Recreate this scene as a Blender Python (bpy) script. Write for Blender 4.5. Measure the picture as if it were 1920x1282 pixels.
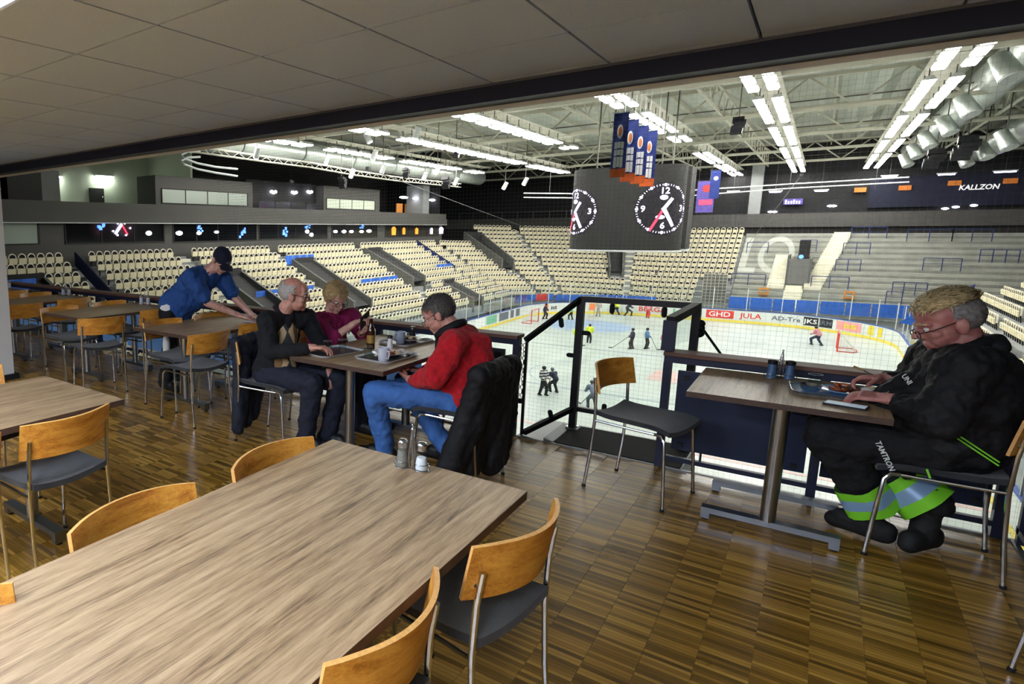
import bpy, bmesh, math, random
import numpy as np
from mathutils import Vector, Matrix, Quaternion
random.seed(7); np.random.seed(7)
for o in list(bpy.data.objects): bpy.data.objects.remove(o, do_unlink=True)
S = bpy.context.scene
C = S.collection
# ---------------------------------------------------------------- camera (1920x1282 frame)
FPX, YAW, PITCH, ROLL, CX, CY, EYE = 1152.56, 0.7285, 0.157782, -0.007337, 503.23, 616.49, 1.6
def _axes():
    c, s = math.cos, math.sin
    F = Vector((-s(YAW)*c(PITCH), c(YAW)*c(PITCH), -s(PITCH))); R = Vector((c(YAW), s(YAW), 0)); U = R.cross(F)
    return c(ROLL)*R+s(ROLL)*U, -s(ROLL)*R+c(ROLL)*U, F
cR, cU, cF = _axes()
cam = bpy.data.cameras.new('camera'); camo = bpy.data.objects.new('camera', cam); C.objects.link(camo)
cam.sensor_fit = 'HORIZONTAL'; cam.sensor_width = 36.0; cam.lens = 36.0*FPX/1920.0
cam.shift_x = (960-CX)/1920.0; cam.shift_y = (CY-641)/1920.0
cam.clip_start = 0.05; cam.clip_end = 400
camo.matrix_world = Matrix(((cR.x, cU.x, -cF.x, 0), (cR.y, cU.y, -cF.y, 0), (cR.z, cU.z, -cF.z, EYE), (0, 0, 0, 1)))
S.camera = camo
# ---------------------------------------------------------------- world, exposure
w = bpy.data.worlds.new('world'); S.world = w; w.use_nodes = True
w.node_tree.nodes['Background'].inputs[0].default_value = (0.75, 0.8, 0.9, 1); w.node_tree.nodes['Background'].inputs[1].default_value = 0.12
S.view_settings.view_transform = 'Standard'; S.view_settings.look = 'None'
S.view_settings.exposure = 0.0; S.view_settings.gamma = 1.0; S.view_settings.use_curve_mapping = False
ARENA_LAMP, ROOM_LAMP = 56.0, 104.0     # emission of the arena floodlights and of the restaurant ceiling panels

def ray(x, y):
    return cR*((x-CX)/FPX) - cU*((y-CY)/FPX) + cF
def pw(x, y, X=None, Y=None, Z=None):            # a point of the place seen at photo position x, y on a known plane
    d = ray(x, y)
    s = (Z-EYE)/d.z if Z is not None else (Y/d.y if Y is not None else X/d.x)
    return Vector((0, 0, EYE))+d*s
# ---------------------------------------------------------------- materials
def lin(c):
    if isinstance(c, str):
        c = [int(c[i:i+2], 16)/255 for i in (0, 2, 4)]
    return tuple(((v+0.055)/1.055)**2.4 if v > 0.04045 else v/12.92 for v in c[:3])+(1,)
M = {}
def mat(name, col, rough=0.6, metal=0.0, bump=0.0, bscale=60.0, var=0.0, vscale=8.0, emit=0.0, trans=0.0, alpha=1.0, spec=0.5, ior=1.45, sheen=0.0, transl=None):
    m = bpy.data.materials.new(name); m.use_nodes = True
    nt = m.node_tree; b = nt.nodes['Principled BSDF']
    c = lin(col); b.inputs['Base Color'].default_value = c
    b.inputs['Roughness'].default_value = rough; b.inputs['Metallic'].default_value = metal
    b.inputs['Specular IOR Level'].default_value = spec; b.inputs['IOR'].default_value = ior
    b.inputs['Transmission Weight'].default_value = trans; b.inputs['Alpha'].default_value = alpha
    if sheen: b.inputs['Sheen Weight'].default_value = sheen
    if emit:
        b.inputs['Emission Color'].default_value = c; b.inputs['Emission Strength'].default_value = emit
    if var or bump:
        tc = nt.nodes.new('ShaderNodeTexCoord')
        if var:
            n = nt.nodes.new('ShaderNodeTexNoise'); n.inputs['Scale'].default_value = vscale; n.inputs['Detail'].default_value = 5
            nt.links.new(tc.outputs['Object'], n.inputs['Vector'])
            r = nt.nodes.new('ShaderNodeValToRGB'); e = r.color_ramp.elements
            e[0].position = 0.3; e[1].position = 0.72
            e[0].color = tuple(max(0, v*(1-var)) for v in c[:3])+(1,); e[1].color = tuple(min(1, v*(1+var)) for v in c[:3])+(1,)
            nt.links.new(n.outputs['Fac'], r.inputs['Fac']); nt.links.new(r.outputs['Color'], b.inputs['Base Color'])
        if bump:
            n2 = nt.nodes.new('ShaderNodeTexNoise'); n2.inputs['Scale'].default_value = bscale; n2.inputs['Detail'].default_value = 4
            nt.links.new(tc.outputs['Object'], n2.inputs['Vector'])
            bp = nt.nodes.new('ShaderNodeBump'); bp.inputs['Strength'].default_value = bump; bp.inputs['Distance'].default_value = 0.01
            nt.links.new(n2.outputs['Fac'], bp.inputs['Height']); nt.links.new(bp.outputs['Normal'], b.inputs['Normal'])
    M[name] = m
    return m
def nodes(name):
    m = bpy.data.materials.new(name); m.use_nodes = True; M[name] = m
    return m, m.node_tree, m.node_tree.nodes['Principled BSDF']
def N(nt, t, **k):
    n = nt.nodes.new('ShaderNode'+t)
    for a, v in k.items():
        if a.startswith('i_'): n.inputs[a[2:].replace('_', ' ')].default_value = v
        elif a.startswith('n_'): n.inputs[int(a[2:])].default_value = v
        else: setattr(n, a, v)
    return n
def ramp(nt, fac, *stops):
    r = nt.nodes.new('ShaderNodeValToRGB'); e = r.color_ramp.elements
    while len(e) < len(stops): e.new(0.5)
    for q, (p, c) in zip(e, stops): q.position = p; q.color = lin(c)
    nt.links.new(fac, r.inputs['Fac']); return r.outputs['Color']
def wood(name, cols, grain=(14, 0.9, 14), rough=0.4, ring=3.0, fine=1.0, bump=0.06):
    m, nt, b = nodes(name); L = nt.links.new
    tc = N(nt, 'TexCoord'); oi = N(nt, 'ObjectInfo')
    ad = N(nt, 'VectorMath', operation='MULTIPLY_ADD'); ad.inputs[1].default_value = (1, 1, 1)
    L(tc.outputs['Object'], ad.inputs[0])
    sc = N(nt, 'VectorMath', operation='SCALE'); L(oi.outputs['Location'], sc.inputs[0]); sc.inputs['Scale'].default_value = 3.7
    L(sc.outputs[0], ad.inputs[2])
    mp = N(nt, 'Mapping'); mp.inputs['Scale'].default_value = grain; L(ad.outputs[0], mp.inputs['Vector'])
    n1 = N(nt, 'TexNoise', i_Scale=1.0, i_Detail=7.0, i_Roughness=0.62, i_Distortion=ring*0.25); L(mp.outputs[0], n1.inputs['Vector'])
    mp2 = N(nt, 'Mapping'); mp2.inputs['Scale'].default_value = tuple(g*7*fine for g in grain); L(ad.outputs[0], mp2.inputs['Vector'])
    n2 = N(nt, 'TexNoise', i_Scale=1.0, i_Detail=4.0, i_Roughness=0.7); L(mp2.outputs[0], n2.inputs['Vector'])
    mx = N(nt, 'Math', operation='MULTIPLY_ADD', n_1=0.45); L(n2.outputs['Fac'], mx.inputs[0]); 
    m1 = N(nt, 'Math', operation='MULTIPLY', n_1=0.72); L(n1.outputs['Fac'], m1.inputs[0]); L(m1.outputs[0], mx.inputs[2])
    col = ramp(nt, mx.outputs[0], *[(0.40+0.32*i/(len(cols)-1), c) for i, c in enumerate(cols)])
    L(col, b.inputs['Base Color']); b.inputs['Roughness'].default_value = rough
    if bump:
        bp = N(nt, 'Bump', i_Strength=bump, i_Distance=0.004); L(n2.outputs['Fac'], bp.inputs['Height']); L(bp.outputs[0], b.inputs['Normal'])
    return m
# ---------------------------------------------------------------- mesh collector
class MB:
    def __init__(s): s.v = []; s.f = []; s.m = []; s.cur = 0
    def add(s, vs, fs):
        k = len(s.v); s.v += [tuple(p) for p in vs]
        for f in fs: s.f.append(tuple(i+k for i in f)); s.m.append(s.cur)
        return s
    def box(s, c, d, rz=0.0, R=None):
        hx, hy, hz = d[0]/2, d[1]/2, d[2]/2; c = Vector(c)
        R = R or (Matrix.Rotation(rz, 3, 'Z') if rz else None)
        vs = []
        for z in (-hz, hz):
            for x, y in ((-hx, -hy), (hx, -hy), (hx, hy), (-hx, hy)):
                p = Vector((x, y, z)); vs.append(c+(R @ p if R else p))
        return s.add(vs, [(3, 2, 1, 0), (4, 5, 6, 7), (0, 1, 5, 4), (1, 2, 6, 5), (2, 3, 7, 6), (3, 0, 4, 7)])
    def b2(s, a, b): return s.box([(a[i]+b[i])/2 for i in range(3)], [abs(b[i]-a[i]) for i in range(3)])
    def bar(s, p, q, w, h=None, up=(0, 0, 1)):                      # square bar from p to q
        p, q = Vector(p), Vector(q); h = h or w; d = q-p; l = d.length
        if l < 1e-6: return s
        d /= l; u = Vector(up)
        if abs(d.dot(u)) > 0.98: u = Vector((1, 0, 0)) if abs(d.x) < 0.9 else Vector((0, 1, 0))
        x = d.cross(u).normalized(); y = x.cross(d)
        R = Matrix((x, d, y)).transposed()
        return s.box((p+q)/2, (w, l, h), R=R)
    def tube(s, path, r, n=8, cap=True, rs=None):
        P = [Vector(p) for p in path]; k = len(P); vs = []; fs = []
        t0 = (P[1]-P[0]).normalized(); u = Vector((0, 0, 1)) if abs(t0.z) < 0.9 else Vector((1, 0, 0)); x = t0.cross(u).normalized()
        for i in range(k):
            t = (P[min(i+1, k-1)]-P[max(i-1, 0)]).normalized()
            x = (x-t*x.dot(t)).normalized(); y = t.cross(x); rr = rs[i] if rs else r
            for j in range(n):
                a = 2*math.pi*j/n; vs.append(P[i]+x*(rr*math.cos(a))+y*(rr*math.sin(a)))
        for i in range(k-1):
            for j in range(n):
                a = i*n+j; b = i*n+(j+1) % n; fs.append((a, b, b+n, a+n))
        if cap: fs.append(tuple(range(n-1, -1, -1))); fs.append(tuple((k-1)*n+j for j in range(n)))
        return s.add(vs, fs)
    def cyl(s, p, q, r, r2=None, n=12): return s.tube([p, q], r, n, True, [r, r if r2 is None else r2])
    def lathe(s, prof, o=(0, 0, 0), n=20, cap=True):               # profile of (radius, z) pairs
        o = Vector(o); vs = []; fs = []; k = len(prof)
        for r, z in prof:
            for j in range(n):
                a = 2*math.pi*j/n; vs.append(o+Vector((r*math.cos(a), r*math.sin(a), z)))
        for i in range(k-1):
            for j in range(n):
                a = i*n+j; b = i*n+(j+1) % n; fs.append((a, b, b+n, a+n))
        if cap: fs.append(tuple(range(n-1, -1, -1))); fs.append(tuple((k-1)*n+j for j in range(n)))
        return s.add(vs, fs)
    def ell(s, c, r, R=None, nu=14, nv=9):
        c = Vector(c); r = (r, r, r) if isinstance(r, (int, float)) else r; vs = [(0, 0, -1)]
        for i in range(1, nv):
            a = -math.pi/2+math.pi*i/nv
            for j in range(nu):
                b = 2*math.pi*j/nu; vs.append((math.cos(a)*math.cos(b), math.cos(a)*math.sin(b), math.sin(a)))
        vs.append((0, 0, 1)); out = []
        for p in vs:
            q = Vector((p[0]*r[0], p[1]*r[1], p[2]*r[2])); out.append(c+(R @ q if R else q))
        fs = []
        for j in range(nu): fs.append((0, 1+(j+1) % nu, 1+j))
        for i in range(nv-2):
            for j in range(nu):
                a = 1+i*nu+j; b = 1+i*nu+(j+1) % nu; fs.append((a, b, b+nu, a+nu))
        t = len(vs)-1; o = 1+(nv-2)*nu
        for j in range(nu): fs.append((o+j, o+(j+1) % nu, t))
        return s.add(out, fs)
    def cap(s, p, q, r0, r1, n=12):                                  # round-ended tapered limb
        p, q = Vector(p), Vector(q); d = q-p; l = d.length
        if l < 1e-6: return s.ell(p, max(r0, r1))
        d /= l; pts = []; rs = []
        for a in (-80, -55, -30, 0):
            A = math.radians(a); pts.append(p+d*(r0*math.sin(A))); rs.append(r0*math.cos(A))
        for a in (0, 30, 55, 80):
            A = math.radians(a); pts.append(q+d*(r1*math.sin(A))); rs.append(r1*math.cos(A))
        return s.tube(pts, 0, n, True, rs)
    def grid(s, fn, nu, nv, closed=False):                           # surface fn(u, v) on 0..1
        vs = [fn(i/nu, j/nv) for j in range(nv+1) for i in range(nu+1)]; fs = []
        for j in range(nv):
            for i in range(nu):
                a = j*(nu+1)+i; fs.append((a, a+1, a+nu+2, a+nu+1))
        return s.add(vs, fs)
    def slab(s, fn, th, nu, nv):                                     # the same with a back side: fn(u, v) -> (point, normal)
        A = []; B = []
        for j in range(nv+1):
            for i in range(nu+1):
                p, n = fn(i/nu, j/nv); p = Vector(p); n = Vector(n).normalized(); A.append(p+n*th/2); B.append(p-n*th/2)
        k = len(A); fs = []
        for j in range(nv):
            for i in range(nu):
                a = j*(nu+1)+i; fs.append((a, a+1, a+nu+2, a+nu+1)); fs.append((k+a, k+a+nu+1, k+a+nu+2, k+a+1))
        def edge(l):
            for a, b in zip(l, l[1:]): fs.append((a, k+a, k+b, b))
        edge(list(range(nu+1))); edge([nu+j*(nu+1) for j in range(nv+1)])
        edge([nv*(nu+1)+i for i in range(nu, -1, -1)]); edge([j*(nu+1) for j in range(nv, -1, -1)])
        return s.add(A+B, fs)
    def mesh(s, name, mats, smooth=False):
        me = bpy.data.meshes.new(name); me.from_pydata(s.v, [], s.f); 
        for m in (mats if isinstance(mats, (list, tuple)) else [mats]): me.materials.append(M[m] if isinstance(m, str) else m)
        if any(s.m): me.polygons.foreach_set('material_index', s.m)
        if smooth:
            me.polygons.foreach_set('use_smooth', [True]*len(me.polygons))
            if smooth != 'all':
                try: me.set_sharp_from_angle(angle=math.radians(smooth if smooth is not True else 40))
                except Exception: pass
        me.update(); return me
    def build(s, name, mats, parent=None, smooth=False, loc=None):
        return put(name, s.mesh(name, mats, smooth), parent, loc)
def put(name, me, parent=None, loc=None):
    o = bpy.data.objects.new(name, me); C.objects.link(o)
    if parent: o.parent = parent
    if loc is not None: o.location = loc
    return o
def tag(o, label=None, cat=None, group=None, kind=None):
    if label: o['label'] = label
    if cat: o['category'] = cat
    if group: o['group'] = group
    if kind: o['kind'] = kind
    return o
def thing(name, label, cat, loc=(0, 0, 0), rz=0.0, group=None):
    o = bpy.data.objects.new(name, None); C.objects.link(o); o.location = loc; o.rotation_euler = (0, 0, rz); o.empty_display_size = 0.1
    return tag(o, label, cat, group)
def struct(o, label=None):
    if 'category' in o: del o['category']
    if 'group' in o: del o['group']
    return tag(o, label, None, None, 'structure')
KIDS = {}
def dup(src, loc=None, rz=None, label=None, parent=None):
    r = src.copy(); C.objects.link(r); r.parent = parent if parent else None
    if loc is not None: r.location = loc
    if rz is not None: r.rotation_euler = (0, 0, rz)
    if label: r['label'] = label
    for ch in src.children: dup(ch, parent=r)
    return r
_tmp = bpy.data.scenes.new('scratch')
def evaluate(o):                                                     # evaluated mesh of a loose object, in a scratch scene so the big one is not updated
    _tmp.collection.objects.link(o); vl = _tmp.view_layers[0]; vl.update(); dg = vl.depsgraph
    me = bpy.data.meshes.new_from_object(o.evaluated_get(dg)); _tmp.collection.objects.unlink(o)
    return me
def text_mesh(txt, size, depth=0.004, bold=False, align='CENTER', shear=0.0):
    cu = bpy.data.curves.new('lettering', 'FONT'); cu.body = txt; cu.size = size; cu.extrude = depth; cu.align_x = align; cu.align_y = 'CENTER'
    cu.shear = shear; cu.resolution_u = 2
    if bold: cu.offset = size*0.018
    o = bpy.data.objects.new('lettering', cu)
    me = evaluate(o); bpy.data.objects.remove(o); bpy.data.curves.remove(cu)
    return me
def text(name, txt, size, mat_, parent, pos, xdir, ydir, depth=0.004, bold=True, shear=0.0, scale_x=1.0):
    me = text_mesh(txt, size, depth, bold, shear=shear); me.materials.clear(); me.materials.append(M[mat_])
    x = Vector(xdir).normalized(); y = Vector(ydir).normalized(); z = x.cross(y)
    T = Matrix(((x.x*scale_x, y.x, z.x, pos[0]), (x.y*scale_x, y.y, z.y, pos[1]), (x.z*scale_x, y.z, z.z, pos[2]), (0, 0, 0, 1)))
    me.transform(T); me.name = name
    return put(name, me, parent)
# ================================================================ materials
wood('tabletop_wood', ['54402e', '80684d', '9c8160', 'ad9270', 'b89e7b'], grain=(34, 1.7, 34), rough=0.42, ring=2.0)
wood('ply', ['9a5c1c', 'bf7c2c', 'd4943a', 'dfa346'], grain=(3, 30, 30), rough=0.38, ring=1.5)
wood('rail_wood', ['4a2f22', '684536', '7d5a47'], grain=(1.0, 22, 22), rough=0.6)
mat('table_edge', '4d3a30', 0.5, var=0.2, vscale=30); mat('ply_edge', 'd9a45e', 0.45, var=0.15, vscale=120)
mat('chrome', 'c9ccd0', 0.16, 1.0); mat('brushed_steel', 'a9abad', 0.3, 1.0, bump=0.05, bscale=200); mat('foot_steel', '8f969f', 0.35, 1.0)
mat('seat_fabric', '2b2d30', 0.85, bump=0.35, bscale=400, var=0.35, vscale=14, sheen=0.2); mat('rubber', '17181a', 0.8)
mat('navy', '1e2540', 0.45); mat('navy_panel', '1d2947', 0.5, var=0.12, vscale=3); mat('dark_panel', '1a1c22', 0.55); mat('black_metal', '16161a', 0.45)
mat('pale_panel', '8fb4dc', 0.35, transl=True); mat('white_paint', 'd8d9d6', 0.5); mat('ceiling_tile', 'c6d7ff', 0.95, bump=0.5, bscale=420, var=0.10, vscale=160)
mat('ceiling_void', '0c0c0e', 0.9); mat('beam_navy', '1b213a', 0.5); mat('beam_edge', '5a5f70', 0.55); mat('mat_black', '1b1c1e', 0.9, bump=0.4, bscale=150)
mat('panel_glow', 'e2ecff', emit=ROOM_LAMP); mat('panel_blue', 'cfe4ff', emit=14.0); mat('lamp_frame', 'c9ced2', 0.5); mat('wall_paint', '8b857c', 0.85, var=0.06)
mat('steel_dull', '8c8f92', 0.45, 0.9)
# clear glass: an actual thin pane
def glass(name, tint=(0.93, 0.97, 0.96), rough=0.0, refl=0.08):
    m, nt, b = nodes(name); L = nt.links.new
    t = N(nt, 'BsdfTransparent'); t.inputs[0].default_value = tint+(1,)
    g = N(nt, 'BsdfGlossy'); g.inputs['Roughness'].default_value = rough; g.inputs[0].default_value = (0.9, 0.95, 1, 1)
    lw = N(nt, 'LayerWeight', i_Blend=0.5); pw4 = N(nt, 'Math', operation='POWER', n_1=4.0); L(lw.outputs['Facing'], pw4.inputs[0])
    fr = N(nt, 'Math', operation='MULTIPLY_ADD', n_1=0.5, n_2=0.03); L(pw4.outputs[0], fr.inputs[0])
    mx = N(nt, 'MixShader'); L(fr.outputs[0], mx.inputs[0]); L(t.outputs[0], mx.inputs[1]); L(g.outputs[0], mx.inputs[2])
    L(mx.outputs[0], nt.nodes['Material Output'].inputs['Surface'])
glass('pane'); glass('pane_old', (0.86, 0.9, 0.9)); glass('bottle_brown', (0.28, 0.1, 0.02))
m, nt, b = nodes('pale_panel'); b.inputs['Base Color'].default_value = lin('a9c8ea'); b.inputs['Roughness'].default_value = 0.4
t_ = N(nt, 'BsdfTranslucent'); t_.inputs[0].default_value = lin('a4c6ee'); mx_ = N(nt, 'MixShader'); mx_.inputs[0].default_value = 0.65
nt.links.new(b.outputs[0], mx_.inputs[1]); nt.links.new(t_.outputs[0], mx_.inputs[2]); nt.links.new(mx_.outputs[0], nt.nodes['Material Output'].inputs['Surface'])
# industrial parquet: thin lamellas laid across columns 16 cm wide
def parquet():
    m, nt, b = nodes('parquet'); L = nt.links.new
    ge = N(nt, 'NewGeometry'); sp = N(nt, 'SeparateXYZ'); L(ge.outputs['Position'], sp.inputs[0])
    def fl(src, k, off=0.0):
        a = N(nt, 'Math', operation='MULTIPLY_ADD', n_1=k, n_2=off); L(src, a.inputs[0])
        f = N(nt, 'Math', operation='FLOOR'); L(a.outputs[0], f.inputs[0]); fr = N(nt, 'Math', operation='FRACT'); L(a.outputs[0], fr.inputs[0])
        return f.outputs[0], fr.outputs[0]
    cx, _ = fl(sp.outputs['X'], 1/0.158, 1.24); sy, fy = fl(sp.outputs['Y'], 1/0.021); by, _ = fl(sp.outputs['Y'], 1/0.316)
    cb = N(nt, 'CombineXYZ'); L(cx, cb.inputs[0]); L(sy, cb.inputs[1]); wn = N(nt, 'TexWhiteNoise', noise_dimensions='3D'); L(cb.outputs[0], wn.inputs['Vector'])
    cb2 = N(nt, 'CombineXYZ'); L(cx, cb2.inputs[0]); L(by, cb2.inputs[1]); wn2 = N(nt, 'TexWhiteNoise', noise_dimensions='3D'); L(cb2.outputs[0], wn2.inputs['Vector'])
    mp = N(nt, 'Mapping'); mp.inputs['Scale'].default_value = (9, 160, 9); L(ge.outputs['Position'], mp.inputs['Vector'])
    n1 = N(nt, 'TexNoise', i_Scale=1.0, i_Detail=4.0); L(mp.outputs[0], n1.inputs['Vector'])
    a = N(nt, 'Math', operation='MULTIPLY_ADD', n_1=0.52); L(wn.outputs['Value'], a.inputs[0])
    a2 = N(nt, 'Math', operation='MULTIPLY_ADD', n_1=0.35, n_2=-0.03); L(n1.outputs['Fac'], a2.inputs[0]); L(a2.outputs[0], a.inputs[2])
    a3 = N(nt, 'Math', operation='MULTIPLY_ADD', n_1=0.08); L(wn2.outputs['Value'], a3.inputs[0]); L(a.outputs[0], a3.inputs[2])
    col = ramp(nt, a3.outputs[0], (0.05, '4d3513'), (0.32, '84601f'), (0.55, 'b08434'), (0.8, 'd2a650'), (1.0, 'e2bc70'))
    g = N(nt, 'Math', operation='COMPARE', n_1=0.0, n_2=0.07); L(fy, g.inputs[0])
    mx = N(nt, 'Mix', data_type='RGBA'); L(g.outputs[0], mx.inputs['Factor']); L(col, mx.inputs['A']); mx.inputs['B'].default_value = lin('33220f')
    L(mx.outputs['Result'], b.inputs['Base Color'])
    n3 = N(nt, 'TexNoise', i_Scale=2.2, i_Detail=4.0); L(ge.outputs['Position'], n3.inputs['Vector'])
    r = N(nt, 'Math', operation='MULTIPLY_ADD', n_1=0.22, n_2=0.2); L(n3.outputs['Fac'], r.inputs[0]); L(r.outputs[0], b.inputs['Roughness'])
    bp = N(nt, 'Bump', i_Strength=0.12, i_Distance=0.002); L(a.outputs[0], bp.inputs['Height']); L(bp.outputs[0], b.inputs['Normal'])
parquet()
# ================================================================ restaurant shell
FX0, FX1, FY0, FY1 = -15.0, 0.88, -6.0, 4.74
def visible(p):
    v = Vector(p)-Vector((0, 0, EYE)); d = v.dot(cF)
    if d < 0.3: return False, 0
    x = CX+FPX*v.dot(cR)/d; y = CY-FPX*v.dot(cU)/d
    return (-60 < x < 1980 and -60 < y < 1342), 1.0/d
floor = struct(MB().b2((FX0, FY0, -0.3), (FX1, FY1, -0.006)).build('floor', 'parquet'), 'dark brown strip parquet floor of the restaurant')
PX, PY = 0.158, 0.316
blk = MB().b2((0.0006, 0.0006, -0.0058), (PX-0.0006, PY-0.0006, 0.0)).mesh('parquet_block', 'parquet')
cells = []
ix0 = math.floor((FX0+0.196)/PX)
for i in range(ix0, 8):
    x = -0.196+i*PX
    if x < FX0 or x+PX > FX1+0.02: continue
    for j in range(-19, 15):
        y = j*PY+(0.158 if i % 2 else 0)
        if y < FY0 or y+PY > FY1+0.001: continue
        v, s = visible((x+PX/2, y+PY/2, 0))
        cells.append((s if v else -1, x, y, i, j))
cells.sort(reverse=True)
def under_table(x, y): return -1.5 < x < -0.6 and y < 1.7
near = [c for c in cells if c[0] > 0 and not under_table(c[1], c[2])][:300]; nearset = set((c[3], c[4]) for c in near)
for c in near: put('parquet_block', blk, floor, (c[1], c[2], 0))
rest = MB()
for c in cells:
    if (c[3], c[4]) not in nearset and c[2] > -1.0: rest.b2((c[1]+0.0006, c[2]+0.0006, -0.0058), (c[1]+PX-0.0006, c[2]+PY-0.0006, 0.0))
tag(rest.build('parquet_blocks', 'parquet', floor), kind='stuff')
trim = struct(MB().b2((FX0, FY1, -0.3), (FX1, FY1+0.025, 0.004)).build('trim_1', 'steel_dull'), 'steel edge strip at the front of the parquet floor')
struct(MB().b2((FX1, 4.21, -0.3), (FX1+0.025, FY1+0.025, 0.004)).build('trim_2', 'steel_dull'), 'steel edge strip at the right side of the parquet floor')
struct(MB().b2((FX1, FY0, -0.3), (3.0, 4.209, 0.0)).build('floor', 'parquet'), 'parquet floor that goes on past the right picture edge')
# ceiling: void plate, tiles in a black grid, lamps behind the photographer and one at the upper left
CZ = 2.42; TX, TY = 0.598, 0.621; GX, GY = -2.677, 1.673
CY1 = 3.60
ceil_ = struct(MB().b2((FX0, FY0, CZ+0.03), (FX1+2.2, CY1+0.1, CZ+0.25)).build('ceiling', 'ceiling_void'), 'suspended ceiling of grey square tiles in a black grid')
tile_meshes = {}
lamps = {(-1, -2), (0, -2)}
lampcells = {(1, -5), (-3, -5), (4, -5), (1, -8), (-3, -8), (-6, -6), (4, -8)}
for i in range(-21, 10):
    for j in range(-13, 4):
        x0, y0 = GX+i*TX, GY+j*TY
        x1, y1 = min(x0+TX, FX1+2.2), min(y0+TY, CY1-0.012)
        if y1-y0 < 0.05 or x1-x0 < 0.05 or x0 < FX0 or y0 < FY0: continue
        if (i, j) in lamps or (i, j) in lampcells: continue
        k = (round(x1-x0, 3), round(y1-y0, 3))
        if k not in tile_meshes:
            tile_meshes[k] = MB().b2((0.006, 0.006, 0), (k[0]-0.006, k[1]-0.006, 0.03)).mesh('ceiling_tile', 'ceiling_tile')
        put('ceiling_tile', tile_meshes[k], ceil_, (x0, y0, CZ))
def ceiling_lamp(x0, y0, x1, y1, z, label, gm='panel_glow'):
    t = thing('ceiling_light', label, 'light', ((x0+x1)/2, (y0+y1)/2, z), group='restaurant ceiling lights')
    a, b_ = (x1-x0)/2, (y1-y0)/2
    f = MB()
    f.b2((-a, -b_, 0.004), (a, -b_+0.02, CZ+0.03-z)); f.b2((-a, b_-0.02, 0.004), (a, b_, CZ+0.03-z)); f.b2((-a, -b_, 0.004), (-a+0.02, b_, CZ+0.03-z)); f.b2((a-0.02, -b_, 0.004), (a, b_, CZ+0.03-z))
    f.build('frame', 'lamp_frame', t)
    MB().b2((-a+0.021, -b_+0.021, 0), (a-0.021, b_-0.021, 0.012)).build('diffuser', gm, t)
ceiling_lamp(-2.66, 0.45, -1.48, 1.05, 2.33, 'bluish white box light cut by the upper left picture corner', 'panel_blue')
for n_, (i, j) in enumerate(sorted(lampcells)):
    ceiling_lamp(GX+i*TX+0.008, GY+j*TY+0.008, GX+i*TX+TX-0.008, GY+j*TY+TY-0.008, CZ-0.004, 'square white ceiling panel light behind the photographer')
beam = struct(MB().b2((FX0, CY1, 2.324), (FX1+2.2, CY1+0.14, CZ+0.25)).build('trim_3', 'beam_navy'), 'dark navy beam along the open front edge of the ceiling')
struct(MB().b2((FX0, CY1-0.012, 2.408), (FX1+2.2, CY1-0.001, 2.44)).build('trim_4', 'beam_edge'), 'pale edge angle above the navy beam')
struct(MB().b2((FX0, CY1+0.141, 2.30), (FX1+2.2, CY1+0.155, 2.36)).build('trim_5', 'white_paint'), 'thin white strip under the navy beam')
struct(MB().b2((FX0, FY0-0.1, -0.3), (FX1+2.2, FY0, CZ+0.25)).build('wall_back', 'wall_paint'), 'plain wall behind the photographer')
struct(MB().b2((FX0-0.1, FY0, -0.3), (FX0, FY1, CZ+0.25)).build('wall_left', 'wall_paint'), 'plain end wall at the far left of the restaurant')
# pillar at the left edge
p = thing('pillar', 'white square pillar with black foot at the left picture edge', 'pillar', (-6.66, 2.98, 0))
MB().b2((-0.12, -0.1, 0.06), (0.1, 0.12, CZ-0.001)).build('shaft', 'white_paint', p); MB().b2((-0.15, -0.13, 0), (0.14, 0.16, 0.06)).build('foot', 'rubber', p)
# ================================================================ railing
RY = 4.75
def railing(name, label, x0, x1, posts, panels, pmat, loc):
    t = thing(name, label, 'railing', loc)
    o = Vector(loc)
    def L_(a, b): return MB().b2(tuple(Vector(a)-o), tuple(Vector(b)-o))
    L_((x0, RY-0.07, 0.775), (x1, RY+0.09, 0.80)).build('handrail', 'rail_wood', t)
    L_((x0, RY-0.03, 0.725), (x1, RY+0.04, 0.7745)).build('top_bar', 'navy', t)
    for x in posts: L_((x-0.022, RY-0.025, 0.0), (x+0.022, RY+0.035, 0.7245)).build('post', 'navy', t)
    for z in (0.055, 0.37):
        if z < 0.3: L_((x0, RY-0.012, z), (x1, RY+0.022, z+0.03)).build('lower_bar', 'navy', t)
    for a, b in panels:
        L_((a, RY+0.05, 0.125), (b, RY+0.065, 0.665)).build('panel', pmat, t)
        for x in (a+0.05, b-0.05):
            for z in (0.16, 0.62): L_((x-0.015, RY+0.036, z-0.015), (x+0.015, RY+0.05, z+0.015)).build('clip', 'black_metal', t)
        for f in (0.25, 0.75): L_((a+(b-a)*f-0.006, RY+0.02, 0.05), (a+(b-a)*f+0.006, RY+0.035, 0.14)).build('pin', 'black_metal', t)
    return t
railing('railing', 'navy railing with dark panel and wooden handrail right of the glass bay', -0.70, 0.86, (-0.68, 0.10, 0.83), ((-0.625, 0.06), (0.13, 0.80)), 'navy_panel', (0.08, RY, 0))
railing('railing', 'long navy railing with wooden handrail behind the seated diners and left tables', -14.5, -1.65, (-1.672, -2.9, -4.4, -5.9, -7.4, -8.9, -10.4, -11.9, -13.4), ((-2.42, -1.78),), 'dark_panel', (-6.0, RY, 0))
lr = [o for o in C.objects if o.name.startswith('railing') and o.get('label', '').startswith('long')][0]
for k in range(8):
    x1 = -2.5-1.5*k
    MB().b2((x1-1.32-lr.location.x, 0.05, 0.1), (x1-lr.location.x, 0.06, 0.56)).build('panel', 'pale_panel', lr)
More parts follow.
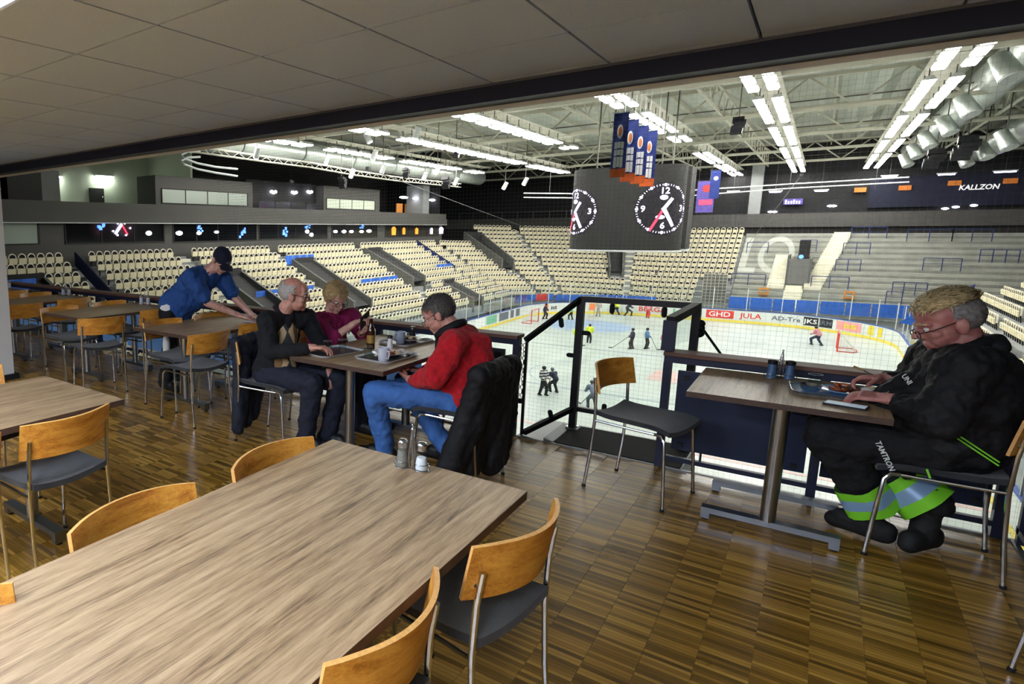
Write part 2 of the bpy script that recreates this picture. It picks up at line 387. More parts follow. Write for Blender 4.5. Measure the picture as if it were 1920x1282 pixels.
t = thing('railing', 'navy side railing at the right picture edge', 'railing', (0.9, 4.5, 0))
MB().b2((-0.05, -0.3, 0.775), (0.09, 0.24, 0.80)).build('handrail', 'rail_wood', t); MB().b2((-0.02, -0.3, 0.725), (0.05, 0.24, 0.7745)).build('top_bar', 'navy', t)
for y in (-0.25, 0.2): MB().b2((-0.01, y-0.022, 0.005), (0.04, y+0.022, 0.7245)).build('post', 'navy', t)
MB().b2((-0.01, -0.3, 0.055), (0.02, 0.24, 0.085)).build('lower_bar', 'navy', t)
MB().b2((0.05, -0.28, 0.22), (0.065, 0.0, 0.665)).build('panel', 'navy_panel', t)
# ---- glass bay beyond the railing gap
gb = thing('glass_bay', 'dark steel frame with clear glass panes in the gap between the railings', 'glass screen', (-1.0, 5.0, 0))
def G(p): return Vector(p)-Vector((-1.0, 5.0, 0))
A0, A1 = (-1.625, 4.80, 0.755), (-1.36, 5.22, 1.058); B1 = (-0.605, 5.22, 1.058); B0 = (-0.69, 4.76, 1.0)
C0, C1, D1 = (-1.60, 4.80, 0.02), (-1.36, 5.22, 0.17), (-0.605, 5.22, 0.17)
def gbar(n_, a, b, w=0.045): MB().bar(G(a), G(b), w).build(n_, 'black_metal' if n_ != 'front_post' else 'navy', gb)
gbar('top_rail', A0, A1, 0.035); gbar('top_rail', A1, B1); gbar('top_rail', B0, B1, 0.05)
gbar('bottom_rail', C0, C1, 0.035); gbar('bottom_rail', C1, D1, 0.035)
gbar('corner_post', (-1.36, 5.22, 0.0), A1, 0.05); gbar('corner_post', (-0.605, 5.22, 0.0), B1, 0.05); gbar('front_post', (-0.69, 4.76, 0.8), B0, 0.07)
gbar('hinge_post', (-1.615, 4.80, 0.0), (-1.615, 4.80, 0.74), 0.018)
MB().add([G(p) for p in ((-1.59, 4.83, 0.05), (-1.37, 5.19, 0.19), (-1.37, 5.19, 1.02), (-1.59, 4.83, 0.75))], [(0, 1, 2, 3)]).build('pane', 'pane', gb)
MB().add([G(p) for p in ((-1.32, 5.22, 0.20), (-0.64, 5.22, 0.20), (-0.64, 5.22, 1.02), (-1.32, 5.22, 1.02))], [(0, 1, 2, 3)]).build('pane', 'pane', gb)
MB().add([G(p) for p in ((-0.675, 4.80, 0.82), (-0.615, 5.18, 0.82), (-0.615, 5.18, 1.02), (-0.675, 4.80, 0.97))], [(0, 1, 2, 3)]).build('pane', 'pane', gb)
def clampg(p, d):
    MB().cap(G(p), G(Vector(p)+Vector(d)*0.05), 0.018, 0.018).build('glass_clamp', 'rubber', gb, smooth=True)
clampg((-1.455, 5.06, 0.90), (0.1, 0.15, -0.9)); clampg((-1.38, 5.22, 0.60), (-0.9, 0, 0)); clampg((-1.34, 5.22, 0.79), (0.9, 0, 0))
clampg((-1.14, 5.22, 1.02), (0, 0, -0.9)); clampg((-0.80, 5.22, 1.02), (0, 0, -0.9)); clampg((-1.14, 5.22, 0.19), (0, 0, 0.8)); clampg((-0.86, 5.22, 0.19), (0, 0, 0.8)); clampg((-1.47, 5.03, 0.12), (-0.2, -0.1, 0.8))
MB().b2(G((-1.40, 5.17, 0)), G((-1.31, 5.27, 0.012))).build('foot_plate', 'steel_dull', gb); MB().b2(G((-0.65, 5.17, 0)), G((-0.56, 5.27, 0.012))).build('foot_plate', 'steel_dull', gb)
for dx, dy in ((-0.03, -0.03), (0.03, -0.03), (0.03, 0.03)): MB().cyl(G((-1.36+dx, 5.22+dy, 0.012)), G((-1.36+dx, 5.22+dy, 0.022)), 0.009).build('bolt', 'chrome', gb)
MB().bar(G((-0.6, 5.23, 0.95)), G((-0.42, 5.5, 0.62)), 0.012).build('stay', 'black_metal', gb)
for z in (0.9, 0.86, 0.93): MB().ell(G((-0.585, 5.25, z)), (0.035, 0.03, 0.03)).build('cable_tie', 'black_metal', gb, smooth=True)
plat = struct(MB().b2((-1.64, FY1+0.026, -0.3), (-0.55, 5.35, -0.002)).build('floor', 'steel_dull'), 'small steel landing outside the railing gap')
tag(MB().b2((-1.36, FY1+0.03, -0.002), (-0.56, 5.30, 0.008)).build('rubber_mat', 'mat_black'), 'black rubber mat on the landing beneath the glass bay', 'mat')
tag(MB().add([(-1.44, 4.77, -0.001), (-1.37, 4.77, -0.001), (-1.37, 5.25, -0.001), (-1.44, 5.25, -0.001), (-1.44, 4.77, 0.02), (-1.37, 4.77, 0.006), (-1.37, 5.25, 0.006), (-1.44, 5.25, 0.02)], [(3, 2, 1, 0), (4, 5, 6, 7), (0, 1, 5, 4), (1, 2, 6, 5), (2, 3, 7, 6), (3, 0, 4, 7)]).build('threshold_ramp', 'steel_dull'), 'narrow steel ramp strip left of the black rubber mat', 'ramp')
# chain that hangs from the railing post
ch = thing('chain', 'black link chain with padlock hanging from the railing post at the glass bay', 'chain', (-1.635, 4.77, 0.36))
for k in range(13):
    z = 0.36-0.033*k; a = k*1.3
    for sx in (-1, 1):
        P = [Vector((0.014*sx+0.011*math.cos(q)*math.cos(a), 0.011*math.cos(q)*math.sin(a), z+0.018*math.sin(q))) for q in np.linspace(0, 2*math.pi, 9)]
        MB().tube(P, 0.0028, 5, cap=False).build('link', 'rubber', ch)
MB().b2((-0.012, -0.01, -0.10), (0.016, 0.01, -0.06)).build('padlock', 'black_metal', ch)
# ================================================================ chair
def make_chair(label):
    t = thing('dining_chair', label, 'chair', group='plywood and black dining chairs')
    def seat(u, v):
        x = (u-0.5)*0.43*(1-0.10*(1-v)); y = -0.215+0.43*v
        z = 0.452+0.022*((2*u-1)**2)-0.02*max(0, (v-0.75)/0.25)**2+0.012*max(0, (0.2-v)/0.2)
        return (x, y, z), (0, 0, 1)
    MB().slab(seat, 0.028, 12, 12).build('seat', 'seat_fabric', t, smooth=50)
    def back(u, v):
        s = 2*u-1; x = 0.232*s; top = 1-0.05*max(0, abs(s)-0.7)/0.3
        y = -0.262+0.075*s*s-0.03*(v-0.5)-0.02*(1-s*s)*0
        z = 0.612+0.168*(v if v < 0.5 else 0.5+(v-0.5)*top)
        return (x, y, z), (-0.65*s, 1, 0.15)
    bk = MB().slab(back, 0.012, 16, 6).build('backrest', 'ply', t, smooth=50)
    bk.data.materials.append(M['ply_edge'])
    n = len(bk.data.polygons); e = 2*(16+6)*2//2
    for p in list(bk.data.polygons)[2*16*6:]: p.material_index = 1
    for s in (-1, 1):
        MB().tube([(s*0.212, -0.235, 0.0), (s*0.211, -0.212, 0.22), (s*0.207, -0.200, 0.44), (s*0.205, -0.206, 0.60), (s*0.203, -0.22, 0.70)], 0.0095, 8).build('leg', 'chrome', t, smooth=True)
        MB().tube([(s*0.212, 0.215, 0.0), (s*0.205, 0.20, 0.22), (s*0.198, 0.185, 0.40), (s*0.19, 0.165, 0.428), (s*0.19, 0.13, 0.432)], 0.0095, 8).build('leg', 'chrome', t, smooth=True)
        MB().tube([(s*0.19, 0.15, 0.431), (s*0.193, 0.0, 0.431), (s*0.207, -0.2, 0.437)], 0.008, 8).build('seat_rail', 'chrome', t, smooth=True)
        for y in (-0.235, 0.215): MB().cyl((s*0.212, y, 0), (s*0.212, y*0.99, 0.015), 0.0115, n=8).build('foot_cap', 'rubber', t)
        MB().cyl((s*0.203, -0.212, 0.655), (s*0.203, -0.199, 0.655), 0.009, n=8).build('bolt', 'chrome', t)
    return t
chair0 = None
def chair(x, y, rz, label):
    global chair0
    if chair0 is None:
        chair0 = make_chair(label); chair0.location = (x, y, 0); chair0.rotation_euler = (0, 0, rz); return chair0
    return dup(chair0, (x, y, 0), rz, label)
H2 = math.pi/2
FACE_R, FACE_L = -H2, H2            # facing +X, facing -X
# ================================================================ tables
def table(name, label, x0, x1, y0, y1, legs, z=0.73, base=0.57):
    xc, yc = (x0+x1)/2, (y0+y1)/2
    t = thing(name, label, 'table', (xc, yc, 0), group='walnut restaurant tables')
    a, b = (x1-x0)/2, (y1-y0)/2
    bm = MB(); bm.b2((-a, -b, z-0.03), (a, b, z)); top = bm.build('tabletop', ['tabletop_wood', 'table_edge'], t)
    for i, p in enumerate(top.data.polygons): p.material_index = 0 if i == 1 else 1
    for ly in legs:
        y = ly-yc
        MB().cyl((0, y, 0.07), (0, y, z-0.036), 0.033, n=20).build('column', 'brushed_steel', t, smooth=True)
        f = MB().b2((-base/2, y-0.03, 0.045), (base/2, y+0.03, 0.075)); f.build('foot_bar', 'foot_steel', t)
        for s in (-1, 1): MB().b2((s*base/2-0.02*(s > 0)*2, y-0.03, 0.012), (s*base/2+0.04*(s < 0), y+0.03, 0.0449)).build('foot', 'foot_steel', t); MB().cyl((s*(base/2-0.02), y, 0), (s*(base/2-0.02), y, 0.0119), 0.018).build('glide', 'rubber', t)
        MB().b2((-0.27, y-0.04, z-0.036), (0.27, y+0.04, z-0.0302)).build('top_plate', 'foot_steel', t)
    MB().b2((-0.02, legs[0]-yc, z-0.05), (0.02, legs[-1]-yc, z-0.0365)).build('cross_bar', 'foot_steel', t)
    return t
table('dining_table', 'large walnut table in the foreground with salt and pepper at its far edge', -1.457, -0.655, 0.20, 2.037, (0.55, 1.68))
table('dining_table', 'walnut table with trays and mugs where three people sit', -2.71, -1.955, 3.26, 4.48, (3.46, 4.25))
table('dining_table', 'small walnut table by the right railing with a tray of food', -0.464, 0.33, 3.91, 4.67, (4.02, 4.50))
table('dining_table', 'walnut table being wiped by the man in the blue shirt', -4.667, -3.851, 3.36, 4.55, (3.62, 4.28))
table('dining_table', 'walnut table by the left railing, second from the wiped table', -6.358, -5.56, 3.38, 4.60, (3.65, 4.3))
table('dining_table', 'walnut table by the railing at the far left, cut by the pillar', -8.06, -7.26, 3.38, 4.60, (3.65, 4.3))
table('dining_table', 'walnut table at the left picture edge behind the foreground chairs', -3.49, -2.663, 0.55, 1.84, (0.85, 1.50))
# foreground table
chair(-1.26, 1.675, FACE_R, 'plywood chair on the left side of the foreground table, at its far corner')
chair(-1.275, 1.05, FACE_R, 'plywood chair on the left side of the foreground table, second from the far corner')
chair(-1.16, 0.37, FACE_R, 'plywood chair tip at the left picture edge beside the foreground table')
chair(-0.77, 1.737, FACE_L-0.15, 'plywood chair tucked under the right side of the foreground table, nearer the far corner')
chair(-0.835, 1.095, FACE_L, 'plywood chair on the right side of the foreground table at the bottom picture edge')
# left edge table
chair(-2.715, 1.41, FACE_L+0.05, 'plywood chair with black seat between the left edge table and the foreground table')
chair(-2.69, 0.86, FACE_L+0.05, 'plywood chair cut by the left picture edge in front of the left edge table')
chair(-3.62, 1.50, FACE_R, 'plywood chair back just showing behind the left edge table')
# wiped table and the two beyond
chair(-3.92, 3.44, FACE_L-0.03, 'plywood chair on the right side of the wiped table, nearest the camera')
chair(-4.02, 4.12, FACE_L, 'plywood chair on the right side of the wiped table beside the old man')
chair(-4.36, 3.62, FACE_R, 'plywood chair pushed under the left side of the wiped table, nearer the camera')
chair(-4.36, 4.24, FACE_R, 'plywood chair pushed under the left side of the wiped table, by the railing')
chair(-5.40, 3.44, FACE_L-0.32, 'plywood chair on the near right corner of the second railing table')
chair(-5.52, 4.15, FACE_L, 'plywood chair behind the near one on the right of the second railing table')
chair(-6.12, 3.56, FACE_R, 'plywood chair on the left side of the second railing table, nearer the camera')
chair(-6.12, 4.22, FACE_R, 'plywood chair on the left side of the second railing table, by the railing')
chair(-7.12, 3.46, FACE_L-0.1, 'plywood chair on the right side of the far left railing table, nearer the camera')
chair(-7.20, 4.15, FACE_L, 'plywood chair on the right side of the far left railing table, by the railing')
table('dining_table', 'walnut table hard against the left picture edge by the railing', -9.76, -8.96, 3.38, 4.60, (3.65, 4.3))
chair(-8.80, 3.5, FACE_L, 'plywood chair left of the pillar at the leftmost railing table')
chair(-8.85, 4.15, FACE_L, 'plywood chair by the railing at the leftmost railing table')
chair(-7.86, 4.20, FACE_R, 'plywood chair on the far side of the far left railing table')
# occupied chairs
chair(-3.02, 3.47, FACE_R+0.1, 'plywood chair under the old man in the argyle vest')
chair(-3.02, 4.12, FACE_R, 'plywood chair under the woman in the magenta sweater')
chair(-1.655, 3.70, FACE_L, 'plywood chair under the man in the red sweater')
chair(-0.69, 4.21, FACE_R-0.22, 'empty plywood chair turned side-on at the small right table')
chair(0.525, 4.27, FACE_L, 'plywood chair under the man in black at the right')
chair(0.905, 3.08, FACE_R, 'plywood chair leg showing at the right picture edge')
# ================================================================ arena materials
ICE = -6.8
def ice_mat():
    m, nt, b = nodes('ice'); L = nt.links.new
    ge = N(nt, 'NewGeometry'); mp = N(nt, 'Mapping'); mp.inputs['Scale'].default_value = (0.35, 0.12, 1); L(ge.outputs['Position'], mp.inputs['Vector'])
    n1 = N(nt, 'TexNoise', i_Scale=1.0, i_Detail=8.0, i_Roughness=0.7, i_Distortion=1.0); L(mp.outputs[0], n1.inputs['Vector'])
    L(ramp(nt, n1.outputs['Fac'], (0.3, '9aa5a1'), (0.55, 'b0bab5'), (0.7, 'b8c2bc')), b.inputs['Base Color'])
    b.inputs['Roughness'].default_value = 0.35
ice_mat()
mat('ice_blue', '94a9c4', 0.35, var=0.1, vscale=0.6); mat('ice_line', '8f9da4', 0.35); mat('ice_red', 'c0a09b', 0.4, var=0.1, vscale=0.8)
mat('board_white', 'cfd6d2', 0.4); mat('kick_yellow', 'e3cf57', 0.5); mat('cap_blue', '2f4f96', 0.5)
mat('seat_cream', 'e0d8b6', 0.55); mat('seat_rim', 'e4ddc9', 0.5); mat('seat_dark', '14120f', 0.8)
mat('concrete', '8e9190', 0.85, var=0.14, vscale=1.3); mat('concrete_dark', '6d6e6b', 0.9, var=0.12, vscale=1.0); mat('step_light', 'd6d4c2', 0.85, var=0.1, vscale=2)
mat('vom_wall', '5c5d59', 0.85, var=0.12, vscale=1.5); mat('vom_shade', '2a2a2a', 0.9); mat('banner_blue', '2a63c4', 0.7, var=0.08, vscale=2); mat('navy_rail', '1d2d63', 0.6)
mat('suite_wall', '4b4a47', 0.8, var=0.05, vscale=0.6); mat('suite_dark', '2b2a29', 0.8); mat('black_wall', '19191b', 0.8); mat('navy_wall', '15182c', 0.8); mat('room_white', 'c3ccb9', 0.8, var=0.06, vscale=0.5)
mat('roof_deck', 'b6baae', 0.6, var=0.08, vscale=0.4); mat('truss_paint', 'bdbba9', 0.6); mat('truss_dark', '5b5751', 0.6); mat('duct', 'b9c1bb', 0.35, 0.6); mat('lamp_white', 'cfd2d0', 0.5)
mat('flood', 'fffdf6', emit=ARENA_LAMP); mat('tube_glow', 'f4f2ff', emit=12.0); mat('tube_landing', 'f6fff2', emit=60.0); mat('tube_violet', 'd9ccff', emit=14.0); mat('led_white', 'e9dcff', emit=3.2); mat('led_red', 'ff3048', emit=3.2); mat('led_blue', '5c8dff', emit=2.0)
mat('board_grey', '2b2b2a', 0.75, bump=0.1, bscale=30); mat('board_dark', '1c1a22', 0.7); mat('banner_navy', '22337c', 0.7, var=0.08, vscale=3); mat('banner_orange', 'e0672b', 0.7); mat('banner_violet', '5a4d9a', 0.7)
mat('sign_white_glow', 'f2f2ee', emit=0.7); mat('sign_orange', 'b86a26', 0.6, emit=0.35); mat('print_white', 'dfe2e2', 0.6); mat('print_red', 'd23a35', 0.6); mat('print_black', '1f2022', 0.6); mat('print_grey', '5d6570', 0.6); mat('print_pink', 'ef9a98', 0.6); mat('print_yellow', 'd8c43a', 0.6); mat('print_green', '6fae8f', 0.6); mat('print_orange', 'ee8a52', 0.6)
mat('win_dark', '0d0e12', 0.08, spec=0.8); mat('warm_glow', 'ff962e', emit=1.0); mat('frame_orange', 'c88236', 0.6); mat('goal_red', 'c8443a', 0.5); mat('net_white', 'cfd2cc', 0.8); mat('net_cord', 'a3adab', 0.8)
mat('crowd_glass', '8f9a90', 0.25)
# ================================================================ rink
RX0, RX1, RYN, RYF, RC = -20.7, 4.7, 8.4, 68.4, 8.5
def rink_path():
    pts = []
    def arc(cx, cy, a0, a1, n=14):
        for i in range(n+1):
            a = math.radians(a0+(a1-a0)*i/n); pts.append((cx+RC*math.cos(a), cy+RC*math.sin(a)))
    arc(RX0+RC, RYN+RC, 270, 180); arc(RX0+RC, RYF-RC, 180, 90); arc(RX1-RC, RYF-RC, 90, 0); arc(RX1-RC, RYN+RC, 0, -90)
    return pts                                                       # from the near end, clockwise seen from above
RP = rink_path(); RS = [0.0]
for a, b in zip(RP, RP[1:]): RS.append(RS[-1]+math.hypot(b[0]-a[0], b[1]-a[1]))
def board(s, h, off=0.0):                                            # point on the board line at length s and height h, off = towards the ice
    s = max(0, min(RS[-1]-1e-6, s)); i = int(np.searchsorted(RS, s, 'right')-1); i = min(i, len(RP)-2)
    t = (s-RS[i])/max(1e-9, RS[i+1]-RS[i]); a, b = RP[i], RP[i+1]
    dx, dy = b[0]-a[0], b[1]-a[1]; l = math.hypot(dx, dy) or 1
    return Vector((a[0]+dx*t+dy/l*off, a[1]+dy*t-dx/l*off, ICE+h))
def to_px(p):
    v = Vector(p)-Vector((0, 0, EYE)); d = v.dot(cF); return CX+FPX*v.dot(cR)/d, CY-FPX*v.dot(cU)/d
_ss = np.linspace(RS[14]+20, RS[43]+5, 1500); _xs = [to_px(board(s, 0.6))[0] for s in _ss]
def s_at(x):
    k = int(np.argmin([abs(q-x) for q in _xs])); return float(_ss[k])
ice = struct(MB().add([(x, y, ICE) for x, y in RP], [tuple(range(len(RP)-1, -1, -1))]).build('floor', 'ice'), 'white ice surface of the hockey rink')
ice.data.flip_normals() if ice.data.polygons[0].normal.z < 0 else None
def disc(c, r0, r1, name, m, n=40):
    b = MB(); vs = []; fs = []
    for i in range(n):
        a = 2*math.pi*i/n
        for r in (r0, r1): vs.append((c[0]+r*math.cos(a), c[1]+r*math.sin(a), ICE+0.006))
    for i in range(n):
        j = (i+1) % n; fs.append((2*i, 2*i+1, 2*j+1, 2*j))
    return b.add(vs, fs).build(name, m, ice)
disc((-14.6, 58.4), 0.0, 3.6, 'face_off_circle', 'ice_blue'); disc((-8, 38.4), 4.4, 4.5, 'face_off_circle', 'ice_line')
disc((-1.0, 50.5), 2.6, 2.7, 'face_off_circle', 'ice_line'); disc((-15.0, 22.0), 4.4, 4.5, 'face_off_circle', 'ice_red')
for y, w_, m_ in ((46.9, 0.3, 'ice_line'), (34.3, 0.3, 'ice_line'), (27.0, 0.25, 'ice_red'), (20, 0.2, 'ice_line')): MB().b2((RX0+0.1, y, ICE+0.001), (RX1-0.1, y+w_, ICE+0.005)).build('ice_line', m_, ice)
MB().b2((-6.6, 39.4, ICE+0.001), (-3.6, 42.4, ICE+0.0055)).build('ice_logo', 'ice_red', ice)
struct(MB().b2((-46, 3.9, ICE-0.4), (29, 84, ICE-0.05)).build('floor', 'concrete_dark'), 'concrete ground of the arena around the rink')
struct(MB().b2((FX0, 4.0, ICE-0.4), (3.0, 4.3, -0.301)).build('wall_near', 'concrete'), 'concrete wall under the restaurant balcony')
struct(MB().b2((-46, 3.76, CZ+0.251), (29, 3.95, 12)).build('wall_near', 'suite_dark'), 'dark near wall of the arena above the restaurant')
struct(MB().b2((-46, 3.76, ICE-0.4), (FX0-0.11, 3.95, CZ+0.25)).build('wall_near', 'suite_dark'), 'dark near wall of the arena left of the restaurant')
struct(MB().b2((3.1, 3.96, ICE-0.4), (29, 4.15, CZ+0.25)).build('wall_near', 'suite_dark'), 'dark near wall of the arena right of the restaurant')
# boards: panels with kick strip, cap rail, posts and glass
bd = thing('rink_boards', 'white rink boards with yellow kick strip and advertisements', 'rink boards', (-8, 38.4, ICE))
BO = Vector((-8, 38.4, ICE))
n_p = int(RS[-1]/2.4); pl = RS[-1]/n_p
def strip(s0, s1, h0, h1, off, n=4, th=None):
    b = MB(); vs = []; fs = []
    for i in range(n+1):
        s = s0+(s1-s0)*i/n; vs.append(board(s, h0, off)-BO); vs.append(board(s, h1, off)-BO)
    for i in range(n): fs.append((2*i, 2*i+2, 2*i+3, 2*i+1))
    if th:
        k = len(vs)
        for i in range(n+1):
            s = s0+(s1-s0)*i/n; vs.append(board(s, h0, off-th)-BO); vs.append(board(s, h1, off-th)-BO)
        for i in range(n): fs += [(k+2*i, k+2*i+1, k+2*i+3, k+2*i+2), (2*i+1, 2*i+3, k+2*i+3, k+2*i+1)]
        fs += [(0, 1, k+1, k), (2*n, k+2*n, k+2*n+1, 2*n+1)]
    return b.add(vs, fs)
for i in range(n_p):
    s0, s1 = i*pl+0.012, (i+1)*pl-0.012
    p_ = strip(s0, s1, 0.0, 1.10, 0.0, 4, 0.08).build('board_panel', 'board_white', bd)
    strip(s0, s1, 0.01, 0.22, 0.012, 4).build('kick_strip', 'kick_yellow', p_)
    strip(s0, s1, 1.10, 1.16, 0.02, 4, 0.14).build('cap_rail', 'cap_blue', bd)
    g0 = board(s0, 1.16, -0.04)-BO; g1 = board(s1, 1.16, -0.04)-BO; hg = 1.9
    MB().add([g0, g1, g1+Vector((0, 0, hg)), g0+Vector((0, 0, hg))], [(0, 1, 2, 3)]).build('glass_pane', 'pane_old', bd)
    MB().bar(g0, g0+Vector((0, 0, hg+0.02)), 0.05).build('glass_post', 'lamp_white', bd)
def ad(x0, x1, m_, h0=0.32, h1=1.02):
    a, b = s_at(x0), s_at(x1)
    return strip(a, b, h0, h1, 0.014, 6).build('advert', m_, bd)
def ad_text(txt, x, size, m_, h=0.66, wmax=None, shear=0.0):
    s = s_at(x); me = text_mesh(txt, size, 0.0, True, shear=shear); me.materials.clear(); me.materials.append(M[m_])
    xs = [v.co.x for v in me.vertices]; k = 1.0
    if wmax: k = wmax/max(1e-6, max(xs)-min(xs))
    for v in me.vertices: v.co = board(s+v.co.x*k, h+v.co.y, 0.02)-BO
    me.name = 'advert_lettering'; put('advert_lettering', me, bd)
ad(1324, 1376, 'print_red'); ad_text('GHD', 1349, 0.62, 'print_white', wmax=1.6)
ad(1388, 1426, 'board_white', 0.3, 1.04); ad_text('JULA', 1407, 0.62, 'print_red', wmax=1.55)
ad_text('AD-Tre', 1474, 0.5, 'print_grey', wmax=2.0)
ad(1506, 1534, 'print_black'); ad_text('JKS', 1520, 0.5, 'print_white', wmax=1.0); ad(1536, 1561, 'print_black'); ad_text('JRM', 1548, 0.5, 'print_grey', wmax=0.95)
ad(1568, 1615, 'print_pink'); [strip(s_at(1582)+0.21*k, s_at(1582)+0.21*k+0.15, 0.5+0.03*(k % 2), 0.86-0.04*(k % 3), 0.02+0.004*q, 1).build('advert_mark', mm, bd) for k in range(5) for q, mm in ((0, 'print_yellow'),)]; ad(1628, 1638, 'print_yellow'); ad(1646, 1654, 'print_yellow')
ad_text('BERGA', 1223, 0.62, 'print_red', wmax=2.3); ad(1105, 1116, 'print_orange'); ad_text('zut', 1038, 0.55, 'print_black', wmax=0.75); ad(1020, 1028, 'print_orange')
ad_text('a', 1314, 0.5, 'print_grey'); ad(1262, 1266, 'print_green', 0.5, 0.9)
ad(890, 908, 'print_white'); ad(912, 931, 'print_green'); ad(936, 953, 'print_grey'); ad(957, 963, 'print_grey'); ad(967, 974, 'print_grey')
# ================================================================ stands
def dz_left(j): return 1.3+0.8*j, -5.0+0.47*j
def dz_far(j): return 1.6+0.8*j, -5.9+0.475*j
CCX, CCY = RX0+RC, RYF-RC
def stand(kind, u, j):                                               # tread centre of row j; u is y, corner angle or x
    dl, zl = dz_left(j); df, zf = dz_far(j)
    if kind == 'L': return Vector((RX0-dl, u, zl)), Vector((1, 0, 0))
    if kind == 'F': return Vector((u, RYF+df, zf)), Vector((0, -1, 0))
    if kind == 'R': return Vector((RX1+dl, u, zl)), Vector((-1, 0, 0))
    t = u/90.0; t2 = min(1, max(0, t)); d = dl+(df-dl)*t2; z = zl+(zf-zl)*t2; a = math.radians(180-u); r = RC+d
    return Vector((CCX+r*math.cos(a), CCY+r*math.sin(a), z)), Vector((-math.cos(a), -math.sin(a), 0))
def steps(name, label, kind, us, js, o, m_='concrete'):
    t = struct(thing(name, label, 'grandstand', o), label); O = Vector(o)
    for j in js:
        b = MB(); vs = []; fs = []
        for u in us:
            p, n_ = stand(kind, u, j)
            for dd, zz in ((0.30, -0.75), (0.30, 0.0), (-0.50, 0.0), (-0.50, -0.75)): vs.append(p+n_*dd+Vector((0, 0, zz))-O)
        for i in range(len(us)-1):
            a, c = 4*i, 4*i+4
            for k in range(4): fs.append((a+k, a+(k+1) % 4, c+(k+1) % 4, c+k))
        fs += [(0, 3, 2, 1), tuple(4*(len(us)-1)+k for k in range(4))]
        bm_ = b.add(vs, fs).build('step', m_, t)
    return t
LY = [8, 20, 32, 44, 52, CCY]
steps('grandstand', 'concrete tiers of the left stand under the suite windows', 'L', LY, range(0, 11), (-26, 35, -3))
steps('grandstand', 'curved concrete tiers in the far left corner of the arena', 'C', [0, 10, 20, 28], range(0, 11), (-25, 66, -3))
steps('grandstand', 'tall curved concrete tiers left of the scoreboard', 'C', [28, 40, 50, 60, 70, 80, 90], range(0, 15), (-18, 74, -3))
steps('grandstand', 'concrete tiers of seats beneath the scoreboard', 'F', [CCX, -8.0, -5.9], range(0, 15), (-9, 75, -3))
steps('grandstand', 'concrete tiers of seats at the right behind the man in black', 'R', [30, 45, 58, 62], range(0, 12), (10, 45, -3))
# standing terrace
tr = struct(thing('standing_terrace', 'grey standing terrace with painted letters right of the scoreboard', 'terrace', (4, 76, -3))); TO = Vector((4, 76, -3))
mat('terrace', '8a8b87', 0.85, var=0.12, vscale=1.2)
def letter_mat(nm, c0, c1, c2):
    m, nt, b = nodes(nm); L = nt.links.new
    b.inputs['Roughness'].default_value = 0.85
    ge = N(nt, 'NewGeometry'); sp = N(nt, 'SeparateXYZ'); L(ge.outputs['Position'], sp.inputs[0])
    def mth(op, a, bb=None, c=None):
        n = N(nt, 'Math', operation=op)
        for i, q in enumerate((a, bb, c)):
            if q is None: continue
            if isinstance(q, (int, float)): n.inputs[i].default_value = q
            else: L(q, n.inputs[i])
        return n.outputs[0]
    X, Z = sp.outputs['X'], sp.outputs['Z']
    Xs = mth('SUBTRACT', X, mth('MULTIPLY', Z, 0.05))
    def ring(xc, zc, a, bq):
        r = mth('SQRT', mth('ADD', mth('POWER', mth('DIVIDE', mth('SUBTRACT', Xs, xc), a), 2), mth('POWER', mth('DIVIDE', mth('SUBTRACT', Z, zc), bq), 2)))
        return mth('COMPARE', r, 0.85, 0.15)
    def bar(x0, x1, z0, z1): return mth('MULTIPLY', mth('COMPARE', Xs, (x0+x1)/2, (x1-x0)/2), mth('COMPARE', Z, (z0+z1)/2, (z1-z0)/2))
    k = mth('MAXIMUM', ring(-3.1, -1.0, 1.35, 1.7), mth('MAXIMUM', bar(-5.75, -5.2, -2.6, 0.6), bar(-5.7, -4.4, -2.7, -2.2)))
    mp = N(nt, 'TexNoise', i_Scale=1.2, i_Detail=5.0); L(ge.outputs['Position'], mp.inputs['Vector'])
    base = ramp(nt, mp.outputs['Fac'], (0.3, c0), (0.7, c1))
    mx = N(nt, 'Mix', data_type='RGBA'); L(k, mx.inputs['Factor']); L(base, mx.inputs['A']); mx.inputs['B'].default_value = lin(c2); L(mx.outputs['Result'], b.inputs['Base Color'])
letter_mat('terrace_lit', '92948c', 'adaea4', 'c2c5bd'); letter_mat('terrace_shaded', '747670', '8a8b84', 'b0b3ac')
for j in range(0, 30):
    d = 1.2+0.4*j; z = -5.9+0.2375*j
    MB().b2(Vector((-5.85, RYF+d, z-0.75))-TO, Vector((19, RYF+d+0.42, z))-TO).build('step', 'terrace_lit' if j % 2 else 'terrace_shaded', tr)  # alternating colours paint in the light on treads and shade on risers
def on_terrace(x, y, lift=0.0):                                      # terrace point seen at photo position x, y
    lo = 0.0
    for j in range(0, 30):
        d = 1.2+0.4*j; z = -5.9+0.2375*j
        p = pw(x, y, Y=RYF+d)
        if p.z < z+0.24: return Vector((p.x, RYF+d, z+lift)), j
    return Vector((p.x, RYF+d, z+lift)), 29
def stair(label, x0, y0, x1, y1, wd):
    a, ja = on_terrace(x0, y0); b, jb = on_terrace(x1, y1); t = struct(thing('stair_flight', label, 'stairs', tuple(b))); n_ = max(2, ja-jb)
    for i in range(n_+1):
        f = i/n_; j = jb+(ja-jb)*f; d = 1.2+0.4*j; z = -5.9+0.2375*j; X = b.x+(a.x-b.x)*f
        MB().b2(Vector((X-wd/2, RYF+d-0.15, z-0.2))-b, Vector((X+wd/2, RYF+d+0.30, z+0.12))-b).build('step', 'step_light', t)
stair('long pale stair flight slanting up the standing terrace', 1583, 419, 1522, 536, 1.25)
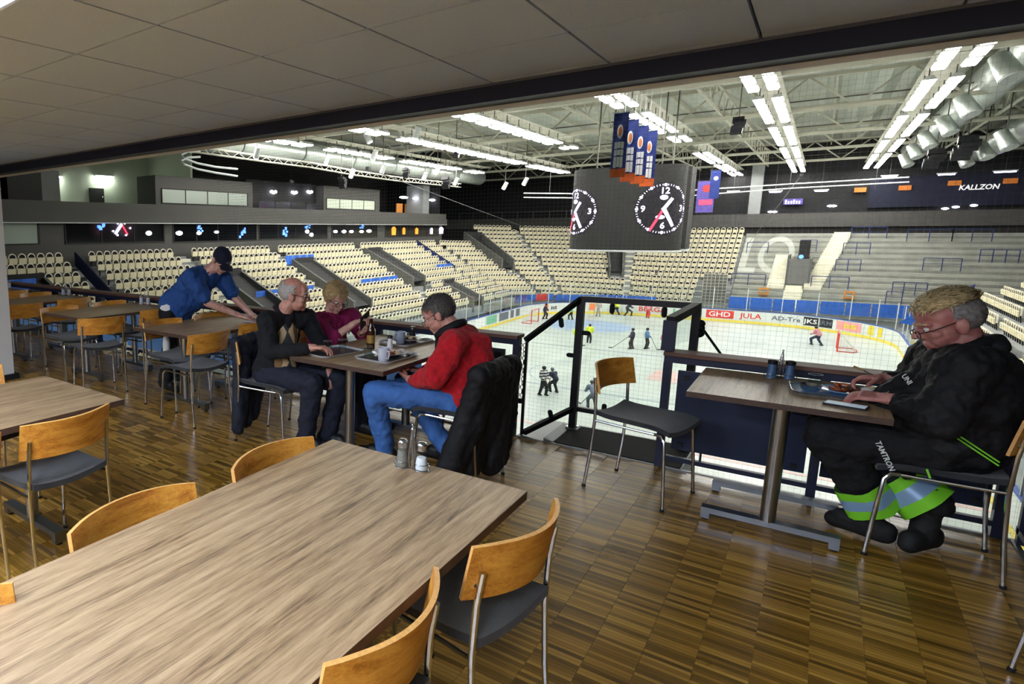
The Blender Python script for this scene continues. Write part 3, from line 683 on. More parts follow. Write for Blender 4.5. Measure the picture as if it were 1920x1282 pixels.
stair('pale stair flight below the painted ring on the terrace', 1470, 476, 1454, 532, 1.2); stair('short pale stair flight at the foot of the terrace', 1490, 535, 1480, 574, 1.25)
def barrier(label, x0, x1, y, n_, h=1.05):
    a, j = on_terrace(x0, y); b, _ = on_terrace(x1, y); b = Vector((b.x, a.y, a.z)); t = thing('crush_barrier', label, 'barrier', tuple(a), group='navy crush barriers on the terrace')
    for i in range(n_): MB().bar(Vector(((b.x-a.x)*i/(n_-1), 0, 0)), Vector(((b.x-a.x)*i/(n_-1), 0, h)), 0.06).build('post', 'navy_rail', t)
    MB().bar((0, 0, h), (b.x-a.x, 0, h), 0.06).build('rail', 'navy_rail', t); MB().bar((0, 0, h*0.55), (b.x-a.x, 0, h*0.55), 0.04).build('rail', 'navy_rail', t)
for i, (x0, x1, y, n_) in enumerate(((1370, 1434, 533, 3), (1595, 1662, 445, 3), (1700, 1785, 448, 3), (1785, 1860, 448, 3), (1580, 1630, 472, 3), (1565, 1612, 508, 3), (1730, 1800, 502, 3), (1836, 1910, 488, 4), (1520, 1590, 536, 3), (1672, 1736, 548, 4), (1660, 1690, 566, 2), (1400, 1440, 470, 2), (1500, 1530, 470, 2))):
    barrier('navy crush barrier %s on the terrace' % ('left of the painted ring', 'high on the middle', 'high on the right', 'high at the right end', 'beside the long stair', 'below the long stair bend', 'in the centre right', 'low at the right end', 'at the foot of the long stair', 'just above the man in black', 'at the bottom near the flag', 'inside the painted ring', 'above the small portal')[i], x0, x1, y, n_)
# portal in the terrace
pa, j_ = on_terrace(1475, 531); po = thing('terrace_portal', 'grey exit portal sunk in the terrace beside the painted ring', 'portal', tuple(pa))
pb, _ = on_terrace(1513, 531); w_ = pb.x-pa.x
MB().b2((0, -0.1, 0), (w_, 0.06, 2.3)).build('gate', 'concrete_dark', po); MB().b2((-0.15, -0.1, 0), (-0.01, 3.6, 2.6)).build('side_wall', 'vom_wall', po); MB().b2((w_+0.01, -0.1, 0), (w_+0.16, 3.6, 2.35)).build('side_wall', 'vom_wall', po)
MB().b2((0.5, 3.0, 2.0), (w_-0.1, 3.4, 3.9)).build('opening', 'vom_shade', po); MB().cyl((w_*0.55, -0.16, 2.5), (w_*0.55, -0.10, 2.5), 0.18).build('exit_sign', 'led_blue', po)  # the opening is a solid dark box standing in for its shade
for x_, y_, lb in ((1432, 548, 'small wooden box window at the left foot of the terrace'), (1592, 556, 'small tilted wooden crate at the middle foot of the terrace')):
    a, _ = on_terrace(x_, y_); t = thing('wooden_frame', lb, 'frame', tuple(a))
    for q in ((-0.35, 0.35, 0, 0.14), (-0.35, 0.35, 0.5, 0.64), (-0.35, -0.22, 0.141, 0.499), (0.22, 0.35, 0.141, 0.499)): MB().b2((q[0], -0.2, q[2]), (q[1], 0.0, q[3])).build('slat', 'frame_orange', t)
# blue fabric along the foot of the terrace and the far corner
tf = thing('blue_fabric_band', 'bright blue cloth band along the foot of the terrace', 'banner', (2, RYF+0.7, ICE+1.2))
for k in range(9):
    x0 = -5.7+1.55*k
    if x0 > 5.5: break
    MB().b2((x0-2, 0, 0), (x0+1.47-2, 0.03, 1.05)).build('cloth_panel', 'banner_blue', tf)
gf = thing('graphic_banner', 'violet, blue and red printed banners behind the far left rink glass', 'banner', (-20, 62, ICE+1.2))
for k in range(8):
    vs = []
    for a_ in (2+4.4*k, 2+4.4*k+4.0):
        A = math.radians(180-a_)
        for h in (0.1, 0.75): vs.append((CCX+(RC+0.9)*math.cos(A)+20, CCY+(RC+0.9)*math.sin(A)-62, h))
    MB().add(vs, [(0, 1, 3, 2)]).build('cloth_panel', ('banner_violet', 'banner_blue', 'banner_violet', 'banner_blue', 'banner_blue', 'print_red', 'print_red', 'banner_blue')[k], gf)
cf = thing('blue_fabric_band', 'blue cloth band behind the far corner glass below the seats', 'banner', (-14, 68, ICE+1.2))
for k in range(11):
    a0 = 38+5.2*k; vs = []
    for a_ in (a0, a0+4.9):
        A = math.radians(180-a_); 
        for h in (0, 0.62): vs.append((CCX+(RC+0.8)*math.cos(A)+14, CCY+(RC+0.8)*math.sin(A)-68, h))
    MB().add(vs, [(0, 1, 3, 2)]).build('cloth_panel', 'banner_blue', cf)
# ---------------------------------------------------------------- seats
def seat_mb(low=False):
    b = MB(); W = 0.215; R = 0.17; y = 0.0
    n = 5 if low else 7
    arch = [(-W, 0.40), (-W, 0.62)]+[(-W*math.cos(math.pi*i/n), 0.66+0.22*math.sin(math.pi*i/n)) for i in range(1, n)]+[(W, 0.62), (W, 0.40)]
    k = len(arch); vs = []; fs = []; th = 0.045
    for i, (x, z) in enumerate(arch):
        ix = x*(1-th/W); iz = z if z < 0.63 else 0.64+(z-0.64)*(1-th/0.21)
        vs += [(x, 0.03, z), (ix, 0.03, iz), (x, -0.05, z)]
    for i in range(k-1):
        a, c = 3*i, 3*i+3; fs += [(a, c, c+1, a+1), (a, a+2, c+2, c)]
    b.cur = 0; b.add(vs, fs)
    b.cur = 1; b.add([(x*0.92, -0.01, z if z < 0.63 else 0.64+(z-0.64)*0.9) for x, z in arch], [tuple(range(k))])  # dark sheet inside the arch paints the shadow seen through it
    b.cur = 2
    w2 = 0.205
    b.add([(-w2, 0.10, 0.33), (w2, 0.10, 0.33), (w2, 0.13, 0.63), (-w2, 0.13, 0.63), (-w2, 0.04, 0.33), (w2, 0.04, 0.33), (w2, 0.06, 0.645), (-w2, 0.06, 0.645)], [(0, 1, 2, 3), (3, 2, 6, 7), (1, 5, 6, 2), (4, 0, 3, 7), (5, 4, 7, 6), (4, 5, 1, 0)])
    b.cur = 1; b.add([(-0.03, -0.06, 0.0), (0.03, -0.06, 0.0), (0.03, 0.0, 0.45), (-0.03, 0.0, 0.45), (-0.03, -0.1, 0.0), (0.03, -0.1, 0.0), (0.03, -0.05, 0.45), (-0.03, -0.05, 0.45)], [(0, 1, 2, 3), (5, 4, 7, 6), (1, 5, 6, 2), (4, 0, 3, 7)])
    return b
SM = ['seat_rim', 'seat_dark', 'seat_cream']
vox = []                                                             # (kind, u0, u1, j0, j1) without seats
def gap(kind, u0, u1, j0=0, j1=14): vox.append((kind, u0, u1, j0, j1))
def free(kind, u, j):
    return not any(k == kind and a <= u <= b and j0 <= j <= j1 for k, a, b, j0, j1 in vox)
# aisles of the left stand
for y0, y1 in ((17.4, 18.6), (24.9, 26.0), (33.6, 34.7), (44.6, 45.7), (55.6, 56.4)): gap('L', y0, y1)
gap('L', 11.6, 15.4, 0, 8); gap('L', 26.2, 28.6, 2, 7); gap('L', 34.7, 37.2, 2, 8); gap('L', 45.7, 48.0, 3, 9); gap('L', 50.5, 52.8, 0, 3)
gap('C', 0, 2.5); gap('C', 20.5, 28.5, 4, 11); gap('C', 26, 29, 0, 14); gap('C', 43, 45.5); gap('C', 77.5, 80.5, 0, 14); gap('C', 71.5, 77.5, 4, 12)
gap('F', -8.6, -5.8, 0, 4); gap('R', 40, 42); gap('R', 50, 51); gap('R', 44, 48, 4, 12)
seats = []
def fill(kind, us, js):
    for j in js:
        for u in us(j):
            if free(kind, u, j):
                p, n_ = stand(kind, u, j)
                if kind == 'F' and u > -6.0 : continue
                x, y = to_px(p+Vector((0, 0, 0.6)))
                if -40 < x < 1960 and 300 < y < 760: seats.append(((Vector((0, 0, EYE))-p).length, p, n_))
fill('L', lambda j: np.arange(9.0, CCY-0.2, 0.5), range(0, 11))
fill('C', lambda j: np.arange(0.5, 28, math.degrees(0.5/(RC+dz_left(j)[0]))), range(0, 11))
fill('C', lambda j: np.arange(29.0, 89.9, math.degrees(0.5/(RC+dz_far(j)[0]))), range(0, 15))
fill('F', lambda j: np.arange(CCX+0.2, -5.9, 0.52), range(0, 15))
fill('R', lambda j: np.arange(31, 62, 0.5), range(0, 12))
seats.sort(key=lambda q: q[0])
sme = seat_mb()
SEAT_L = 'cream folding arena seat in the nearest rows of the left stand'
def split_mesh(mb, k, name, m_):
    keep = [f for f, q in zip(mb.f, mb.m) if q == k]; idx = sorted(set(i for f in keep for i in f)); mp = {i: n for n, i in enumerate(idx)}
    r = MB(); r.add([mb.v[i] for i in idx], [tuple(mp[i] for i in f) for f in keep]); return r.mesh(name, m_)
m_rim, m_shade, m_pan = split_mesh(sme, 0, 'rim', 'seat_rim'), split_mesh(sme, 1, 'shade_shell', 'seat_dark'), split_mesh(sme, 2, 'seat_pan', 'seat_cream')
for d_, p, n_ in seats[:300]:
    rz = math.atan2(n_.y, n_.x)-math.pi/2
    t = thing('arena_seat', SEAT_L if p.x < 0 else 'cream folding arena seat in the right stand behind the man in black', 'seat', p, rz, 'cream arena seats')
    put('rim', m_rim, t); put('shade_shell', m_shade, t); put('seat_pan', m_pan, t)
low = seat_mb(True); LV = np.array(low.v); nv = len(LV)
rest_s = seats[300:]; V = np.zeros((len(rest_s)*nv, 3)); F_ = []; MI = []
for i, (d_, p, n_) in enumerate(rest_s):
    yx, yy = n_.x, n_.y                                              # local y = facing
    V[i*nv:(i+1)*nv, 0] = p.x+LV[:, 0]*yy+LV[:, 1]*yx; V[i*nv:(i+1)*nv, 1] = p.y-LV[:, 0]*yx+LV[:, 1]*yy; V[i*nv:(i+1)*nv, 2] = p.z+LV[:, 2]
    F_ += [tuple(a+i*nv for a in f) for f in low.f]; MI += low.m
me = bpy.data.meshes.new('arena_seats'); me.from_pydata(V.tolist(), [], F_)
for m_ in SM: me.materials.append(M[m_])
me.polygons.foreach_set('material_index', MI)
tag(put('arena_seats', me), 'distant rows of cream folding seats around the arena', 'seats', None, 'stuff')
# vomitories, aisle stairs, navy barriers, blue cloths of the left stand
def vom(kind, u0, u1, j0, j1, label, h=1.0):
    p, n_ = stand(kind, u0, j0); q, _ = stand(kind, u0, j1); t = struct(thing('vomitory', label, 'stair opening', tuple(p)))
    for s_, u in enumerate((u0, u1)):
        a, na = stand(kind, u, j0); c, nc = stand(kind, u, j1); e = Vector((-na.y, na.x, 0))*0.09
        prof = [a+na*0.4-Vector((0, 0, 0.4)), a+na*0.4+Vector((0, 0, h)), c-nc*0.4+Vector((0, 0, h)), c-nc*0.4-Vector((0, 0, 0.2))]
        vs = [x+e-p for x in prof]+[x-e-p for x in prof]
        MB().add(vs, [(0, 1, 2, 3), (7, 6, 5, 4), (0, 4, 5, 1), (1, 5, 6, 2), (2, 6, 7, 3), (3, 7, 4, 0)]).build('side_wall', 'vom_wall', t)
    a0, n0 = stand(kind, u0, j0); a1, n1 = stand(kind, u1, j0); c0, _ = stand(kind, u0, j1); c1, _ = stand(kind, u1, j1); z = Vector((0, 0, 0.5))
    MB().add([x+z-p for x in (a0+n0*0.3, a1+n1*0.3, c1, c0)], [(0, 1, 2, 3)]).build('passage_shade', 'vom_shade', t)  # flat dark sheet stands in for the shaded inside of the opening
    MB().add([c0-p, c1-p, c1-p+Vector((0, 0, h)), c0-p+Vector((0, 0, h))], [(0, 1, 2, 3)]).build('end_wall', 'vom_shade', t)
vom('L', 11.8, 15.3, 1, 8, 'dark stair opening in the left stand nearest the left picture edge', 0.9)
vom('L', 26.3, 28.4, 2, 7, 'dark stair opening behind the man wiping the table', 1.0); vom('L', 34.8, 37.0, 2, 8, 'dark stair opening above the old man and the woman', 0.9)
vom('L', 45.8, 47.9, 4, 9, 'dark stair opening right of the middle blue cloth', 0.9); vom('L', 50.6, 52.6, 0, 3, 'low stair opening above the man in red', 0.8); vom('C', 21, 28, 5, 11, 'dark stair opening at the far left corner of the stands', 1.4)
vom('C', 72, 77, 5, 12, 'grey stair portal under the scoreboard', 0.9)
def navy_bar(kind, u, j0, j1, label, h=0.8):
    p, n_ = stand(kind, u, j0); c, nc = stand(kind, u, j1); t = thing('stair_barrier', label, 'barrier', tuple(p)); e = Vector((-n_.y, n_.x, 0))*0.04
    prof = [p+Vector((0, 0, 0.12)), p+Vector((0, 0, h)), c+Vector((0, 0, h)), c+Vector((0, 0, 0.12))]
    vs = [x+e-p for x in prof]+[x-e-p for x in prof]
    MB().add(vs, [(0, 1, 2, 3), (7, 6, 5, 4), (0, 4, 5, 1), (1, 5, 6, 2), (2, 6, 7, 3), (3, 7, 4, 0)]).build('infill', 'navy_rail', t)
    MB().bar(Vector((0, 0, h+0.05)), c-p+Vector((0, 0, h+0.05)), 0.05).build('handrail', 'navy', t)
navy_bar('L', 18.0, 4, 10, 'navy stair barrier slanting down the left stand near the camera'); navy_bar('L', 56.0, 5, 10, 'navy stair barrier slanting down the left stand far away')
def cloth(y0, y1, j, label, h0=-0.05, h1=0.62, n_=4):
    p, _ = stand('L', y0, j); t = thing('blue_cloth', label, 'banner', tuple(p))
    for i in range(n_):
        a = (y1-y0)*i/n_; b = (y1-y0)*(i+1)/n_-0.03
        MB().grid(lambda u, v: (0.55+0.02*math.sin(u*9+i), a+(b-a)*u, h0+(h1-h0)*v), 6, 2).build('cloth_panel', 'banner_blue', t)
cloth(27.4, 33.2, 5, 'blue cloth over a seat row left of the old man'); cloth(39.0, 44.4, 5, 'blue cloth over a seat row right of the woman'); cloth(52.8, 56.0, 6, 'blue cloth at the foot of the far navy stair barrier'); cloth(34.0, 37.4, 9, 'blue cloth on the wall above the middle stair opening'); cloth(9.0, 14.6, 8, 'blue cloth over the top seats at the left picture edge', 0.0, 0.7)
def aisle(kind, u0, u1, js, label):
    p, _ = stand(kind, u0, js[0]); t = struct(thing('aisle_stairs', label, 'stairs', tuple(p)))
    for j in js:
        a, n_ = stand(kind, (u0+u1)/2, j); b, _ = stand(kind, u0, j); c, _ = stand(kind, u1, j); wd = (c-b).length
        rz = math.atan2(n_.y, n_.x)-math.pi/2
        MB().box(a-p+n_*0.15+Vector((0, 0, 0.1)), (wd*0.9, 0.35, 0.2), rz).build('step', 'step_light', t)
        MB().box(a-p-n_*0.3+Vector((0, 0, 0.17)), (wd*0.9, 0.35, 0.34), rz).build('step', 'concrete', t)
aisle('L', 24.9, 26.0, range(0, 11), 'aisle stairs left of the wiping man'); aisle('L', 33.6, 34.7, range(0, 11), 'aisle stairs above the old man'); aisle('L', 44.6, 45.7, range(0, 11), 'aisle stairs right of the middle blue cloth')
aisle('C', 26, 29, range(0, 11), 'aisle stairs at the far left corner'); aisle('C', 43, 45.5, range(0, 15), 'aisle stairs left of the scoreboard'); aisle('C', 77.5, 80.5, range(0, 15), 'aisle stairs right beneath the scoreboard')
# mesh fence and equipment cage beside the terrace
cg = thing('equipment_cage', 'grey mesh cage at the foot of the stand left of the terrace', 'cage', (-6.3, RYF+1.9, -5.9))
for i in range(7): MB().bar((-1.6+0.3*i, 0, 0), (-1.6+0.3*i, 0, 3.4), 0.03).build('bar', 'truss_paint', cg)
for i in range(12): MB().bar((-1.6, 0, 0.3*i), (0.2, 0, 0.3*i), 0.03).build('bar', 'truss_paint', cg)
MB().b2((-1.6, 0.3, 0), (0.2, 0.36, 3.2)).build('back', 'concrete_dark', cg)
# ================================================================ left suite wall
SX = -31.0
sw = struct(MB().b2((SX-0.4, 0, -2.0), (SX, 63.3, 2.12)).build('wall_left', 'suite_wall'), 'dark grey wall above the left stand with a strip of suite windows')
fa = struct(MB().b2((SX-0.5, 0, 2.14), (SX+0.55, 63.3, 2.72)).build('trim_6', 'suite_wall'), 'grey fascia band along the left suites'); struct(MB().b2((SX-0.5, 0, 2.721), (SX+0.42, 63.3, 3.26)).build('trim_7', 'suite_wall'), 'upper grey fascia band along the left suites')
struct(MB().b2((SX-0.2, 0, 2.10), (SX+0.58, 63.3, 2.139)).build('trim_8', 'lamp_white'), 'pale line under the left fascia')
win_n = [0]
def window(y0, y1, z0, z1, x, panes, m_='win_dark', label=None, fm='suite_dark'):
    win_n[0] += 1; t = MB().b2((x, y0-0.06, z0-0.06), (x+0.05, y1+0.06, z0)).b2((x, y0-0.06, z1), (x+0.05, y1+0.06, z1+0.06)).b2((x, y0-0.06, z0), (x+0.05, y0, z1)).b2((x, y1, z0), (x+0.05, y1+0.06, z1)).build('window_%d' % win_n[0], fm)
    struct(t, label)
    for i in range(panes):
        a = y0+(y1-y0)*i/panes; b = y0+(y1-y0)*(i+1)/panes-0.05
        MB().b2((x+0.005, a, z0), (x+0.03, b, z1)).build('pane', m_, t)
        MB().b2((x+0.0, b, z0), (x+0.06, b+0.05, z1)).build('mullion', fm, t)
    return t
window(8, 16.5, 1.05, 2.1, SX, 3, 'crowd_glass', 'pale reflecting suite window at the left picture edge')
window(18.1, 24.9, 1.02, 2.08, SX, 3); window(25.7, 33.5, 0.98, 2.08, SX, 4); window(33.8, 42.2, 1.02, 2.08, SX, 4); window(42.9, 50.0, 1.03, 2.08, SX, 3); window(51.5, 62.5, 1.0, 2.06, SX, 4)
# lamps and screens glimpsed in the suites, and two pale chairs with glow added
def glow_disc(y, z, ry, rz_, m_, name, label, x=SX+0.07):
    t = MB().ell((0, 0, 0), (0.03, ry, rz_), nu=10, nv=6).build(name, m_, None, True, (x, y, z)); return tag(t, label, 'lamp', 'suite lamps and screens')
for i, (px_, py_, r1, r2) in enumerate(((278, 437, .28, .18), (335, 437, .35, .18), (372, 437, .28, .14), (405, 435, .26, .12), (575, 434, .3, .2), (583, 440, .3, .2), (628, 434, .35, .16), (644, 434, .4, .18), (658, 434, .4, .16), (677, 434, .4, .16), (691, 433, .5, .18))):
    p = pw(px_, py_, X=SX); glow_disc(p.y, p.z, r1*0.8, r2*0.75, 'tube_glow', 'pendant_lamp', 'white lamp glowing behind the left suite windows')
for i, (px_, py_, r1, r2, m_, lb) in enumerate(((187, 428, .32, .3, 'led_blue', 'blue glowing screen at the left end of the suite windows'), (375, 428, .3, .25, 'led_blue', 'blue glowing screen above the wiping man'), (453, 436, .35, .45, 'led_blue', 'pair of pale blue lights in the suite window'), (533, 434, .4, .45, 'led_blue', 'pale blue light in the suite window right of the man in the cap'), (576, 425, .4, .2, 'led_blue', 'blue screen above the middle stair opening'), (677, 425, .35, .22, 'led_blue', 'small blue screen among the suite lamps'), (737, 433, .9, .45, 'warm_glow', 'bright orange light in the far suite window'), (756, 433, .6, .38, 'warm_glow', 'second orange light in the far suite window'), (780, 433, .7, .36, 'warm_glow', 'third orange light in the far suite window'), (808, 433, .6, .36, 'led_white', 'pale chair made to glow right of the orange lights in the far suite window'), (826, 432, 1.1, .4, 'led_white', 'pale chair made to glow at the far end of the suite windows'))):
    p = pw(px_, py_, X=SX); rq = random.Random(i); bq = MB()
    if m_ == 'led_blue':
        for q in range(6): bq.box((0.03, rq.uniform(-0.8, 0.8)*r1, rq.uniform(-0.7, 0.7)*r2), (0.03, r1*rq.uniform(0.3, 0.7), r2*rq.uniform(0.3, 0.6)))
    else: bq.ell((0.02, 0, r2*0.25), (0.03, r1*0.5, r2*0.7), None, 10, 6).box((0.02, 0, -r2*0.4), (0.04, r1*0.8, r2*0.9))
    tag(bq.build('suite_light', m_, None, False, (SX+0.06, p.y, p.z)), lb, 'lamp', 'suite lamps and screens')
# reflection of a clock on the left suite window, modelled as glowing hands and marks
dl = thing('clock_reflection', 'reflected clock with glowing white and red hands on the left suite window', 'clock', tuple(pw(228, 430, X=SX+0.08)))
MB().bar((0.02, -0.45, -0.25), (0.02, 0.0, 0.3), 0.12).build('hand', 'led_white', dl); MB().bar((0.02, 0.0, 0.3), (0.02, 0.4, -0.3), 0.06).build('hand', 'led_red', dl)
for a in (0.2, 1.2, 2.0, 3.4, 4.2, 5.2): MB().ell((0.02, 0.62*math.cos(a), 0.38*math.sin(a)), 0.06, nu=8, nv=5).build('mark', 'led_white', dl)
# upper level behind the fascia: open landing, grey boxes, black boxes
struct(MB().b2((-38.2, 0, 3.0), (-38, 63.3, 9.5)).build('wall_left', 'suite_dark'), 'dark back wall of the upper left gallery'); struct(MB().b2((-38, 0, 3.0), (SX-0.55, 63.3, 3.25)).build('floor', 'concrete_dark'), 'floor of the upper left gallery')
struct(MB().b2((-37.9, 19, 3.25), (-37.7, 29.2, 7.5)).build('wall_left', 'room_white'), 'pale green white wall of the lit landing at upper left'); struct(MB().b2((-37.7, 29.0, 3.25), (-33, 29.2, 7.5)).build('wall_right', 'room_white'), 'pale side wall of the lit landing')
for px_ in (98, 197):
    p = pw(px_, 330, X=-37.4); t = thing('tube_light', 'white tube light on the pale landing wall, %s' % ('left one' if px_ < 150 else 'right one'), 'lamp', tuple(p))
    MB().b2((-0.06, -0.65, -0.08), (0.1, 0.65, 0.0)).build('tube', 'tube_landing', t); MB().b2((-0.3, -0.7, 0.001), (0.1, 0.7, 0.08)).build('housing', 'lamp_white', t)
a = pw(168, 352, X=-37.6); b = pw(196, 378, X=-37.6); dr = struct(MB().b2((-37.69, a.y, 3.3), (-37.6, b.y, a.z)).build('door_1', 'suite_dark'), 'dark door in the pale landing wall')
MB().ell((-37.56, b.y-0.15, 4.0), 0.05).build('handle', 'chrome', dr)
def box_unit(y0, y1, z1, label, m_='suite_wall', x=SX-0.8):
    return struct(MB().b2((x-1.9, y0, 3.26), (x, y1, z1)).build('wall_left', m_), label)
box_unit(25.0, 34.0, 5.15, 'grey upper box with a row of reflecting windows'); box_unit(42.8, 51.7, 5.35, 'grey upper box with four pale windows'); box_unit(34.1, 42.7, 5.45, 'black open upper box with pendant lamps', 'black_wall', SX-1.6); box_unit(59.5, 60.9, 6.2, 'pale concrete column at the far end of the upper gallery', 'concrete', SX-0.4)
box_unit(15.4, 17.3, 5.2, 'dark pier at the left end of the upper gallery', 'suite_dark'); box_unit(17.35, 18.6, 5.0, 'brown pier beside the lit landing', 'concrete_dark', SX-1.2)
window(25.5, 33.4, 3.45, 4.3, SX-0.79, 4, 'crowd_glass'); window(43.2, 50.8, 3.5, 4.3, SX-0.79, 4, 'room_white')
for k_, (px_, py_) in enumerate(((512, 360), (551, 361), (580, 360))):
    p = pw(px_, py_, X=SX-1.5); t = thing('pendant_lamp', 'white scalloped pendant in the black upper box, %s' % ('left', 'middle', 'right')[k_], 'lamp', tuple(p), group='pendants in the black upper box')
    for q in (-0.22, 0, 0.22): MB().ell((0.05, q, -0.04 if q == 0 else 0.02), (0.12, 0.16, 0.12), nu=8, nv=6).build('shade', 'tube_glow', t, True)
    MB().bar((0.05, 0, 0.1), (0.05, 0, 1.0), 0.02).build('cord', 'black_metal', t)
for k_, (px_, py_) in enumerate(((748, 387), (764, 388), (781, 388))):
    p = pw(px_, py_, X=SX-2.5); p.z = 3.86; tag(MB().b2((0, -0.6, -0.6), (0.1, 0.6, 0.5)).build('cabinet_panel', 'frame_orange', None, False, tuple(p)), 'orange wooden panel in the lit far end of the gallery, %s' % ('left', 'middle', 'right')[k_], 'panel')
for k_, (px_, py_) in enumerate(((757, 370), (781, 372), (811, 375), (788, 380))):
    p = pw(px_, py_, X=SX-1.2); tag(MB().ell((0, 0, 0), (0.3, 0.75, 0.12), nu=10, nv=6).build('ceiling_lamp', 'tube_glow', None, True, tuple(p)), 'oval white lamp over the far end of the gallery, number %s from the left' % ('one', 'two', 'four', 'three')[k_], 'lamp')
# railing glass of the black box
for k_ in range(4): MB().b2((SX-0.75, 34.6+1.9*k_, 3.27), (SX-0.72, 36.4+1.9*k_, 3.85)).build('balcony_pane', 'win_dark', fa)
# ================================================================ far wall
FY = 83.0
struct(MB().b2((-46, FY, -7), (30, FY+0.3, 1.6)).build('wall_far', 'suite_dark'), 'dark lower part of the far arena wall'); struct(MB().b2((-40, FY-0.4, 1.62), (24, FY-0.05, 3.0)).build('trim_9', 'suite_wall'), 'grey fascia above the far stand and terrace')
struct(MB().b2((-46, FY+1.0, 1.6), (30, FY+1.3, 12)).build('wall_far', 'black_wall'), 'black upper part of the far arena wall')
struct(MB().b2((3.0, FY+0.6, 3.4), (24, FY+0.9, 6.2)).build('wall_far', 'navy_wall'), 'navy wall panel behind the white lettering')
struct(MB().b2((-46.2, 62, -7), (-46, FY, 12)).build('wall_left', 'black_wall'), 'black wall at the far left corner of the arena'); struct(MB().b2((SX-0.5, 63.3, -1), (-46, 63.6, 12)).build('wall_left', 'black_wall'), 'black return wall beside the far left corner stand')
struct(MB().b2((29, -10, -7), (29.3, FY, 12)).build('wall_right', 'suite_dark'), 'dark right side wall of the arena'); 
for px_ in (1415,):
    p = pw(px_, 380, Y=FY); struct(MB().b2((p.x-0.5, FY-0.04, 3.0), (p.x+0.5, FY+0.6, 8)).build('wall_far', 'concrete'), 'concrete column on the far wall')
sg = thing('wall_sign', 'white capital lettering on the far navy wall', 'sign', tuple(pw(1835, 351, Y=FY+0.55)))
text('lettering', 'KALLZON', 0.62, 'sign_white_glow', sg, (0, 0, 0), (1, 0, 0), (0, 0, 1), 0.02, shear=0.15, scale_x=0.85)  # letters get a glow of their own, added because the wall is dim
for k_, (px_, py_) in enumerate(((1613, 356), (1697, 352), (1790, 343), (1895, 339))):
    p = pw(px_, py_, Y=FY+0.5); t = thing('orange_sign', 'orange box sign on the far wall, %s from the left' % ('first', 'second', 'third', 'fourth')[k_], 'sign', tuple(p)); MB().b2((-0.42, 0, -0.22), (0.42, 0.12, 0.22)).build('face', 'sign_orange', t); MB().b2((-0.46, 0.121, -0.26), (0.46, 0.5, 0.26)).build('box', 'black_metal', t)
p = pw(1487, 378, Y=FY+0.5); t = thing('lit_sign', 'violet lettered sign on the far wall above the terrace', 'sign', tuple(p)); MB().b2((-0.75, 0.02, -0.3), (0.75, 0.52, 0.3)).build('face', 'banner_violet', t); [MB().b2((-0.62+0.21*k, 0.0, -0.22), (-0.62+0.21*k+0.13, 0.018, 0.08+0.12*((k*5) % 3 == 0))).build('letter_mark', 'print_white', t) for k in range(6)]
for k_, (px_, py_, w_) in enumerate(((1375, 359, 0.9), (1454, 359, 0.9), (1540, 357, 0.9), (1668, 330, 0.95), (1775, 326, 1.0), (1885, 321, 1.2))):
    p = pw(px_, py_, Y=FY-2); t = thing('strip_light', 'violet white strip light under the far roof edge, %s from the left' % ('first', 'second', 'third', 'fourth', 'fifth', 'sixth')[k_], 'lamp', tuple(p)); MB().b2((-w_/2, -0.1, -0.1), (w_/2, 0.1, 0.0)).build('tube', 'tube_violet', t); MB().b2((-w_/2-0.1, -0.12, 0.001), (w_/2+0.1, 0.12, 0.1)).build('housing', 'lamp_white', t); MB().bar((0, 0, 0.1), (0, 0, 9.90-p.z), 0.03).build('stem', 'truss_dark', t)
for k_, (px_, py_) in enumerate(((1445, 397), (1452, 397), (1557, 386), (1563, 386), (1772, 391), (1792, 388), (1826, 385), (1511, 409))):
    p = pw(px_, py_, Y=FY+0.92 if px_ < 1600 else FY+0.58); tag(MB().ell((0, 0, 0), (0.25, 0.1, 0.1), nu=8, nv=5).build('spot_lamp', 'tube_glow', None, True, tuple(p)), 'small white lamp spot on the dark far gallery', 'lamp', 'lamp spots on the far gallery')
# gallery rail left of the scoreboard, dark window line
rl = thing('gallery_rail', 'thin rail in front of the dark far gallery left of the scoreboard', 'railing', (-30, FY-0.2, 3.0))
MB().bar((-8, 0, 0.8), (10, 0, 0.8), 0.05).build('rail', 'steel_dull', rl)
for k in range(10): MB().bar((-8+2*k, 0, 0), (-8+2*k, 0, 0.8), 0.05).build('post', 'steel_dull', rl)
# two hanging banners at the far right of the scoreboard
for k_, (x0, x1, y0, y1, m_, Yb) in enumerate(((1309, 1336, 340, 398, 'banner_violet', 62), (1334, 1347, 320, 372, 'banner_navy', 60))):
    a = pw(x0, y0, Y=Yb); b = pw(x1, y1, Y=Yb); t = thing('hanging_banner', ('violet banner with red emblem right of the scoreboard', 'narrow navy banner right of the scoreboard')[k_], 'banner', tuple(a))
    MB().b2((0, 0, b.z-a.z), (b.x-a.x, 0.02, 0)).build('cloth', m_, t); MB().b2((-0.1, -0.02, 0.001), (b.x-a.x+0.1, 0.04, 0.06)).build('pole', 'black_metal', t)
    MB().cyl(((b.x-a.x)*0.55, -0.012, -0.6), ((b.x-a.x)*0.55, -0.004, -0.6), 0.3 if k_ == 0 else 0.16).build('emblem', 'print_red' if k_ == 0 else 'print_white', t)
    if k_ == 0: MB().b2((0.2, -0.02, -1.9), (b.x-a.x-0.1, -0.004, -1.5)).build('emblem', 'led_red', t)
    for q in (0.05, b.x-a.x-0.05): MB().bar((q, 0.01, 0.06), (q, 0.01, 9-a.z), 0.02).build('cord', 'black_metal', t)
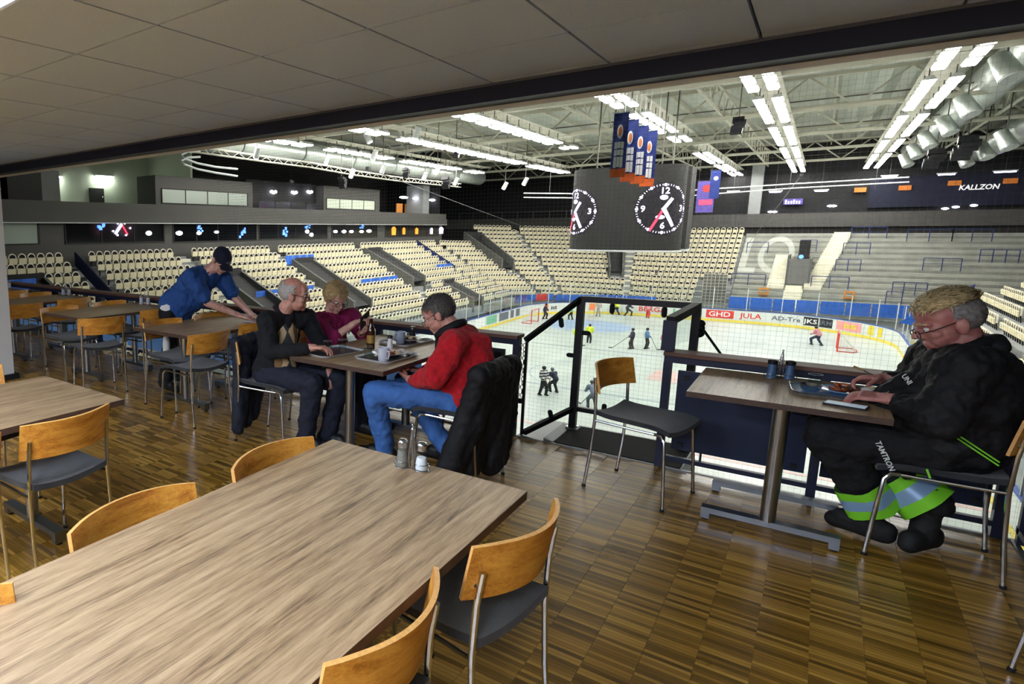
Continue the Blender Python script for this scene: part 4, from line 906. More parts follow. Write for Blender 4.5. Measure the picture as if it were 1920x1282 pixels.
# ================================================================ roof
TYS = [11.2, 22.3, 33.4, 44.5, 55.7, 66.8, 78.0]; ZB, ZT = 7.75, 9.4
rx0, rx1 = -45.0, 28.0
deck = MB(); vs = []; fs = []; n_r = 146
for i in range(n_r+1):
    x = rx0+(rx1-rx0)*i/n_r; z = 9.9+(0.16 if i % 2 else 0.0)
    vs += [(x, 6, z), (x, 84.5, z)]
for i in range(n_r): fs.append((2*i, 2*i+1, 2*i+3, 2*i+2))
roof = struct(deck.add(vs, fs).build('ceiling', 'roof_deck'), 'ribbed metal roof deck of the arena')
pur = MB().b2((-0.05, 6, 9.62), (0.05, 84, 9.84)).mesh('purlin', 'truss_paint')
for k in range(19): put('purlin', pur, roof, (-42+3.8*k, 0, 0))
dgl = math.hypot(1.9, ZT-ZB); diag_a = MB().bar((0, 0, ZB), (1.9, 0, ZT), 0.09).mesh('diagonal', 'truss_paint'); diag_b = MB().bar((1.9, 0, ZT), (3.8, 0, ZB), 0.09).mesh('diagonal', 'truss_paint')
chb = MB().b2((rx0, -0.13, ZB-0.12), (rx1, 0.13, ZB+0.08)).mesh('bottom_chord', 'truss_paint'); cht = MB().b2((rx0, -0.12, ZT-0.08), (rx1, 0.12, ZT+0.1)).mesh('top_chord', 'truss_paint')
ORD = ('first', 'second', 'third', 'fourth', 'fifth', 'sixth', 'seventh')
for q, y in enumerate(TYS):
    t = thing('roof_truss', 'pale steel lattice roof truss, %s from the camera' % ORD[q], 'truss', (0, y, 0), group='roof trusses')
    put('bottom_chord', chb, t); put('top_chord', cht, t)
    for k in range(19): put('diagonal', diag_a, t, (rx0+3.8*k, 0, 0)); put('diagonal', diag_b, t, (rx0+3.8*k, 0, 0))
    MB().bar((rx0, 0.25, ZB+0.5), (rx1, 0.25, ZB+0.5), 0.06).build('conduit', 'truss_dark', t)
# lighter cross trusses along the arena between the main ones
for q, x in enumerate((-22.5, -10.7, -4.9, 6.8)):
    t = thing('tie_truss', 'slim steel tie truss running along the arena, %s from the left' % ORD[q], 'truss', (x, 0, 0), group='slim tie trusses')
    MB().b2((-0.06, 11, ZB+0.09), (0.06, 84, ZB+0.2)).build('bottom_chord', 'truss_paint', t); MB().b2((-0.06, 11, ZT-0.3), (0.06, 84, ZT-0.2)).build('top_chord', 'truss_paint', t)
    for k in range(26): MB().bar((0, 12+2.75*k, ZB+0.15), (0, 12+2.75*k+1.37, ZT-0.25), 0.06).build('diagonal', 'truss_paint', t); MB().bar((0, 12+2.75*k+1.37, ZT-0.25), (0, 12+2.75*k+2.75, ZB+0.15), 0.06).build('diagonal', 'truss_paint', t)
# floodlight rows
lens = MB().b2((-0.16, -0.54, -0.06), (0.16, 0.54, 0.0)).mesh('lens', 'flood'); hood = MB().add([(-0.2, -0.58, 0.001), (0.2, -0.58, 0.001), (0.2, 0.58, 0.001), (-0.2, 0.58, 0.001), (-0.1, -0.5, 0.16), (0.1, -0.5, 0.16), (0.1, 0.5, 0.16), (-0.1, 0.5, 0.16)], [(3, 2, 1, 0), (4, 5, 6, 7), (0, 1, 5, 4), (1, 2, 6, 5), (2, 3, 7, 6), (3, 0, 4, 7)]).mesh('hood', 'lamp_white')
hang = MB().bar((0, 0, 0.16), (0, 0, 0.55), 0.04).mesh('hanger', 'truss_dark')
ROWS = ((2.85, 0.36, 26, 83, 'far right'), (-2.35, 0.32, 26, 83, 'right of the scoreboard'), (-7.25, 0.3, 26, 49, 'above the scoreboard'), (-7.35, 0.3, 56, 84, 'behind the scoreboard'), (-13.6, 0.3, 28, 48, 'left of the hanging banners'), (-19.7, 0.3, 27, 68, 'second from the left'), (-25.8, 0.3, 26, 62, 'farthest left'))
for x, hw, y0, y1, lb in ROWS:
    tray = thing('light_tray', 'steel cable tray carrying the floodlight row %s' % lb, 'cable tray', (x, y0, 7.72)); L_ = y1-y0
    MB().b2((-0.5, 0, -0.06), (0.5, L_, -0.025)).build('tray', 'truss_paint', tray)
    y = y0+1.2
    while y < y1-0.5:
        if min(abs(y-q) for q in TYS) > 0.75:
            for s_ in (-1, 1):
                t = thing('floodlight', 'white floodlight in the roof row %s' % lb, 'floodlight', (x+s_*hw, y, 7.12), group='arena floodlights')
                put('lens', lens, t); put('hood', hood, t); put('hanger', hang, t)
        y += 1.72
# round ducts, their nozzles and spot lamps
def duct(label, x, z, r, y0, y1):
    t = thing('air_duct', label, 'duct', (x, y0, z)); n_ = int((y1-y0)/5.5)
    for k in range(n_):
        a = (y1-y0)*k/n_; b = (y1-y0)*(k+1)/n_-0.12; MB().tube([(0, a, 0), (0, a+0.25, 0), (0, b-0.25, 0), (0, b, 0)], r, 16, True, [r*0.8, r, r, r*0.8]).build('duct_segment', 'duct', t, smooth=True)
        MB().bar((0, (a+b)/2, r), (0, (a+b)/2, 9.9-z), 0.03).build('hanger', 'truss_dark', t)
duct('big round silver air duct along the left roof', -28.3, 7.1, 0.75, 22.8, 66.5); duct('big round silver air duct along the right roof', 5.4, 8.4, 0.8, 33.8, 82); duct('second round silver air duct at the far right roof', 9.5, 8.0, 0.9, 45, 82)
for k_, (px_, py_, Z, dx, dz) in enumerate(((482, 286, 6.2, -0.35, -0.8), (545, 345, 5.6, -0.4, -0.7), (612, 300, 6.6, -0.4, -0.8), (702, 290, 6.5, -0.4, -0.7), (660, 325, 5.8, -0.4, -0.7), (718, 318, 6.0, -0.4, -0.7), (797, 330, 6.0, -0.4, -0.7), (820, 318, 6.0, -0.4, -0.7), (855, 340, 6.0, -0.4, -0.7), (690, 258, 7.2, 0.3, -0.7), (782, 248, 7.3, -0.3, -0.7), (947, 348, 5.5, -0.4, -0.7), (985, 340, 5.7, -0.4, -0.7))):
    p = pw(px_, py_, Z=Z); t = thing('spot_cylinder', 'white cylindrical spotlight under the left roof, number %d from the left' % (1+sorted((482, 545, 612, 702, 660, 718, 797, 820, 855, 690, 782, 947, 985)).index(px_)), 'spotlight', tuple(p), group='cylindrical spotlights')
    d = Vector((dx, 0.1, dz)).normalized(); MB().cyl(-d*0.32, d*0.32, 0.17, 0.19).build('barrel', 'lamp_white', t, True); MB().cyl(d*0.321, d*0.34, 0.16).build('lens', 'tube_glow', t); MB().bar((0, 0, 0), (0.0, 0, 9.90-p.z), 0.04).build('stem', 'truss_dark', t)
for k_, (px_, py_, Z) in enumerate(((1885, 125, 7.2), (1812, 198, 7.0), (1775, 235, 7.0), (1738, 262, 6.8), (1715, 283, 6.8), (1885, 262, 6.0), (1845, 282, 6.0), (1808, 298, 6.0), (1698, 300, 6.6))):
    p = pw(px_, py_, Z=Z); t = thing('duct_nozzle', 'grey jet nozzle under the right roof ducts, %s from the right edge down' % ('first', 'second', 'third', 'fourth', 'fifth', 'sixth', 'seventh', 'eighth', 'ninth')[k_], 'nozzle', tuple(p), group='jet nozzles')
    d = Vector((0.35, -0.35, -0.8)).normalized(); MB().cyl(-d*0.5, d*0.5, 0.28, 0.36, 16).build('nozzle', 'duct', t, True); MB().cyl(d*0.501, d*0.53, 0.33).build('mouth', 'lamp_white', t); MB().bar((0, 0, 0.3), (0, 0, 9.90-p.z), 0.05).build('stem', 'truss_dark', t)
# loudspeaker clusters
def cluster(px_, py_, Z, label, s=1.0):
    p = pw(px_, py_, Z=Z); t = thing('speaker_cluster', label, 'speakers', tuple(p))
    for q in range(5): MB().box((0.12*math.sin(q*1.3)*s, 0.1*q*s, -0.16*q*s), (0.62*s, 0.4*s, 0.3*s), R=Matrix.Rotation(0.25*q-0.3, 3, 'X')).build('cabinet', 'black_metal', t)
    MB().bar((0, 0, 0), (0, 0, 9.90-p.z), 0.04).build('chain', 'truss_dark', t)
cluster(512, 283, 7.0, 'black loudspeaker cluster beside the left duct'); cluster(640, 335, 5.4, 'black loudspeaker cluster on the ring truss', 0.8); cluster(760, 318, 6.2, 'small black fixture cluster right of the ring truss', 0.7); cluster(835, 335, 6.0, 'black loudspeaker cluster at the far left roof', 1.0); cluster(1385, 225, 7.2, 'dark winch beneath the roof right of the banners', 0.8); cluster(1815, 262, 6.6, 'dark loudspeaker cluster beneath the right duct', 1.3); cluster(1755, 285, 6.4, 'dark loudspeaker cluster farther along the right duct', 1.2); cluster(855, 282, 7.3, 'dark camera box under the middle roof', 0.6)
# curved lighting truss at the left
def box_truss(label, P, w_=0.32, name='lighting_truss'):
    P = [Vector(p) for p in P]; o = P[0]; t = thing(name, label, 'truss', tuple(o))
    for dy, dz in ((0, 0), (0, w_), (w_, 0), (w_, w_)):
        MB().tube([p-o+Vector((dy*0.7, 0, dz)) for p in P], 0.035, 6).build('chord', 'truss_paint', t, True)
    L_ = 0
    for a, b in zip(P, P[1:]):
        n_ = max(1, int((b-a).length/0.55))
        for i in range(n_):
            u = a.lerp(b, i/n_)-o; v = a.lerp(b, (i+1)/n_)-o
            MB().bar(u+Vector((0, 0, 0 if i % 2 else w_)), v+Vector((0, 0, w_ if i % 2 else 0)), 0.03).build('lacing', 'truss_paint', t)
    return t
ptsA = [pw(x, y, X=-27.0) for x, y in ((352, 284), (420, 293), (500, 304), (580, 314), (660, 328), (740, 339), (860, 351))]
box_truss('long white box truss under the left roof', ptsA)
c0 = pw(352, 290, X=-27.0); ring = [c0+Vector((2.4*math.cos(a)+0.6, 3.0*math.sin(a)+3.0, -0.35)) for a in np.linspace(3.6, 5.9, 12)]
t = thing('light_ring', 'curved white double light track at upper left', 'light track', tuple(c0))
for dz in (0.0, -0.55): MB().tube([pw(x, y+(-dz*20), X=-26.5)-c0 for x, y in ((375, 283), (352, 284), (340, 290), (345, 297), (370, 306), (405, 313), (445, 317+(-dz)*4))], 0.06, 8).build('track', 'print_white', t, True)
for dx in (0.0, 1.6): MB().bar((0, dx, 0.1), (0, dx, 9.90-c0.z), 0.03).build('hanger', 'truss_dark', t)
t = thing('light_track', 'pair of white light tracks above the far wall right of the scoreboard', 'light track', tuple(pw(1290, 363, Y=72)))
for q in ((1290, 357, 1480, 345, 1705, 332), (1290, 367, 1480, 353, 1705, 341)):
    o_ = pw(1290, 363, Y=72); MB().tube([pw(q[0], q[1], Y=72)-o_, pw(q[2], q[3], Y=72)-o_, pw(q[4], q[5], Y=71)-o_], 0.06, 6).build('track', 'print_white', t, True)
for x_ in (1330, 1480, 1640): p_ = pw(x_, 355, Y=72)-o_; MB().bar(p_, Vector((p_.x, p_.y, 9.90-o_.z)), 0.03).build('hanger', 'truss_dark', t)
t = thing('light_track', 'pair of white light tracks left of the scoreboard', 'light track', tuple(pw(982, 365, Y=62))); o_ = pw(982, 365, Y=62)
for q in (362, 370): MB().tube([pw(982, q, Y=62)-o_, pw(1075, q+1, Y=62)-o_], 0.06, 6).build('track', 'print_white', t, True)
p_ = pw(1030, 365, Y=62)-o_; MB().bar(p_, Vector((p_.x, p_.y, 9.90-o_.z)), 0.03).build('hanger', 'truss_dark', t)
# slack cables
def cable(label, a, b, r=0.03):
    a, b = Vector(a), Vector(b); t = thing('steel_cable', label, 'cable', tuple(a)); MB().tube([(0, 0, 0), (b-a)/2-Vector((0, 0, 0.05)), b-a], r, 6).build('strand', 'steel_dull', t); MB().box((0, 0, 0), (0.25, 0.25, 0.25)).build('anchor', 'black_metal', t)
cable('long diagonal cable from the left roof to the far seats', pw(690, 316, X=-24), pw(985, 426, Y=76)); cable('thin diagonal cable over the terrace', pw(1503, 328, Y=72), pw(1402, 458, Y=75.5), 0.02)
# ================================================================ scoreboard
SC = Vector((-7.90, 38.7, 0)); SH, SR, SZ0, SZ1 = 2.61, 1.25, 0.52, 4.72
def sb_pt(s, v, off=0.0):                                            # s = length along the outline from the middle of the near face, to the right
    fl = SH-SR; q = math.pi/2*SR; per = 8*fl+4*q; s = (s+per/2) % per-per/2
    k = 0
    while s > fl+q+fl-1e-9+0*k: s -= 2*fl+q; k += 1
    while s < -fl-1e-9: s += 2*fl+q; k -= 1
    if s <= fl: p = Vector((s, -SH-off)); 
    else:
        a = (s-fl)/SR; p = Vector((fl+(SR+off)*math.sin(a), -fl-(SR+off)*math.cos(a)))
    c, n = math.cos(k*math.pi/2), math.sin(k*math.pi/2)
    return Vector((p.x*c-p.y*n, p.x*n+p.y*c, v))
sb = thing('scoreboard', 'big dark grey video cube with two lit clocks hanging over centre ice', 'scoreboard', (SC.x, SC.y, SZ0))
per = 8*(SH-SR)+2*math.pi*SR; n_s = 72
vs = []; fs = []
for i in range(n_s):
    for v in (0.0, SZ1-SZ0): vs.append(sb_pt(per*i/n_s, v))
for i in range(n_s): j = (i+1) % n_s; fs.append((2*i, 2*j, 2*j+1, 2*i+1))
MB().add(vs, fs+[tuple(2*i+1 for i in range(n_s))]).build('screen_body', 'board_grey', sb, smooth=30)
vs = []
for i in range(n_s):
    for v, o_ in ((-0.02, 0.04), (-0.12, 0.04)): vs.append(sb_pt(per*i/n_s, v, o_))
MB().add(vs, fs+[tuple(2*i+1 for i in range(n_s))[::-1]]).build('bottom_rim', 'lamp_white', sb, smooth=30)
for s_ in range(-2, 3):
    for sg_ in (1,): MB().add([sb_pt(s_*1.15-0.006, 0.02, 0.006), sb_pt(s_*1.15+0.006, 0.02, 0.006), sb_pt(s_*1.15+0.006, SZ1-SZ0-0.02, 0.006), sb_pt(s_*1.15-0.006, SZ1-SZ0-0.02, 0.006)], [(0, 1, 2, 3)]).build('panel_seam', 'board_dark', sb)
for dx, dy in ((-1.5, -1.5), (1.5, -1.5), (1.5, 1.5), (-1.5, 1.5)): MB().bar((dx, dy, SZ1-SZ0), (dx, dy, 9.4-SZ0), 0.06).build('hanger', 'truss_dark', sb)
def clock(s0, vc, R, label):
    f = MB()
    def quad(pts, off): return [sb_pt(s0+u, vc+v, off) for u, v in pts]
    vs = [sb_pt(s0+R*1.06*k/1.0*math.cos(a), vc+R*1.06*k*math.sin(a), 0.012) for k in (0.0, 0.35, 0.7, 1.0) for a in np.linspace(0, 2*math.pi, 33)[:-1]]
    fs = [(r*32+i, r*32+(i+1) % 32, (r+1)*32+(i+1) % 32, (r+1)*32+i) for r in range(3) for i in range(32)]
    c = f.add(vs, fs).build('clock_face', 'board_dark', sb); c['label'] = label
    def rad(a, r0, r1, w0, w1, name, m_, off=0.025):                 # a clockwise from twelve, in degrees
        A = math.radians(90-a); d = Vector((math.cos(A), math.sin(A))); e = Vector((-d.y, d.x)); n_ = 6; vs = []
        for i in range(n_+1):
            t = i/n_; r = (r0+(r1-r0)*t)*R; wv = (w0+(w1-w0)*t)*R/2
            for q in (-1, 1): vs.append(sb_pt(s0+d.x*r+e.x*wv*q, vc+d.y*r+e.y*wv*q, off))
        MB().add(vs, [(2*i, 2*i+2, 2*i+3, 2*i+1) for i in range(n_)]).build(name, m_, c)
    def dot(u, v, r, m_='led_white', ry=None, off=0.025):
        vs = [sb_pt(s0+u*R+r*R*math.cos(a), vc+v*R+(ry or r)*R*math.sin(a), off) for a in np.linspace(0, 2*math.pi, 13)[:-1]]
        MB().add(vs, [tuple(range(12))]).build('mark', m_, c)
    for k in range(60):
        if k % 5: rad(k*6, 0.94, 1.01, 0.022, 0.022, 'tick', 'led_white')
    for k in range(12): A = math.radians(90-30*k); dot(0.97*math.cos(A), 0.97*math.sin(A), 0.062)
    for tx, u, v in (('12', 0, 0.72), ('3', 0.74, 0), ('6', 0, -0.70), ('9', -0.74, 0)):
        me = text_mesh(tx, R*0.36, 0.0, True); me.materials.clear(); me.materials.append(M['led_white'])
        for q in me.vertices: q.co = sb_pt(s0+u*R+q.co.x, vc+v*R+q.co.y, 0.025)
        put('numeral', me, c)
    dot(-0.02, 0.46, 0.15, ry=0.10)
    rad(35, -0.05, 0.52, 0.13, 0.13, 'hand', 'led_white', 0.03); rad(151, -0.05, 0.82, 0.15, 0.12, 'hand', 'led_white', 0.03); rad(206, -0.1, 1.0, 0.09, 0.09, 'hand', 'led_red', 0.028); dot(-0.1, -0.34, 0.17, ry=0.08)
_cs = np.linspace(-4.6, 4.6, 400)
def s_px(x, v=1.9):
    c_ = [(abs(to_px(SC+sb_pt(s, v+SZ0))[0]-x), s) for s in _cs]; return min(c_)[1]
zc = pw(1245, 391, Y=36.1).z-SZ0; R_ = 1.2
clock(s_px(1244), zc, R_, 'lit clock dial on the right of the scoreboard')
_sl = next(s for s in np.linspace(-1.0, -4.5, 500) if to_px(SC+sb_pt(s, 1.9+SZ0))[0] <= 1079)
clock(_sl, zc-0.05, R_*0.98, 'lit clock dial wrapping the left edge of the scoreboard')
# pennants over the scoreboard
PEN = (((1152, 213), (1168, 213), 333, 27.0), ((1171, 226), (1187, 226), 341, 28.2), ((1190, 237), (1206, 237), 345, 29.3), ((1207, 247), (1223, 249), 350, 30.4))
for k_, (a, b, yb, Y_) in enumerate(PEN):
    A, B = pw(*a, Y=Y_), pw(*b, Y=Y_); Bt = pw(a[0]-7, yb, Y=Y_); w_ = 0.52; z0 = Bt.z
    t = thing('championship_banner', 'blue banner with orange foot over the scoreboard, %s from the left' % ('first', 'second', 'third', 'fourth')[k_], 'banner', (A.x, Y_, A.z), group='championship banners'); h = z0-A.z; fh = 0.32
    MB().grid(lambda u, v: (w_*u, 0.03*math.sin(u*4+v*3), (h+fh)*v), 6, 8).build('cloth', 'banner_navy', t, True); MB().grid(lambda u, v: (w_*u, 0.03*math.sin(u*4+3), h+fh-0.001-fh*v), 6, 2).build('foot', 'banner_orange', t)
    MB().ell((w_*0.5, -0.05, 0.29*h), (0.10, 0.012, 0.11*-h), nu=14, nv=8).build('emblem', 'print_white', t, True); MB().ell((w_*0.5, -0.066, 0.29*h), (0.06, 0.008, 0.075*-h), nu=14, nv=8).build('emblem', 'print_orange', t, True)
    for z_a, z_b in ((0.45, 0.555), (0.57, 0.665), (0.68, 0.85)):
        for q in range(3): MB().b2((w_*(0.2+0.21*q), -0.06, h*(z_b-0.01*(q % 2))), (w_*(0.2+0.21*q+0.18), -0.045, h*z_a)).build('print_block', 'print_white', t)
    MB().bar((-0.05, 0, 0.02), (w_+0.05, 0, 0.02), 0.03).build('pole', 'lamp_white', t)
    for q in (0.0, w_): MB().bar((q, 0, 0.03), (q, 0, 9.90-A.z), 0.015).build('cord', 'lamp_white', t)
# ================================================================ safety net in front of the near boards
nt_ = MB(); x0, x1, z0, z1, y_ = -9.0, 7.0, ICE+1.2, 7.6, 8.6; p_ = 0.052; hw = 0.0006
x = x0
while x < x1: nt_.add([(x-hw, y_, z0), (x+hw, y_, z0), (x+hw, y_, z1), (x-hw, y_, z1)], [(0, 1, 2, 3)]); x += p_
z = z0
while z < z1: nt_.add([(x0, y_, z-hw), (x1, y_, z-hw), (x1, y_, z+hw), (x0, y_, z+hw)], [(0, 1, 2, 3)]); z += p_
tag(nt_.build('safety_net', 'net_cord'), 'fine protective net hanging in front of the rink', 'net', None, 'stuff')
# goals
def goal(label, x, y, rz):
    t = thing('hockey_goal', label, 'goal', (x, y, ICE+0.002), rz, group='hockey goals'); w_, h, dp = 1.83, 1.22, 1.0
    MB().tube([(-w_/2, 0, 0), (-w_/2, 0, h), (w_/2, 0, h), (w_/2, 0, 0)], 0.045, 8).build('frame', 'goal_red', t); MB().tube([(-w_/2, 0, 0.03), (-w_/2, -dp*0.8, 0.03), (-w_/4, -dp, 0.03), (w_/4, -dp, 0.03), (w_/2, -dp*0.8, 0.03), (w_/2, 0, 0.03)], 0.035, 6).build('base_frame', 'goal_red', t)
    n = MB()
    for i in range(13):
        u = -w_/2+w_*i/12; n.bar((u, -0.02, h), (u*0.9, -dp*0.95, 0.04), 0.014)
    for i in range(9):
        v = i/8; n.bar((-w_/2, -dp*0.95*v, h*(1-v)+0.04), (w_/2, -dp*0.95*v, h*(1-v)+0.04), 0.014)
    for s_ in (-1, 1):
        for i in range(1, 6): v = i/6; n.bar((s_*w_/2, -dp*0.9*v, 0.03), (s_*w_/2, -dp*0.9*v, h*(1-v)), 0.014); n.bar((s_*w_/2, 0, h*v), (s_*w_/2, -dp*0.9*(1-v), h*v), 0.014)
    n.build('netting', 'net_white', t)
goal('red framed hockey goal with white netting at the right', 1.55, 57.4, H2); goal('pale red hockey goal at the far left of the ice', -18.7, 57.3, -H2)
# flags behind the man in black
for k_, pts in enumerate((((1685, 605), (1722, 583), (1760, 590), (1740, 615)), ((1797, 548), (1829, 532), (1826, 552), (1815, 556)))):
    P = [pw(x_, y_, Y=40) for x_, y_ in pts]; o_ = Vector((P[2].x+0.3, 40, ICE+1.0)); t = thing('flag', ('blue flag in front of the face of the man in black', 'small blue flag above the head of the man in black')[k_], 'flag', tuple(o_))
    MB().add([p-o_ for p in P]+[p-o_+Vector((0, 0.02, 0)) for p in P], [(0, 1, 2, 3), (7, 6, 5, 4), (0, 4, 5, 1), (1, 5, 6, 2), (2, 6, 7, 3), (3, 7, 4, 0)]).build('cloth', 'banner_navy' if k_ else 'banner_blue', t); MB().bar((0, 0, 0), P[2]-o_+Vector((0.02, 0, 0.1)), 0.03).build('staff', 'navy', t)
# ================================================================ people
def skin_mat(name, base, red):
    m, nt, b = nodes(name); L = nt.links.new
    tc = N(nt, 'TexCoord'); n1 = N(nt, 'TexNoise', i_Scale=22.0, i_Detail=5.0); L(tc.outputs['Object'], n1.inputs['Vector'])
    L(ramp(nt, n1.outputs['Fac'], (0.3, red), (0.65, base)), b.inputs['Base Color']); b.inputs['Roughness'].default_value = 0.5
    b.inputs['Subsurface Weight'].default_value = 0.08; b.inputs['Subsurface Radius'].default_value = (0.02, 0.008, 0.005)
    n2 = N(nt, 'TexNoise', i_Scale=260.0, i_Detail=3.0); L(tc.outputs['Object'], n2.inputs['Vector'])
    bp = N(nt, 'Bump', i_Strength=0.12, i_Distance=0.002); L(n2.outputs['Fac'], bp.inputs['Height']); L(bp.outputs[0], b.inputs['Normal'])
skin_mat('skin', 'd3a08c', 'b97a6a'); skin_mat('skin_red', 'c58a80', 'a8635c'); skin_mat('skin_pale', 'ddb09e', 'c48b7d')
mat('hair_grey', '8d8987', 0.6, var=0.4, vscale=60); mat('hair_white', 'b9b3ac', 0.6, var=0.25, vscale=60); mat('hair_dark', '5f5955', 0.6, var=0.55, vscale=70); mat('hair_blond', 'c9ad78', 0.55, var=0.4, vscale=60); mat('hair_straw', 'd2bb8a', 0.55, var=0.4, vscale=60)
mat('knit_black', '15161a', 0.9, bump=0.3, bscale=250); mat('knit_red', 'bb0f1e', 0.9, bump=0.5, bscale=300, var=0.22, vscale=40, sheen=0.08); mat('knit_magenta', '8a1650', 0.85, bump=0.3, bscale=300, var=0.12, vscale=20); mat('shirt_navy', '234c8c', 0.8, bump=0.15, bscale=120, var=0.15, vscale=10)
mat('denim', '3d68a8', 0.85, bump=0.3, bscale=500, var=0.28, vscale=9); mat('trouser_navy', '1b1f2e', 0.85, bump=0.15, bscale=120); mat('trouser_black', '131316', 0.85, bump=0.15, bscale=120); mat('coat_black', '0f0f13', 0.75, bump=0.2, bscale=60); mat('coat_navy', '171b28', 0.75, bump=0.2, bscale=60)
mat('cap_navy', '171c33', 0.85, bump=0.2, bscale=300); mat('shoe_black', '121214', 0.5); mat('boot_black', '1a1a1b', 0.75, bump=0.5, bscale=40); mat('eye_white', 'e4e0da', 0.2); mat('iris', '3f4a55', 0.2); mat('lip', 'a9655f', 0.5); mat('glass_frame', '1b1310', 0.4); mat('hivis_green', '7fd42a', 0.7); mat('hivis_silver', '8fb0d2', 0.4, 0.2); mat('hivis_yellow', 'd6e83c', 0.7)
mat('metal_frame', '7d6a55', 0.3, 0.8)
def argyle():
    m, nt, b = nodes('argyle'); L = nt.links.new
    tc = N(nt, 'TexCoord'); sp = N(nt, 'SeparateXYZ'); L(tc.outputs['Object'], sp.inputs[0])
    def mth(op, a, c=None):
        n = N(nt, 'Math', operation=op)
        for i, q in enumerate((a, c)):
            if q is None: continue
            if isinstance(q, (int, float)): n.inputs[i].default_value = q
            else: L(q, n.inputs[i])
        return n.outputs[0]
    # diamonds running up the chest beside a dark grey front
    y = mth('ADD', mth('MULTIPLY', sp.outputs['Y'], 0.906), mth('MULTIPLY', mth('SUBTRACT', sp.outputs['X'], 0.06), 0.423)); z = sp.outputs['Z']
    tri = mth('ABSOLUTE', mth('SUBTRACT', mth('FRACT', mth('MULTIPLY', z, 4.6)), 0.5))
    
    d1 = mth('ABSOLUTE', mth('SUBTRACT', mth('ABSOLUTE', y), 0.078))
    k = mth('LESS_THAN', d1, mth('ADD', mth('MULTIPLY', tri, 0.10), 0.022))
    d2 = mth('LESS_THAN', d1, mth('ADD', mth('MULTIPLY', tri, 0.05), 0.004))
    mx = N(nt, 'Mix', data_type='RGBA'); L(k, mx.inputs['Factor']); mx.inputs['A'].default_value = lin('3b3b3d'); mx.inputs['B'].default_value = lin('bfa781')
    mx2 = N(nt, 'Mix', data_type='RGBA'); L(d2, mx2.inputs['Factor']); L(mx.outputs['Result'], mx2.inputs['A']); mx2.inputs['B'].default_value = lin('7e6242')
    L(mx2.outputs['Result'], b.inputs['Base Color']); b.inputs['Roughness'].default_value = 0.9
    n2 = N(nt, 'TexNoise', i_Scale=300.0); L(tc.outputs['Object'], n2.inputs['Vector']); bp = N(nt, 'Bump', i_Strength=0.4, i_Distance=0.002); L(n2.outputs['Fac'], bp.inputs['Height']); L(bp.outputs[0], b.inputs['Normal'])
argyle()
fold_tex = bpy.data.textures.new('folds', 'CLOUDS'); fold_tex.noise_scale = 0.075; fold_tex.noise_depth = 3
def blob(mb, voxel, smooth=3, folds=0.0, fac=0.5):
    me = mb.mesh('tmp', 'skin'); o = bpy.data.objects.new('tmp', me)
    r = o.modifiers.new('r', 'REMESH'); r.mode = 'VOXEL'; r.voxel_size = voxel
    if smooth: s = o.modifiers.new('s', 'SMOOTH'); s.factor = fac; s.iterations = smooth
    if folds: d = o.modifiers.new('d', 'DISPLACE'); d.texture = fold_tex; d.strength = folds*1.7; d.mid_level = 0.5; d.texture_coords = 'LOCAL'
    me2 = evaluate(o); bpy.data.objects.remove(o); bpy.data.meshes.remove(me)
    me2.materials.clear(); me2.polygons.foreach_set('use_smooth', [True]*len(me2.polygons)); return me2
class Fr:                                                            # a local frame: x right, y forward, z up
    def __init__(s, o, fwd, up=(0, 0, 1)):
        s.o = Vector(o); s.y = Vector(fwd).normalized(); z = Vector(up); s.x = s.y.cross(z).normalized(); s.z = s.x.cross(s.y)
        s.R = Matrix((s.x, s.y, s.z)).transposed()
    def __call__(s, x, y, z): return s.o+s.x*x+s.y*y+s.z*z
def head_prims(b, f, k=1.0, fat=1.0, female=False):
    e = lambda p, r: b.ell(f(*[q*k for q in p]), tuple(q*k for q in r), f.R, 18, 12)
    e((0, -0.018, 0.035), (0.074*fat, 0.096, 0.086)); e((0, 0.03, -0.03), (0.063*fat, 0.062, 0.085)); e((0, 0.035, -0.07), (0.052*fat, 0.05, 0.042)); e((0, 0.068, -0.092), (0.024*fat, 0.022, 0.019))
    e((0, 0.06, 0.05), (0.055, 0.034, 0.04))
    for s in (-1, 1):
        b.cap(f(s*0.012*k, 0.086*k, 0.019*k), f(s*0.046*k, 0.068*k, 0.017*k), 0.0125*k, 0.011*k)      # brow
        e((s*0.043*fat, 0.058, -0.026), (0.023*fat, 0.024, 0.022)); e((s*0.038*fat, 0.05, -0.055), (0.024*fat, 0.028, 0.028)); e((s*0.078*fat, -0.012, -0.012), (0.011, 0.021, 0.033)); e((s*0.084*fat, -0.022, -0.002), (0.006, 0.012, 0.026))
        e((s*0.0115, 0.098, -0.033), (0.0095, 0.011, 0.0085))
    b.cap(f(0, 0.087*k, 0.012*k), f(0, 0.112*k, -0.026*k), 0.0085*k, 0.0125*k)
    b.cap(f(-0.019*k, 0.086*k, -0.0605*k), f(0.019*k, 0.086*k, -0.0605*k), 0.0068*k, 0.0068*k); b.cap(f(-0.016*k, 0.085*k, -0.0725*k), f(0.016*k, 0.085*k, -0.0725*k), 0.0072*k, 0.0072*k); b.cap(f(0, 0.09*k, -0.0605*k), f(0, 0.089*k, -0.073*k), 0.006*k, 0.006*k)
